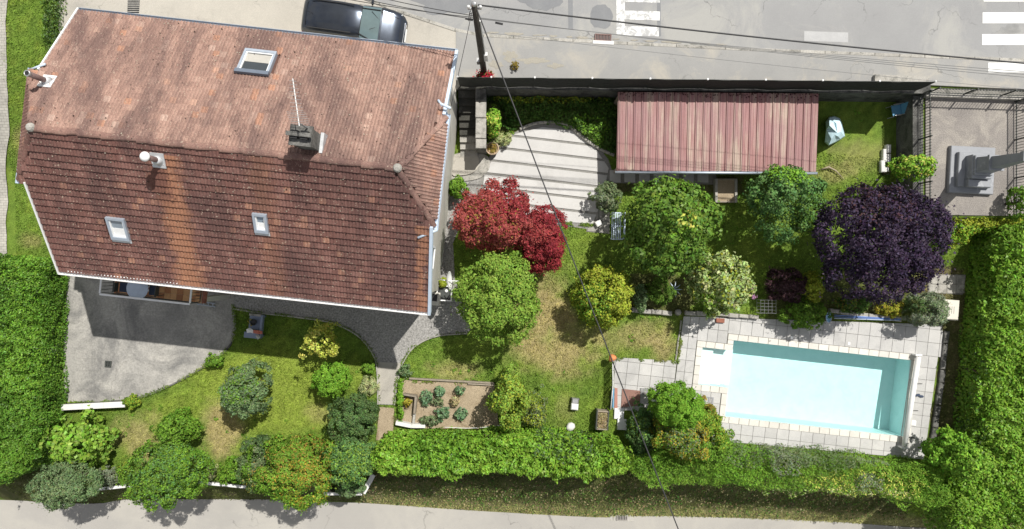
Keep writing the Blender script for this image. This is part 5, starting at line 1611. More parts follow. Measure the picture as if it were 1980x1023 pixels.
# red flower trough strapped round the foot
fb = thing('flower_trough', 'trough of red flowers at the foot of the utility pole', 'planter', (pb.x + .05, pb.y - .22, ZS + .03), R(8))
T = WM[fb.name]
mbx = MB().bbox((0, 0, 0), (.62, .24, .26), 0, .02); mbx.v = [tuple(T @ (Vector(p) + Vector((0, 0, .14)))) for p in mbx.v]; mbx.build('trough', M['brick'], fb)
n = 420
p_ = np.stack([pb.x + .05 + rng.normal(0, .17, n), pb.y - .2 + rng.normal(0, .085, n), ZS + .32 + np.abs(rng.normal(0, .07, n))], 1)
cl = np.where(rng.random((n, 1)) < .72, np.array([[.42, .025, .05]]), np.array([[.07, .15, .03]])) * rng.uniform(.7, 1.3, (n, 1))
foliage('foliage', p_, rng.normal(size=(n, 3)) * .5 + np.array((0, 0, 1)), rng.uniform(.05, .09, n), cl, M['leaf'], fb, .8)

def cable(label, pts, r, mat='wire', sag=0.0, n=18, group=None):
    a, b = Vector(pts[0]), Vector(pts[-1])
    path = [a.lerp(b, i / n) - Vector((0, 0, sag * 4 * (i / n) * (1 - i / n))) for i in range(n + 1)]
    solo(MB().tube(path, r, 5), 'overhead_cable', M[mat], label, 'cable', 'overhead cables at the utility pole')
top = Vector((pb.x, pb.y, zt - .15))
def far(px, py, z): return P(px, py, z)
cable('thick black overhead cable crossing the street to the right edge', [top + Vector((.1, .05, -.05)), far(2080, 131, 7.9)], .026, sag=.25)
for k, (dz, e) in enumerate(((0, 146), (.06, 152), (.12, 158))):
    cable(['uppermost', 'middle', 'lowest'][k] + ' of three thin parallel cables over the pavement right of the pole', [Vector((pb.x + .12, pb.y, 7.6 + dz)), far(2080, e, 7.1 + dz)], .010, 'wire_grey', sag=.3)
cable('faint single wire below the parallel cables, right of the pole', [Vector((pb.x + .1, pb.y, 6.4)), far(2080, 181, 6.0)], .007, 'wire_grey', sag=.3)
for k, (px, py) in enumerate(((560, -36), (545, -27), (600, -40))):
    cable(['lower', 'lowest', 'upper'][k] + ' thin cable running left from the pole over the forecourt', [Vector((pb.x - .1, pb.y, 7.6 + k * .15)), far(px, py, 7.4 + k * .1)], .012, 'wire', sag=.25)
cable('black cable crossing over the whole garden from pole to lane', [top + Vector((.08, -.08, -.1)), far(1336, 1085, 6.2)], .022, sag=.35, n=30)
cable('thin service wire from the pole down to the house side', [top + Vector((-.1, -.05, -.4)), HP(CUR + .02, CVN - .35, 6.9)], .010, sag=.1)
# splice weights on the cables beside the pole
for (px, nm) in ((907, 'left'), (965, 'right')):
    c = P(px, 37 if nm == 'left' else 45, 7.55)
    solo(MB().tube([c + Vector((-.12, .02, 0)), c + Vector((.12, -.03, 0))], .035, 8), 'cable_splice', M['wire'], 'dark cable splice just %s of the utility pole top' % nm, 'cable splice')

# ---------------------------------------------------------------- car
def carpaint():
    m, N, L, B = newmat('black_car_paint')
    p = pos(N); f = noise_node(N, L, p, 2.0, 4)
    L.new(ramp(N, L, f, [(0.3, (0.030, 0.037, 0.050)), (0.7, (0.050, 0.060, 0.078))]), B.inputs['Base Color'])
    B.inputs['Metallic'].default_value = 0.75; B.inputs['Roughness'].default_value = 0.22
    B.inputs['Coat Weight'].default_value = 1.0; B.inputs['Coat Roughness'].default_value = 0.05
    return m
M['car'] = carpaint()
cc_ = P(686, 50, ZS + .8)
car = thing('parked_car', 'black compact hatchback parked on the forecourt against the house', 'car', (cc_.x, cc_.y, ZS + .012), R(-8.2))
T = WM[car.name]
# stations: x, half width at belt, sill z, belt z, roof half width, roof z   (front = +x)
Lc = 4.0; hw = .86
stn = [(-2.00, .62, .34, .62, .44, .68), (-1.96, .74, .26, .80, .50, .98), (-1.90, .80, .22, .92, .53, 1.36), (-1.74, .84, .20, .96, .55, 1.55), (-1.2, .86, .20, .96, .57, 1.60), (-.4, .86, .20, .95, .57, 1.61), (.15, .86, .20, .94, .56, 1.58),
       (.40, .86, .20, .93, .55, 1.50), (1.02, .85, .20, .93, .72, 1.02), (1.10, .85, .20, .92, .74, .985), (1.45, .83, .20, .86, .69, .92), (1.74, .78, .22, .76, .62, .83), (1.90, .68, .26, .66, .50, .72), (1.98, .54, .32, .54, .36, .60)]
rings = []
for (x, w_, zs_, zb, rw_, rz_) in stn:
    half = [(w_ * .93, zs_), (w_ * .995, zs_ + (zb - zs_) * .35), (w_, zs_ + (zb - zs_) * .72), (w_ * .975, zb), (rw_ * 1.05 + (w_ - rw_) * .10, zb + (rz_ - zb) * .86), (rw_ * .90, rz_ - .015 * (rz_ > 1)), (rw_ * .45, rz_ + .012), (0, rz_ + .018)]
    rings.append([(x, y, z) for y, z in half] + [(x, -y, z) for y, z in half[-2::-1]])
K = len(rings[0])
faces = {'body': [], 'windscreen': [], 'side': [], 'rear': []}
for i in range(len(stn) - 1):
    for j in range(K - 1):
        f = (i * K + j, (i + 1) * K + j, (i + 1) * K + j + 1, i * K + j + 1)
        top_ = 4 <= j <= K - 6
        glassband = j in (3, K - 5)
        if i == 7 and (4 <= j <= K - 6): faces['windscreen'].append(f)
        elif glassband and i in (3, 4, 5, 6): faces['side'].append(f)
        elif i == 1 and top_: faces['rear'].append(f)
        elif glassband and i == 7: faces['body'].append(f)
        else: faces['body'].append(f)
vv = [T @ Vector(p) for r_ in rings for p in r_]
capF = tuple((len(stn) - 1) * K + j for j in range(K)); capR = tuple(range(K - 1, -1, -1))
und = [((i) * K, i * K + K - 1, (i + 1) * K + K - 1, (i + 1) * K) for i in range(len(stn) - 1)]
def car_mesh(nm, fs, mat, sub=True, off=0.0):
    used = sorted({i for f in fs for i in f}); mp_ = {a: b for b, a in enumerate(used)}
    o = MB().add([vv[i] for i in used], [tuple(mp_[i] for i in f) for f in fs]).build(nm, mat, car, True)
    return o
body = car_mesh('body', faces['body'] + [capF, capR] + und, M['car'])
car_mesh('windscreen', faces['windscreen'], M['car_glass'])
car_mesh('rear_window', faces['rear'], M['car_glass_side'])
s1 = [f for f in faces['side'] if f[0] % K == 3]; s2 = [f for f in faces['side'] if f[0] % K == K - 5]
for grp in (s1, s2):
    for k in range(len(grp)): car_mesh('side_window', [grp[k]], M['car_glass_side'])
tx = lambda mb: (setattr(mb, 'v', [tuple(T @ Vector(p)) for p in mb.v]), mb)[1]
M['tyre'] = flat('tyre', (0.02, 0.02, 0.02), 0.85); M['alloy'] = flat('alloy', (0.45, 0.45, 0.46), 0.35, 0.8)
M['lamp'] = glassmat('headlamp_glass', (0.45, 0.47, 0.48)); M['taillamp'] = glassmat('tail_lamp_glass', (0.30, 0.015, 0.015))
for x in (-1.28, 1.25):
    for s_ in (-1, 1):
        Mx = Matrix.Translation((x, s_ * .78, .31)) @ Matrix.Rotation(R(90), 4, 'X')
        w_ = tx(MB().lathe(None, [(.18, -.09), (.29, -.09), (.31, -.06), (.31, .06), (.29, .09), (.18, .09)], 20, M=Mx)).build('wheel', M['tyre'], car, True)
        tx(MB().lathe(None, [(.03, -.096), (.17, -.085), (.19, -.08), (.19, .08), (.17, .085), (.03, .096)], 16, M=Mx)).build('rim', M['alloy'], w_, True)
for s_ in (-1, 1):
    tx(MB().lathe(None, [(.02, -.05), (.075, -.035), (.085, .02), (.06, .05)], 10, M=Matrix.Translation((.62, s_ * .97, .98)) @ Matrix.Rotation(R(90), 4, 'Y') @ Matrix.Diagonal((1, 1.5, 1, 1)))).build('wing_mirror', M['car'], car, True)
    tx(MB().beam((.62, s_ * .84, .95), (.62, s_ * .93, .96), .05, .05)).build('mirror_arm', M['black'], car)
    tx(MB().lathe(None, [(.02, -.03), (.10, -.02), (.12, .02), (.02, .05)], 12, M=Matrix.Translation((1.79, s_ * .56, .70)) @ Matrix.Rotation(R(62), 4, 'Y') @ Matrix.Diagonal((1, 1.5, 1, 1)))).build('headlight', M['lamp'], car, True)
    tx(MB().box((-1.935, s_ * .70, .95), (.10, .12, .46))).build('tail_light', M['taillamp'], car)
    tx(MB().beam((-1.6, s_ * .54, 1.60), (.1, s_ * .54, 1.63), .03, .03)).build('roof_rail', M['black'], car)
    tx(MB().beam((1.02, s_ * .1 + .15, 1.02), (.72, s_ * .35 + .15, 1.275), .015, .012)).build('wiper', M['black'], car)
    for xx in (-.62, .28): tx(MB().beam((xx - .09, s_ * .872, .83), (xx + .09, s_ * .872, .83), .02, .025)).build('door_handle', M['steel'], car)
for s_ in (-1, 1):
    tx(MB().tube([(1.12, s_ * .60, 1.005), (1.45, s_ * .57, .945), (1.72, s_ * .50, .862)], .006, 4)).build('bonnet_seam', M['black'], car)
    tx(MB().tube([(.40, s_ * .50, 1.515), (1.0, s_ * .66, 1.05)], .02, 5)).build('windscreen_pillar', M['black'], car)
tx(MB().tube([(.40, -.50, 1.518), (.40, 0, 1.53), (.40, .50, 1.518)], .012, 5)).build('windscreen_trim', M['black'], car)
tx(MB().tube([(-1.70, -.48, 1.56), (-1.71, 0, 1.575), (-1.70, .48, 1.56)], .008, 4)).build('hatch_seam', M['black'], car)
tx(MB().lathe((.66, -.30, 1.14), [(.16, -.01), (.17, .0), (.15, .01)], 14)).build('steering_wheel', M['black'], car)
tx(MB().beam((1.03, -.72, 1.0), (1.03, .72, 1.0), .12, .02)).build('scuttle', M['black'], car)
tx(MB().tube([(-1.45, 0, 1.60), (-1.62, 0, 1.80)], .008, 5)).build('aerial', M['black'], car)
tx(MB().beam((1.93, -.42, .66), (1.93, .42, .66), .03, .05)).build('chrome_bar', M['steel'], car)
tx(MB().beam((-2.0, -.26, .58), (-2.0, .26, .58), .03, .11)).build('number_plate', M['white'], car)
tx(MB().beam((1.985, -.26, .42), (1.985, .26, .42), .03, .11)).build('number_plate', M['white'], car)

# ---------------------------------------------------------------- small garden things
def bench():
    c = P(1193.5, 437, .45)
    t = thing('slatted_bench', 'blue-grey slatted metal bench beside the big dark tree', 'bench', (c.x, c.y, 0), R(-1.5))
    T = WM[t.name]
    b = lambda s, q: MB().box(None, s, M=T @ Matrix.Translation(q))
    for k in range(6): b((.035, 1.10, .03), (-.22 + k * .072, 0, .43)).build('slat', M['bluegrey'], t)
    for y in (-.56, 0, .56): b((.50, .04, .03), (0, y, .40)).build('crossbar', M['bluegrey'], t)
    for y in (-.52, .52):
        b((.04, .04, .40), (-.22, y, .20)).build('leg', M['bluegrey'], t)
        b((.04, .04, .80), (.25, y, .40)).build('leg', M['bluegrey'], t)
    for k in range(3): b((.03, 1.12, .06), (.27, 0, .52 + k * .12)).build('back_slat', M['bluegrey'], t)
bench()
solo(MB().bbox((*P(1157, 432, .12)[:2], .12), (.26, .24, .24), R(30), .03), 'stone_block', M['white_wall'], 'small pale stone block on the flags left of the slatted bench', 'stone')
# terracotta tub by the steps
c = P(952, 287, .35)
t = thing('plant_tub', 'round buff flower tub standing at the foot of the stair wall', 'planter', (c.x, c.y, 0))
MB().lathe((c.x, c.y, 0), [(.19, 0), (.25, .32), (.285, .34), (.285, .40), (.24, .40), (.23, .33), (.02, .32)], 22).build('tub', pmat('buff_clay', (.50, .38, .26), (.42, .31, .21), 6), t, True)
n = 160; rr_ = np.sqrt(rng.random(n)) * .2; aa = rng.random(n) * 6.28
foliage('plant', np.stack([c.x + rr_ * np.cos(aa), c.y + rr_ * np.sin(aa), .36 + rng.random(n) * .10], 1), rng.normal(size=(n, 3)) * .5 + np.array((0, 0, 1)), rng.uniform(.04, .09, n), leafcol('autumn', n), M['leaf'], t)

# blue tarpaulin heap by the shed
def tarp():
    zc = .75
    out = [(1594, 275), (1597, 250), (1596, 236), (1603, 226), (1613, 224), (1624, 229), (1628, 237), (1632, 255), (1634, 264), (1626, 270), (1617, 275), (1602, 282)]
    n = len(out); v = []
    base = [P(x, y, .05) for x, y in out]
    mid = [P(1613 + (x - 1613) * .93, 252 + (y - 252) * .93, .55 + .12 * (i % 2) + random.uniform(-.08, .08)) for i, (x, y) in enumerate(out)]
    upp = [P(1615 + (x - 1613) * .55 + random.uniform(-4, 4), 251 + (y - 252) * .62 + random.uniform(-5, 5), .92 + random.uniform(-.10, .10)) for i, (x, y) in enumerate(out)]
    tip = P(1619, 257, 1.0)
    v = base + mid + upp + [tip]
    f = []
    for k in (0, n):
        for i in range(n):
            j = (i + 1) % n
            f += [(k + i, k + j, k + n + j), (k + i, k + n + j, k + n + i)] if i % 2 else [(k + i, k + j, k + n + i), (k + j, k + n + j, k + n + i)]
    f += [(2 * n + i, 2 * n + (i + 1) % n, 3 * n) for i in range(n)]
    mb = MB().add(v, [g[::-1] for g in f])
    bm = bmesh.new(); me0 = mb.mesh('t'); bm.from_mesh(me0); bmesh.ops.recalc_face_normals(bm, faces=bm.faces); bm.to_mesh(me0)
    m2 = MB(); m2.v = [tuple(x.co) for x in me0.vertices]; m2.f = [tuple(p.vertices) for p in me0.polygons]
    solo(m2, 'tarpaulin', flat('pale_blue_tarp', (0.60, 0.80, 0.88), 0.4, var=.10), 'crumpled pale blue tarpaulin over a heap right of the shed', 'tarpaulin')
tarp()
# blue folding chair in the corner
c = P(1734, 213, .45)
t = thing('folding_chair', 'blue folding garden chair in the shaded corner by the plot wall', 'chair', (c.x, c.y, 0), R(10))
T = WM[t.name]; M['blue'] = flat('blue_cloth', (0.10, 0.28, 0.45), .7)
b = lambda s, q, ry=0: MB().box(None, s, M=T @ Matrix.Translation(q) @ Matrix.Rotation(ry, 4, 'Y'))
b((.40, .42, .03), (0, 0, .44)).build('seat', M['blue'], t); b((.03, .42, .42), (.24, 0, .68), R(14)).build('backrest', M['blue'], t)
for y in (-.23, .23):
    MB().tube([T @ Vector((-.2, y, .01)), T @ Vector((.24, y, .62))], .012, 6).build('leg', M['steel'], t); MB().tube([T @ Vector((.2, y, .01)), T @ Vector((-.2, y, .46))], .012, 6).build('leg', M['steel'], t)
    MB().tube([T @ Vector((-.2, y, .62)), T @ Vector((.22, y, .64))], .014, 6).build('armrest', M['steel'], t)
# dead branch on the lawn
bp_ = [P(x, y, z) for x, y, z in ((1588, 328, .05), (1602, 323, .12), (1616, 330, .10), (1632, 347, .05))]
solo(MB().tube(bp_, [.035, .045, .03, .012], 7).tube([bp_[1], P(1605, 318, .2)], [.02, .008], 5), 'fallen_branch', pmat('dead_wood', (.42, .36, .25), (.30, .25, .17), 8), 'crooked dead branch lying on the lawn below the tarpaulin', 'branch', None, True)
# edging stones beside the plot wall
for k, (x, y, w_, h_) in enumerate(((1717, 288, .2, .35), (1709, 300, .14, .5), (1716, 306, .22, .35), (1706, 322, .18, .5), (1713, 330, .2, .3))):
    c = P(x, y, .1)
    solo(MB().bbox((c.x, c.y, .09), (w_, h_, .2), R(random.uniform(-6, 6)), .03), 'edging_stone', M['white_wall'], ['pale edging stone nearest the shaded corner, beside the plot wall', 'long pale edging stone, left in the upper pair by the plot wall', 'pale edging stone, right in the upper pair by the plot wall', 'long pale edging stone nearest the purple tree, left one', 'short pale edging stone nearest the purple tree, right one'][k], 'stone', 'edging stones by the plot wall')

# blue garden seat on the shaded lawn
c = P(494, 631, .4)
t = thing('garden_armchair', 'blue-grey garden armchair with dark pot and crumpled cloth on the shaded lawn', 'chair', (c.x, c.y, 0), R(-6))
T = WM[t.name]; M['greyblue'] = flat('grey_blue_plastic', (0.20, 0.24, 0.33), .6)
b = lambda s, q: MB().bbox((0, 0, 0), s, 0, .02)
def gb(s, q, nm, m_='greyblue'):
    mb = MB().bbox((0, 0, 0), s, 0, .015); mb.v = [tuple(T @ (Vector(p) + Vector(q))) for p in mb.v]; return mb.build(nm, M[m_] if isinstance(m_, str) else m_, t)
gb((.52, .62, .10), (-.04, .16, .33), 'seat'); gb((.10, .98, .22), (.28, .02, .46), 'armrest'); gb((.58, .24, .46), (-.06, -.36, .44), 'backrest')
gb((.54, .10, .10), (-.06, .47, .34), 'footboard', 'stone_light')
for x in (-.24, .24):
    for y in (-.40, .42): gb((.06, .06, .28), (x, y, .14), 'leg')
cp_ = T @ Vector((-.06, .18, .38))
solo(MB().lathe(cp_, [(.10, 0), (.13, .16), (.14, .17), (.12, .17), (.11, .12), (.01, .11)], 16), 'dark_pot', M['black'], 'round dark pot standing on the blue-grey garden armchair', 'pot', None, True)
n = 30; p_ = np.array(T @ Vector((-.22, .16, .43))) + rng.normal(size=(n, 3)) * np.array((.045, .06, .02))
fo = foliage('yellow_leaves', p_, rng.normal(size=(n, 3)) * .4 + np.array((0, 0, 1)), rng.uniform(.05, .10, n), leafcol('gold', n), M['leaf'], None, .8)
tag(fo, 'few yellow leaves lying beside the dark pot on the armchair', 'leaves', kind='stuff')
def cloth(pts, z, mat, label, nm='crumpled_cloth'):
    m = MB(); c = Vector((sum(p[0] for p in pts) / len(pts), sum(p[1] for p in pts) / len(pts), z + .07)); n = len(pts)
    v = [(x, y, z + random.uniform(-.01, .04)) for x, y in pts] + [(c.x + (x - c.x) * .55, c.y + (y - c.y) * .55, z + random.uniform(.02, .08)) for x, y in pts] + [tuple(c)] + [(x, y, z - .015) for x, y in pts]
    f = [(i, (i + 1) % n, n + (i + 1) % n, n + i) for i in range(n)] + [(n + i, n + (i + 1) % n, 2 * n) for i in range(n)] + [((i + 1) % n, i, 2 * n + 1 + i, 2 * n + 1 + (i + 1) % n) for i in range(n)] + [tuple(2 * n + 1 + i for i in range(n))[::-1]]
    m.add(v, f); solo(m, nm, mat, label, 'cloth', 'cloths on the garden armchair')
W2 = lambda pts, z: [tuple(P(x, y, z)[:2]) for x, y in pts]
cloth(W2([(476, 637), (482, 634), (489, 638), (489, 645), (484, 643), (477, 644)], .7), .67, M['white'], 'crumpled white cloth on the left of the blue-grey armchair back')
cloth(W2([(490, 638), (500, 639), (507, 641), (507, 646), (498, 646), (490, 644)], .7), .68, flat('red_cloth', (.50, .16, .11), .8), 'crumpled red cloth on the back of the blue-grey armchair')
cloth(W2([(493, 646), (500, 648), (503, 652), (498, 657), (495, 652)], .7), .67, flat('grey_cloth', (.45, .45, .43), .8), 'small grey cloth hanging over the back of the blue-grey armchair')

# low white retaining wall left
def lowwall(name, label, a, b, zt_, th, hgt, mat='white_wall'):
    pa, pb_ = P(*a, zt_), P(*b, zt_)
    t = thing(name, label, 'wall', ((pa.x + pb_.x) / 2, (pa.y + pb_.y) / 2, zt_ - hgt))
    MB().beam((pa.x, pa.y, zt_ - .06 - (hgt - .06) / 2), (pb_.x, pb_.y, zt_ - .06 - (hgt - .06) / 2), th * .8, hgt - .06).build('wall', M['stone'], t)
    n = max(1, round((pb_ - pa).length / .9))
    for i in range(n):
        p, q = pa.lerp(pb_, i / n), pa.lerp(pb_, (i + 1) / n); d = (q - p).normalized() * .005
        MB().beam((p.x + d.x, p.y + d.y, zt_ - .028), (q.x - d.x, q.y - d.y, zt_ - .028), th, .056).build('coping', M[mat], t)
lowwall('low_wall', 'low white-topped wall at the lower edge of the left patio', (118, 788), (241, 782), .45, .24, .6)
lowwall('lane_wall', 'short white-topped lane wall between the grey shrub and round dark shrub', (180, 947), (275, 937), .15, .12, 2.2)
lowwall('lane_wall', 'short white-topped lane wall below the pale yellow plant', (380, 933), (475, 942), .15, .12, 2.2)
lowwall('lane_wall', 'white wall end under the blue-green shrub by the long hedge', (625, 955), (700, 955), .10, .12, 2.1)
lowwall('lane_wall', 'slanting white wall end at the left tip of the long hedge', (702, 954), (722, 918), .10, .2, 1.9)

# vegetable plot timbers
def board(a, b, z0, w_, h_, label, mat='wood'):
    pa, pb_ = P(*a, z0 + h_), P(*b, z0 + h_)
    solo(MB().beam((pa.x, pa.y, z0 + h_ / 2), (pb_.x, pb_.y, z0 + h_ / 2), w_, h_), 'plot_board', M[mat], label, 'board')
board((780, 763), (805, 767), .02, .06, .35, 'short dark board across the top of the small earth box')
board((804, 768), (801, 800), .02, .09, .35, 'upright-edged board on the right side of the small earth box')
board((801, 801), (799, 822), .02, .10, .2, 'pale board end lying in line with the earth box side', 'stone_light')
for k, (a, b) in enumerate((((765, 818), (795, 824)), ((795, 824), (822, 824)))):
    board(a, b, .0, .16, .3, ['pale stone lip at the left corner under the earth box', 'pale stone lip beside the hedge under the earth box'][k], 'white_wall')
pa_ = [P(x, y, .3) for x, y in ((860, 826), (900, 828), (930, 827), (970, 822))]
solo(MB().tube(pa_, .012, 5), 'garden_wire', M['white'], 'pale wire strung along the lower edge of the vegetable plot', 'wire')

# things on the lawn by the pool approach
c = P(1112, 783, .35)
t = thing('mower_box', 'small white and grey box standing on the lawn', 'box', (c.x, c.y, 0), R(-6))
T = WM[t.name]
for s_, q, m_ in (((.30, .26, .30), (0, -.10, .18), 'white'), ((.30, .22, .24), (0, .15, .16), 'steel')):
    mb = MB().bbox((0, 0, 0), s_, 0, .04); mb.v = [tuple(T @ (Vector(p) + Vector(q))) for p in mb.v]; mb.build('lid' if m_ == 'steel' else 'body', M[m_], t)
for x in (-.16, .16):
    MB().lathe(None, [(.02, -.02), (.07, -.02), (.07, .02), (.02, .02)], 10, M=T @ Matrix.Translation((x, .2, .07)) @ Matrix.Rotation(R(90), 4, 'Y')).build('wheel', M['black'], t)
c = P(1103, 826, .15)
mbr = MB().lathe((c.x, c.y, 0), [(.16, 0), (.20, .10), (.15, .22), (.04, .27)], 9)
mbr.v = [(x + .03 * math.sin(9 * y), y * 1, z + .02 * math.sin(12 * x)) for x, y, z in mbr.v]
solo(mbr, 'white_stone', M['white_wall'], 'rounded white stone at the edge of the long hedge', 'stone', None, True)
# planter trolley
c = P(1165, 813, .6)
t = thing('planter_trough', 'grey wooden planter trough full of dry stalks beside the deck', 'planter', (c.x, c.y, 0), R(-4))
T = WM[t.name]
for s_, q in (((.05, .80, .40), (-.24, 0, .40)), ((.05, .80, .40), (.24, 0, .40)), ((.43, .05, .40), (0, .375, .40)), ((.43, .05, .40), (0, -.375, .40))):
    MB().box(None, s_, M=T @ Matrix.Translation(q)).build('side_board', M['wood'] if s_[0] > .1 else M['iron'], t)
MB().box(None, (.43, .70, .3), M=T @ Matrix.Translation((0, 0, .36))).build('soil', M['soil'], t)
for x in (-.22, .22):
    for y in (-.36, .36): MB().box(None, (.06, .06, .22), M=T @ Matrix.Translation((x, y, .11))).build('leg', M['iron'], t)
n = 420; p_ = np.stack([rng.uniform(-.2, .2, n), rng.uniform(-.34, .34, n), .52 + rng.random(n) * .15], 1)
p_ = np.array([tuple(T @ Vector(q)) for q in p_])
foliage('stalks', p_, rng.normal(size=(n, 3)), rng.uniform(.05, .12, n), leafcol('dry', n), M['leaf_matt'], t, .3)
# white slabs
for k, (x, y) in enumerate(((1197, 800), (1203, 821))):
    c = P(x, y, .08)
    solo(MB().bbox((c.x, c.y, .05), (.42, .46, .12), R(-3), .02), 'white_slab', M['white'], ['white square slab next to the deck corner', 'white square slab lower down, beside the dark green bush'][k], 'slab', 'white slabs by the deck')
# low fence with netting and orange bag
a, b = P(1185, 697, .7), P(1181, 792, .7)
t = thing('low_fence', 'low wire fence with white rail along the deck end', 'fence', ((a.x + b.x) / 2, (a.y + b.y) / 2, 0))
mid_ = a.lerp(b, .5) + Vector((.05, 0, 0))
MB().tube([a, mid_, b], .022, 7).build('top_rail', M['white'], t, True)
for i in range(6):
    p = a.lerp(b, i / 5); MB().tube([(p.x + .05 * math.sin(i / 5 * 3.14), p.y, 0), (p.x + .05 * math.sin(i / 5 * 3.14), p.y, .72)], .018, 6).build('post', M['dark'], t)
for i in range(22):
    p = a.lerp(b, (i + .5) / 22); MB().box((p.x + .05, p.y, .36), (.012, .05, .62)).build('picket', M['iron'], t)
c = P(1184, 694, .75)
m = MB().lathe((c.x, c.y, .45), [(.05, 0), (.15, .08), (.17, .2), (.10, .32), (.03, .36)], 10)
m.v = [(x + .04 * math.sin(14 * y), y + .03 * math.sin(11 * z), z) for x, y, z in m.v]
solo(m, 'orange_bag', flat('orange_cloth', (.62, .24, .09), .7, var=.2), 'crumpled orange bag hung on the end of the low fence', 'bag', None, True)
for k, (pts_, mt, lb, nm) in enumerate(((((1203, 752), (1239, 756), (1237, 784), (1201, 788)), pmat('brown_mat', (.30, .17, .135), (.25, .14, .115), 4, .95, 50, .25, .3), 'square brown mat lying on the deck under the cable', 'mat'), (((1189, 750), (1194, 751), (1194, 789), (1188, 790)), pmat('pink_mat', (.46, .22, .17), (.40, .19, .15), 4), 'narrow reddish board on the deck beside the low fence', 'board'))):
    solo(MB().prism(W2(pts_, .08), .055, .075), 'deck_' + nm, mt, lb, nm)
a, b = P(1184, 752, .3), P(1183, 788, .3)
solo(MB().beam((a.x + .05, a.y, .2), (b.x + .05, b.y, .2), .05, .25), 'blue_board', M['blue'], 'narrow blue board leaning inside the low fence', 'board')
# pool shower column and reclined white post
c = P(1251, 766, 1.4)
bq = P(1246, 758, 0.05)
t = thing('pool_shower', 'white pool shower column standing beside the domed conifer', 'shower', (bq.x, bq.y, .05))
MB().tube([(bq.x, bq.y, .05), (bq.x, bq.y, 1.9), (bq.x + .05, bq.y - .03, 2.0)], .065, 10).build('column', M['white'], t, True)
MB().tube([(bq.x + .05, bq.y - .03, 2.0), (bq.x + .18, bq.y - .12, 2.02)], .03, 8).build('arm', M['white'], t, True)
MB().lathe((bq.x + .18, bq.y - .12, 1.96), [(.09, 0), (.08, .03), (.03, .06)], 14).build('shower_head', M['steel'], t, True)
MB().box((bq.x, bq.y, .075), (.35, .35, .05)).build('foot', M['steel'], t)
grate('deck_drain', 'small framed skimmer hatch in the deck beside the conifers', 1371, 775, .055, .30, .26, R(-6), 2, 1, bars='steel')
# brick on the deck edge
c = P(1393, 620, .15)
solo(MB().bbox((c.x, c.y, .10), (.36, .18, .12), R(-3), .012), 'loose_brick', M['brick'], 'reddish block lying on the deck below the pale variegated shrub', 'brick')
# low stone edge between border and deck/lawn
def stonerow(name, label, pts_, z0, w_, h_, step=.42, mat='stone_light'):
    ws = [P(x, y, h_) for x, y in pts_]
    t = thing(name, label, 'edging', (*((ws[0] + ws[-1]) / 2)[:2], 0))
    for a, b in zip(ws[:-1], ws[1:]):
        n = max(1, round((b - a).length / step))
        for i in range(n):
            p, q = a.lerp(b, i / n), a.lerp(b, (i + 1) / n); c = (p + q) / 2
            MB().bbox((c.x, c.y + random.uniform(-.01, .01), h_ / 2), ((q - p).length * .95, w_ * random.uniform(.85, 1.1), h_ * random.uniform(.9, 1.1)), math.atan2((q - p).y, (q - p).x) + R(random.uniform(-3, 3)), .03).build('stone', M[mat], t)
stonerow('border_edging', 'row of pale stones between the lawn and the shrub border', [(1222, 599), (1260, 603), (1300, 606)], 0, .2, .22)
c = P(1312, 604, .2); mbr = MB().lathe((c.x, c.y, 0), [(.12, 0), (.15, .12), (.11, .24), (.02, .28)], 8)
solo(mbr, 'boulder', M['stone_light'], 'single rounded boulder at the corner of the border edging', 'stone', None, True)
stonerow('border_edging', 'row of stones along the deck below the variegated shrub', [(1325, 606), (1390, 608), (1468, 614)], 0, .18, .22)
stonerow('border_edging', 'row of pale stones along the deck above the blue pool pole', [(1606, 600), (1680, 611), (1745, 618)], 0, .2, .25)
stonerow('border_edging', 'low dark stones along the right side of the pool deck', [(1832, 640), (1822, 740), (1806, 850)], 0, .22, .14, .5, 'stone')
stonerow('lawn_edging', 'narrow pale edging between the dry lawn and pool deck', [(1318, 620), (1312, 660), (1307, 698)], 0, .07, .09, .4)
# pool net and poles
a, b = P(1602, 611, .25), P(1742, 617, .25)
t = thing('pool_net', 'blue pool skimmer net with long poles lying along the border stones', 'pool net', (*((a + b) / 2)[:2], .05))
M['poolblue'] = flat('blue_anodised', (0.16, 0.27, 0.62), .4, .2)
for k in range(3):
    MB().tube([a + Vector((.25, .04 - k * .07, .0)), b + Vector((-.03 * k, .0 - k * .03, .0))], .018, 8).build('pole', M['poolblue'] if k < 2 else M['paleblue'], t, True)
fr_ = [a + Vector((.12 * math.cos(q), -.06 + .22 * math.sin(q), .02)) for q in np.linspace(0, 6.28, 17)]
MB().tube(fr_, .014, 6).build('net_frame', M['paleblue'], t, True)
v = [tuple(p) for p in fr_[:-1]] + [tuple(a + Vector((0, -.06, -.10)))]
MB().add(v, [(i, (i + 1) % 16, 16) for i in range(16)]).build('net', flat('net_mesh', (.30, .52, .72), .6), t)
# cover roller at the pool's end
a, b = P(1776, 690, .35), P(1749, 862, .35)
t = thing('cover_roller', 'long white pool cover roller across the right end of the pool', 'cover roller', (*((a + b) / 2)[:2], .05))
MB().tube([a, b], .105, 16).build('roll', M['white'], t, True)
for p, s_ in ((a, 1), (b, -1)):
    MB().tube([p + Vector((0, .12 * s_, 0)), p + Vector((0, .0, 0))], .03, 8).build('axle', M['steel'], t)
    MB().box((p.x, p.y + .08 * s_, .22), (.28, .06, .34)).build('stand', M['white'], t)
MB().tube([P(1764, 692, .12), P(1741, 850, .12)], .02, 6).build('rail', M['steel'], t)
for (y, x) in ((742, 1773), (794, 1765), (846, 1757)):
    p = P(x, y, .07); MB().box((p.x + .1, p.y, .07), (.26, .02, .02)).build('strap', M['dark'], t)
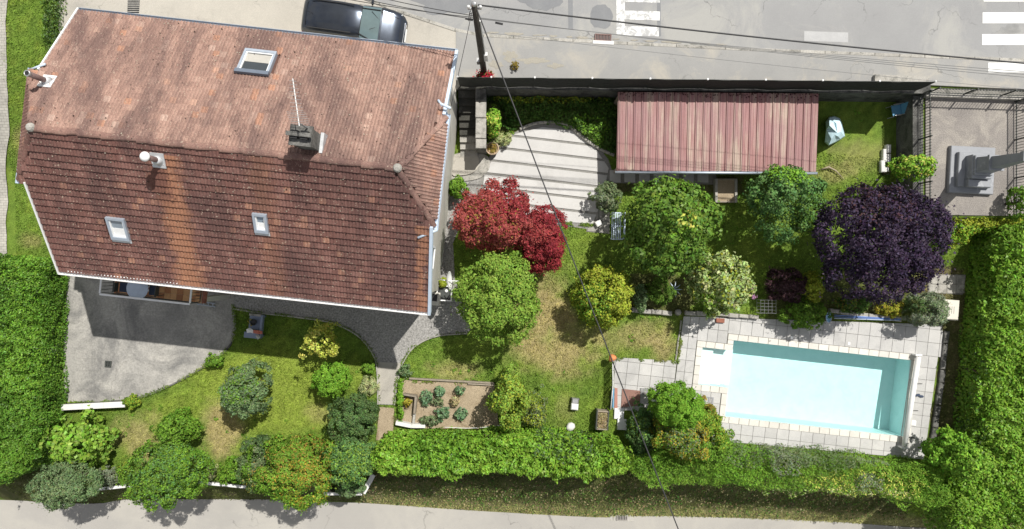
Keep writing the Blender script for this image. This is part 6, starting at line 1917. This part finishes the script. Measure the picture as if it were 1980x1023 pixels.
# skimmer lids
for k, (x, y) in enumerate(((1530.5, 652.5), (1641, 664.5), (1766, 818))):
    c = P(x, y, .05); s_ = .12 if k < 2 else .22
    solo(MB().bbox((c.x, c.y, .06), (s_, s_, .03), R(-6), .008), 'skimmer_lid', M['white'], ['small white lid on the deck above the pool, left one', 'small white lid on the deck above the pool, right one', 'white square lid beside the lower end of the cover roller'][k], 'lid', 'white pool lids')
c = P(1777, 764, .07)
for k, dx in enumerate((-.07, .09)):
    m = MB().lathe(None, [(.02, .0), (.05, .01), (.055, .035), (.03, .05)], 10, M=Matrix.Translation((c.x + dx, c.y - .05 * k, .05)) @ Matrix.Rotation(R(20 - 30 * k), 4, 'Z') @ Matrix.Diagonal((2.1, 1, 1, 1)))
    solo(m, 'pool_shoe', M['navy'], ['dark blue pool shoe, left of the pair beside the cover roller', 'dark blue pool shoe, right of the pair beside the cover roller'][k], 'shoe', 'pair of pool shoes')
# heat pump
c = P(1836, 599, .6)
t = thing('pool_heater', 'beige box-shaped pool heater beside the clipped two-tone shrub', 'heater', (c.x, c.y, 0), R(-4))
T = WM[t.name]; M['beige'] = pmat('beige_plastic', (.66, .63, .55), (.60, .57, .49), 3, .6, 30, .08, .05)
mb = MB().bbox((0, 0, 0), (.66, .84, .70), 0, .03); mb.v = [tuple(T @ (Vector(p) + Vector((0, 0, .37)))) for p in mb.v]; mb.build('casing', M['beige'], t)
mb = MB().bbox((0, 0, 0), (.60, .78, .03), 0, .015); mb.v = [tuple(T @ (Vector(p) + Vector((0, 0, .735)))) for p in mb.v]; mb.build('lid', M['beige'], t)
for k in range(3): MB().box(None, (.012, .30, .006), M=T @ Matrix.Translation((-.09 + .09 * k, .0, .753))).build('vent_slot', M['stone'], t)
MB().lathe(None, [(.24, 0), (.26, .02), (.22, .03), (.04, .03)], 18, M=T @ Matrix.Translation((0, -.42, .38)) @ Matrix.Rotation(R(90), 4, 'X')).build('fan_grille', M['dark'], t)
# flags above the heater
fg = sheet('heater_flags', [(1795, 530), (1868, 531), (1862, 570), (1794, 566)], .01, M['joint'])
for i in range(4):
    for j in range(2):
        x0, y0 = 1797 + i * 17.5, 532 + j * 18
        MB().prism(W2([(x0, y0), (x0 + 16.3, y0 + .5), (x0 + 16, y0 + 17), (x0 - .3, y0 + 16.4)], .035), 0, .03 + random.uniform(-.004, .004)).build('flagstone', M['stone_light'], fg)
# wire plant support
c = P(1484, 593, .7)
t = thing('plant_support', 'thin wire plant support frame standing in the border', 'plant support', (c.x, c.y, 0))
for zz in (.35, .8):
    for k in range(5):
        o_ = -.32 + .16 * k
        MB().tube([(c.x + o_, c.y - .28, zz), (c.x + o_, c.y + .28, zz)], .006, 4).build('wire', M['steel'], t); MB().tube([(c.x - .32, c.y + o_ * .85, zz + .006), (c.x + .32, c.y + o_ * .85, zz + .006)], .006, 4).build('wire', M['steel'], t)
for x in (-.32, .32):
    for y in (-.28, .28): MB().tube([(c.x + x, c.y + y, 0), (c.x + x, c.y + y, .82)], .008, 5).build('stake', M['steel'], t)
# small ladder lying by the balcony
a, b = P(381, 585, .12), P(416, 590, .12)
t = thing('step_ladder', 'pale blue aluminium ladder lying on the patio right of the balcony', 'ladder', (*((a + b) / 2)[:2], .02))
for d_ in (-.07, .07): MB().tube([a + Vector((0, d_, 0)), b + Vector((0, d_, 0))], .02, 6).build('rail', M['zinc'], t)
for k in range(4):
    p = a.lerp(b, .12 + .25 * k); MB().beam(p + Vector((0, -.05, 0)), p + Vector((0, .05, 0)), .03, .02).build('rung', M['zinc'], t)
# ---------------------------------------------------------------- trees and shrubs
plant('red_maple', 'large bright red maple beside the house wall path', 'tree', 955, 422, 74, 70, 3.81, 0.9, 'maple_red', .085, 4.6, 55, .24, inner=.3, fz=.55, up=.6, mat='leaf_matt', multi=[('maple_dark', .7, 1000, 385, 50), ('autumn', .12, 950, 440, 60)])
plant('red_maple', 'smaller dark crimson maple right of the bright red one', 'tree', 1047, 458, 46, 64, 3.45, 0.6, 'maple_dark', .075, 4.0, 50, .24, inner=.3, fz=.6, up=.5, mat='leaf_matt', multi=[('maple_red', .35, 1030, 450, 40)])
plant('green_maple', 'light green layered maple below the red maples', 'tree', 964, 573, 81, 88, 4.03, 1.0, 'light', .095, 3.6, 62, .21, fz=.6, up=.6, mat='leaf_matt', lump=.07)
plant('broadleaf_tree', 'large dark green tree with bright young shoots at its centre', 'tree', 1298, 436, 90, 90, 5.15, 1.2, 'dark', .13, 3.0, 75, .2, mat='leaf_gloss', multi=[('lime', .75, 1306, 432, 19), ('bright', .5, 1300, 460, 22), ('mid', .35, 1298, 400, 90)], aspect=.65, lump=.1)
plant('glossy_tree', 'blue-green round tree at the right front corner of the shed', 'tree', 1520, 388, 72, 66, 4.03, 0.9, 'teal', .10, 3.2, 60, .22, mat='leaf', multi=[('bright', .7, 1512, 335, 32), ('dark', .4, 1560, 420, 50)])
plant('purple_tree', 'big dark purple-leaved tree in front of the memorial plot', 'tree', 1702, 466, 118, 112, 5.38, 1.2, 'purple', .10, 4.2, 110, .17, inner=.28, mat='leaf', multi=[('plum', .35, 1680, 400, 60), ('purple', .3, 1700, 470, 90)], jit=.8, lump=.10, shell=(.8, 1.05))
plant('golden_shrub', 'round yellow-green shrub under the cable in the middle of the lawn', 'shrub', 1166, 572, 62, 58, 2.90, 0.15, 'yellow', .085, 3.2, 60, .2, tree=False, lump=.05, multi=[('mid', .55, 1140, 585, 42)])
plant('variegated_shrub', 'round pale variegated shrub beside the pool deck', 'shrub', 1392, 549, 60, 60, 3.04, 0.15, 'varieg', .12, 3.0, 60, .19, tree=False, mat='leaf_gloss', aspect=.65, lump=.05, multi=[('mid', .55, 1355, 590, 32), ('yellow', .25, 1392, 549, 60)])
plant('dark_shrub', 'low dark green mound between the golden and variegated shrubs', 'shrub', 1275, 563, 31, 27, 1.14, 0, 'dark', .055, 3.2, 40, .2, tree=False, mat='leaf_matt')
plant('sage_shrub', 'small grey-green shrub touching the golden shrub on its right', 'shrub', 1237, 576, 15, 28, 0.96, 0, 'bluegreen', .07, 3, 24, .25, tree=False)
plant('grey_shrub', 'grey-green shrub at the right edge of the striped terrace', 'shrub', 1172, 382, 28, 28, 1.44, 0, 'olive', .075, 3, 30, .24, tree=False, mat='leaf_matt', multi=[('grey', .5, 1165, 392, 22)])
plant('wall_shrub', 'small green bush against the house wall below the steps', 'shrub', 886, 366, 17, 24, 1.32, 0, 'mid', .085, 3, 20, .28, tree=False)
plant('wall_weed', 'tiny yellow-green bush behind the satellite dish', 'shrub', 857, 548, 9, 12, 0.84, 0, 'yellow', .06, 3, 12, .3, tree=False)
plant('lime_shrub', 'bright green bush growing along the stair wall', 'shrub', 953, 238, 17, 30, 1.79, 0, 'bright', .10, 3, 26, .25, tree=False, multi=[('lime', .3, 950, 245, 25)])
plant('pale_grass', 'pale variegated grassy clump beside the flower tub', 'plant', 972, 270, 19, 12, 0.60, 0, 'pale', .13, 3, 18, .3, tree=False, aspect=.18)
plant('hydrangea', 'bright green bush overhanging the memorial railing', 'shrub', 1762, 323, 44, 23, 3.04, 1.2, 'bright', .10, 2.6, 34, .25, tree=False, multi=[('lime', .2, 1760, 322, 40)])
plant('plum_shrub', 'dark plum-coloured bush in the shaded border', 'shrub', 1516, 552, 34, 32, 1.79, 0, 'plum', .075, 3, 34, .22, tree=False)
plant('gold_shrub', 'yellow-green bush right of the plum-coloured bush', 'shrub', 1568, 552, 22, 27, 1.79, 0, 'yellow', .08, 3, 24, .26, tree=False, multi=[('mid', .5, 1585, 535, 18)])
plant('round_shrub', 'green rounded bush overhanging the deck below the plum-coloured bush', 'shrub', 1553, 606, 43, 29, 1.32, 0, 'mid', .075, 3.2, 40, .22, tree=False, multi=[('dark', .5, 1555, 590, 30)])
plant('border_shrub', 'low dark green bush between the purple tree and pool net', 'shrub', 1648, 588, 34, 17, 0.84, 0, 'ivy', .08, 3, 28, .24, tree=False, multi=[('autumn', .25, 1625, 575, 30)])
plant('border_shrub', 'low yellowish bush below the purple tree beside the clipped shrub', 'shrub', 1719, 595, 27, 18, 0.78, 0, 'gold', .07, 3, 24, .24, tree=False, multi=[('yellow', .5, 1719, 595, 25)])
plant('clipped_shrub', 'round clipped two-tone shrub beside the beige pool heater', 'shrub', 1786, 597, 38, 33, 2.07, 0, 'grey', .10, 3.2, 40, .2, tree=False, lump=.05, aspect=.25, multi=[('deep', .95, 1762, 590, 18), ('bluegreen', .4, 1795, 600, 30)])
# left garden
plant('topiary_ball', 'tiny clipped ball on the curved edge of the left patio', 'shrub', 415, 698, 17, 14, 0.66, 0, 'mid', .055, 3.2, 26, .24, tree=False)
plant('topiary_ball', 'tiny yellow-green ball at the end of the white-topped patio wall', 'shrub', 255, 777, 16, 14, 0.66, 0, 'yellow', .055, 3.2, 26, .24, tree=False, multi=[('mid', .6, 255, 777, 20)])
plant('silver_shrub', 'round grey-green bush standing alone on the left lawn', 'shrub', 477, 755, 48, 51, 3.04, .25, 'bluegreen', .08, 3.2, 55, .2, tree=False, mat='leaf_matt', multi=[('mid', .35, 470, 740, 40)], lump=.08)
plant('yellow_shrub', 'sparse yellow-leaved young shrub at the edge of the house shadow', 'shrub', 623, 660, 42, 30, 2.5, .9, 'lime', .09, 1.5, 34, .26, tree=False, inner=.05, shell=(.65, 1.2), lump=.3, multi=[('yellow', .5, 645, 660, 24)])
plant('green_ball', 'bright green clipped ball bush on the left lawn', 'shrub', 641, 732, 37, 33, 1.86, .15, 'bright', .06, 3.4, 50, .2, tree=False, lump=.05)
plant('small_ball', 'small dull green ball beside the light path end', 'shrub', 713, 711, 14, 13, 0.60, 0, 'mid', .055, 3, 20, .26, tree=False)
plant('strappy_plant', 'pale strappy-leaved clump beside the path', 'plant', 712, 748, 20, 22, 0.54, 0, 'pale', .16, 2.2, 24, .3, tree=False, aspect=.14)
plant('dark_conifer', 'dark green feathery bush at the right edge of the left lawn', 'shrub', 684, 808, 48, 46, 2.8, .2, 'deep', .075, 3.2, 50, .21, tree=False, multi=[('teal', .3, 684, 810, 40)])
plant('soft_shrub', 'mid green airy bush between the feathery bush and the long hedge', 'shrub', 682, 886, 50, 46, 3.5, .4, 'teal', .08, 3.2, 50, .21, tree=False, multi=[('light', .45, 690, 890, 42)])
plant('blue_juniper', 'small blue-green bush by the lane at the hedge tip', 'shrub', 676, 943, 30, 18, 0.84, 0, 'bluegreen', .06, 3, 24, .25, z0=-.9, tree=False, mat='leaf_matt')
plant('berry_shrub', 'large rusty and yellow-tinged bush overhanging the lane', 'shrub', 570, 906, 76, 66, 3.9, .6, 'mid', .075, 3.4, 80, .18, tree=False, multi=[('autumn', .28, 590, 890, 75), ('gold', .22, 600, 930, 60), ('bright', .3, 560, 950, 50)])
plant('dusky_shrub', 'dusky dark bush on the left flank of the rusty bush', 'shrub', 503, 893, 36, 47, 3.0, .3, 'deep', .07, 3.2, 40, .22, tree=False, multi=[('olive', .45, 505, 880, 35), ('autumn', .2, 510, 920, 35)])
plant('low_shrub', 'mid green low bush between pale plant and dusky bush', 'shrub', 455, 910, 28, 28, 1.20, 0, 'mid', .08, 3, 30, .24, tree=False)
plant('pale_plant', 'small pale yellow plant above the lane wall', 'plant', 410, 912, 14, 16, 0.60, 0, 'pale', .07, 2.4, 16, .3, tree=False)
plant('mophead_shrub', 'round light green large-leaved bush at the foot of the left hedge', 'shrub', 156, 850, 55, 48, 2.62, .1, 'light', .15, 3.2, 55, .2, tree=False, mat='leaf_gloss', aspect=.7, multi=[('bright', .4, 156, 850, 60)])
plant('blue_shrub', 'grey-blue spreading shrub overhanging the lane at the left', 'shrub', 140, 930, 62, 44, 3.0, .2, 'bluegreen', .07, 3.2, 55, .21, tree=False, mat='leaf_matt', z0=-.8, multi=[('olive', .4, 130, 940, 50)])
plant('grey_ball', 'small round grey-green ball beside the grey-blue shrub', 'shrub', 207, 921, 19, 20, 0.96, 0, 'grey', .05, 3.2, 30, .22, tree=False, mat='leaf_matt')
plant('upright_shrub', 'upright leafy bush at the top of the dark round lane bush', 'shrub', 349, 828, 42, 38, 2.35, .1, 'mid', .09, 2.8, 45, .23, tree=False, lump=.25, multi=[('dark', .4, 360, 850, 30)])
plant('lane_shrub', 'big round dark green bush overhanging the lane', 'shrub', 325, 909, 70, 60, 4.2, .6, 'mid', .08, 3.4, 75, .18, tree=False, multi=[('dark', .5, 310, 890, 50), ('teal', .3, 340, 910, 60)])
plant('tiny_shrub', 'tiny yellowish bush between the grey ball and dark round bush', 'shrub', 240, 907, 12, 12, 0.54, 0, 'gold', .06, 2.6, 14, .3, tree=False)
# vegetable plot and centre
plant('loose_shrub', 'loose light green shrub at the right end of the vegetable plot', 'shrub', 985, 768, 42, 60, 2.76, .1, 'light', .085, 2.3, 55, .22, tree=False, lump=.3, multi=[('yellow', .35, 980, 770, 60)])
plant('thin_shrub', 'thin dry-looking shrub between the loose shrub and the lawn', 'shrub', 1032, 790, 28, 38, 1.44, .1, 'olive', .07, 1.3, 34, .25, tree=False, inner=.05, lump=.3, multi=[('yellow', .5, 1032, 790, 40)])
VEG = [(823, 768, 13, 17, 'cabbage', 'tall leafy vegetable nearest the earth box'), (850, 757, 11, 11, 'cabbage', 'small leafy vegetable in the upper row of the plot'), (846, 776, 11, 9, 'olive', 'greyish vegetable tuft in the middle of the plot'), (856, 797, 13, 15, 'cabbage', 'leafy dark vegetable near the lower hedge'), (893, 800, 15, 13, 'cabbage', 'wide leafy vegetable at the right of the plot'), (889, 755, 9, 9, 'cabbage', 'small vegetable near the long edging board'), (880, 775, 9, 10, 'dry', 'withered vegetable between the leafy ones'), (832, 812, 22, 10, 'olive', 'weedy patch between the earth box and the hedge'), (788, 778, 9, 8, 'gold', 'yellow weed inside the earth box'), (783, 718, 14, 12, 'bluegreen', 'grey-green tuft at the path end above the plot')]
for (x, y, rx, ry, pl, lb) in VEG:
    plant('vegetable_plant', lb, 'plant', x, y, rx, ry, .45, 0, pl, .11, 2.2, 14, .34, tree=False, group='plants of the vegetable plot', aspect=.45, trunk=.02)
for k, (x, y, r_) in enumerate(((1455, 556, 5), (1457, 574, 5), (1436, 577, 4))):
    c = P(x, y, .75)
    t = thing('pink_flower', ['pink flower head right of the variegated shrub, upper one', 'pink flower head right of the variegated shrub, lower one', 'pale pink flower head beside the variegated shrub'][k], 'flower', (c.x, c.y, 0), 0, 'pink flower heads in the border')
    MB().tube([(c.x, c.y, 0), (c.x, c.y, .75)], .008, 5).build('stem', M['bark'], t)
    n = 46; p_ = np.array((c.x, c.y, .77)) + rng.normal(size=(n, 3)) * np.array((.05, .05, .03))
    foliage('petals', p_, rng.normal(size=(n, 3)) * .5 + np.array((0, 0, 1)), rng.uniform(.035, .06, n), np.tile((.52, .26, .46), (n, 1)) * rng.uniform(.8, 1.2, (n, 1)), M['leaf'], t, .8)
c = P(1305, 560, .6)
t = thing('spiky_plant', 'pale blue spiky plant right of the dark mound', 'plant', (c.x, c.y, 0))
n = 26; a_ = rng.random(n) * 6.28; l_ = rng.uniform(.1, .3, n)
for k in range(9):
    a_ = k * .7; MB().tube([(c.x, c.y, .2), (c.x + .18 * math.cos(a_), c.y + .18 * math.sin(a_), .55), (c.x + .34 * math.cos(a_), c.y + .34 * math.sin(a_), .5)], [.02, .022, .003], 4).build('leaf', M['bluegrey'], t)

# hedges
HL = smooth([(-14, 500), (30, 494), (74, 500), (84, 540), (82, 640), (80, 760), (76, 850), (60, 900), (30, 925), (-60, 935), (-90, 700), (-60, 500)], 3, True)
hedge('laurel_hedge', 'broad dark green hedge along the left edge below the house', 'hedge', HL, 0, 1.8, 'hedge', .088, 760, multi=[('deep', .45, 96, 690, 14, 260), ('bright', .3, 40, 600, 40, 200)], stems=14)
HB = smooth([(724, 868), (800, 862), (900, 860), (985, 850), (1090, 856), (1180, 868), (1215, 876), (1222, 905), (1195, 928), (1100, 929), (960, 922), (840, 926), (740, 926), (722, 890)], 3, True)
hedge('laurel_hedge', 'long bright green hedge between the vegetable plot and the lane', 'hedge', HB, -.3, 2.9, 'hedge2', .125, 420, multi=[('hedge', .7, 840, 880, 45, 40), ('bright', .5, 950, 880, 230, 45), ('deep', .3, 1100, 870, 60, 25)], stems=16)
HR = smooth([(1945, 448), (2010, 428), (2110, 430), (2110, 1110), (1900, 1110), (1850, 1060), (1835, 1000), (1850, 940), (1880, 890), (1900, 840), (1905, 760), (1913, 660), (1925, 570), (1935, 500)], 3, True)
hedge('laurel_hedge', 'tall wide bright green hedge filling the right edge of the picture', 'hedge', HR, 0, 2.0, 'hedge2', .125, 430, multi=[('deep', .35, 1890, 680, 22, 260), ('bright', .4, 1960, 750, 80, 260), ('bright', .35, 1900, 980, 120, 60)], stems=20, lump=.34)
HY = smooth([(1390, 872), (1500, 880), (1620, 890), (1765, 906), (1830, 920), (1840, 985), (1700, 968), (1600, 962), (1480, 955), (1390, 945), (1310, 944), (1240, 935), (1215, 900), (1300, 880)], 3, True)
hedge('mixed_hedge', 'shaggy mixed hedge between the pool deck and the lane', 'hedge', HY, -.3, 2.4, 'mid', .10, 460, multi=[('olive', .85, 1580, 886, 190, 22), ('grey', .5, 1520, 900, 30, 30), ('bright', .5, 1440, 905, 60, 40), ('dark', .6, 1610, 905, 30, 25), ('lime', .25, 1680, 940, 110, 30), ('grey', .55, 1680, 935, 25, 20), ('pale', .3, 1600, 958, 150, 12)], stems=14, lump=.25, mat='leaf', aspect=.3)
plant('ivy_shrub', 'light green bush where the mixed hedge meets the tall right hedge', 'shrub', 1838, 880, 46, 44, 3.59, .2, 'bright', .11, 3.2, 50, .21, tree=False, multi=[('mid', .5, 1850, 900, 50)])
# conifers by the pool
plant('domed_conifer', 'smooth bright green domed conifer beside the pool shower', 'conifer', 1303, 783, 55, 45, 3.73, .2, 'bright', .06, 4.2, 80, .17, inner=.25, tree=False, lump=.04, mat='leaf_matt')
plant('golden_conifer', 'bronze-yellow conifer below the bright green dome', 'conifer', 1305, 834, 52, 48, 3.45, .1, 'gold', .07, 3.0, 60, .2, tree=False, lump=.2, multi=[('mid', .65, 1290, 845, 50), ('olive', .4, 1305, 825, 40)])
plant('green_conifer', 'green drooping conifer at the lower left corner of the pool', 'conifer', 1358, 840, 40, 62, 3.04, .1, 'mid', .075, 3.2, 55, .21, tree=False, lump=.15, multi=[('yellow', .35, 1370, 810, 35)])
plant('rusty_bush', 'small rusty-tipped bush against the bright dome by the pool', 'shrub', 1366, 797, 16, 22, 2.07, .1, 'autumn', .07, 3, 24, .25, tree=False, multi=[('mid', .5, 1366, 800, 22)])
plant('dark_bush', 'dark blue-green bush left of the bronze-yellow conifer', 'shrub', 1240, 836, 30, 46, 2.07, 0, 'teal', .08, 3, 44, .23, tree=False, multi=[('deep', .55, 1245, 840, 40), ('light', .3, 1225, 815, 22)])
# ivy and bed plants under the street wall
HIv = smooth([(940, 182), (1000, 178), (1080, 180), (1150, 182), (1192, 186), (1192, 290), (1160, 285), (1130, 262), (1100, 240), (1050, 232), (1000, 240), (975, 235), (965, 205)], 3, True)
hedge('ivy_bed', 'dark ivy bed under the street wall left of the shed', 'plant bed', HIv, 0, .55, 'ivy', .095, 420, multi=[('yellow', .6, 1060, 186, 120, 12), ('bright', .3, 1140, 250, 40, 30)], stems=10, lump=.3, mat='leaf')
HV2 = smooth([(1822, 425), (1900, 420), (1965, 420), (2060, 424), (2060, 452), (1905, 452), (1880, 470), (1835, 470)], 3, True)
hedge('ivy_border', 'yellow-green ivy strip below the memorial plot', 'plant bed', HV2, 0, 1.35, 'yellow', .09, 380, multi=[('bright', .6, 1900, 455, 90, 20)], stems=6, lump=.15, mat='leaf', depth=.2)
plant('railing_weed', 'green weeds growing up the right memorial railing', 'plant', 1966, 392, 12, 34, 2.48, 1.15, 'mid', .08, 2.4, 24, .25, z0=ZP, tree=False)
# strip beside the house at top left
HT = smooth([(76, -40), (112, -40), (112, 60), (104, 110), (84, 118), (74, 60)], 3, True)
hedge('side_hedge', 'dark clipped hedge in the top left corner beside the house', 'hedge', HT, 1.2, 1.9, 'dark', .08, 420, stems=5, lump=.1, multi=[('deep', .6, 100, 40, 16, 120)])
plant('roadside_weed', 'dry yellow-brown weed tuft on the pavement right of the pole', 'weed', 995, 127, 9, 8, ZS + .3, ZS, 'autumn', .05, 2.4, 12, .3, z0=ZS + .03, tree=False, trunk=.01)
plant('creeper', 'green edging creeper between the light path and earth box', 'plant', 775, 775, 6, 42, 0.42, 0, 'bright', .06, 3, 26, .25, tree=False)

# ---------------------------------------------------------------- grass
def grass(n):
    x = rng.uniform(-22.2, 20.5, n); y = rng.uniform(-11.9, 11.6, n)
    u, v = to_uv(x, y)
    k = ~((u > WL - .05) & (u < WR + .05) & (v > WN - .05) & (v < WS + .05))
    for pl in EXCL: k &= ~inpoly(x, y, pl)
    k &= ~((x > -2.35) & (y > 7.0)) & ~((u > -15.9) & (v < -6.3)) & ~((x > 16.4) & (y > 1.9))
    k &= y > lane_y(x) - 0.02
    k &= ~((x > -2.4) & (x < -1.0) & (y > 4.0))
    k &= ~((x < -21.3) & (y > -1.3))
    x, y = x[k], y[k]
    c = gcol(x, y); lum = c.sum(1)
    z = zterr(x, y)
    bare = (c[:, 1] < c[:, 0] * 1.02) & (lum < .30)
    keep = ~bare | (rng.random(len(x)) < .25)
    x, y, z, c = x[keep], y[keep], z[keep], c[keep]
    m = len(x)
    s = rng.uniform(.05, .11, m) * (.8 + .5 * fbm(x * 1.5, y * 1.5))
    p = np.stack([x, y, z + s * .25], 1)
    nn = rng.normal(size=(m, 3)) * .8 + np.array((0, 0, .7))
    c = c * rng.uniform(.75, 1.55, (m, 1)) * np.array((1.05, 1.1, .95))
    o = foliage('lawn_grass', p, nn, s, c, M['grass'], None, .28)
    tag(o, 'short green and sun-dried grass of the lawns', 'grass', kind='stuff')
grass(430000)
# daisies, fallen leaves and litter on the bank below the hedge
n = 5200
x = rng.uniform(-7, 17.8, n); y = rng.uniform(-11.6, -9.0, n)
k = (y > lane_y(x) + .05); x, y = x[k], y[k]; m = len(x)
o = foliage('bank_litter', np.stack([x, y, zterr(x, y) + .03 + rng.random(m) * .05], 1), rng.normal(size=(m, 3)) * .5 + np.array((0, 0, 1)), rng.uniform(.05, .13, m), np.where(rng.random((m, 1)) < .55, leafcol('ivy', m), leafcol('dry', m) * .6), M['leaf_matt'], None, .5)
tag(o, 'weeds and fallen leaves on the bank above the lane', 'weeds', kind='stuff')

# tufts creeping over the edges of paths and paving
ex, ey = [], []
for line, cnt in ((ge, 1500), (gr, 1000), (patio, 1500), ([(1310, 699), (1188, 691)], 500), ([(1322, 612), (1310, 699)], 500), ([(1085, 431), (1146, 436)], 400), ([(778, 735), (955, 742)], 500), ([(126, 779), (240, 779)], 500)):
    w_ = [P(a, b, 0) for a, b in line]; ls = np.array([(q - p).length for p, q in zip(w_[:-1], w_[1:])])
    ii = rng.choice(len(ls), cnt, p=ls / ls.sum()); tt = rng.random(cnt); keep_ = []
    for i, t in zip(ii, tt):
        q = w_[i].lerp(w_[i + 1], t); ex.append(q.x + rng.normal() * .045); ey.append(q.y + rng.normal() * .045)
ex, ey = np.array(ex), np.array(ey); kk = fbm(ex * 2.2, ey * 2.2) > .42; ex, ey = ex[kk], ey[kk]; m = len(ex)
o = foliage('edge_grass', np.stack([ex, ey, np.full(m, .07)], 1), rng.normal(size=(m, 3)) * .8 + np.array((0, 0, .6)), rng.uniform(.06, .15, m), gcol(ex, ey) * rng.uniform(.8, 1.4, (m, 1)), M['grass'], None, .25)
tag(o, 'grass tufts creeping over the path and paving edges', 'grass', kind='stuff')
# broad-leaved weeds in the lawns, too small to count
n = 900
x = rng.uniform(-20, 16, n); y = rng.uniform(-9, 6.9, n)
u, v = to_uv(x, y)
k = ~((u > WL - .3) & (u < WR + .3) & (v > WN - .3) & (v < WS + .3)) & (fbm(x * .6 + 70, y * .6) > .5)
for pl in EXCL: k &= ~inpoly(x, y, pl)
x, y = x[k], y[k]; m = len(x) * 6
ang = rng.random(m) * 6.28; rad = rng.uniform(.03, .10, m)
xx = np.repeat(x, 6) + rad * np.cos(ang); yy = np.repeat(y, 6) + rad * np.sin(ang)
o = foliage('lawn_weeds', np.stack([xx, yy, zterr(xx, yy) + .05], 1), rng.normal(size=(m, 3)) * .3 + np.array((0, 0, 1)), rng.uniform(.06, .13, m), leafcol('mid', m), M['leaf_matt'], None, .5)
tag(o, 'scattered broad-leaved weeds in the lawns', 'weeds', kind='stuff')
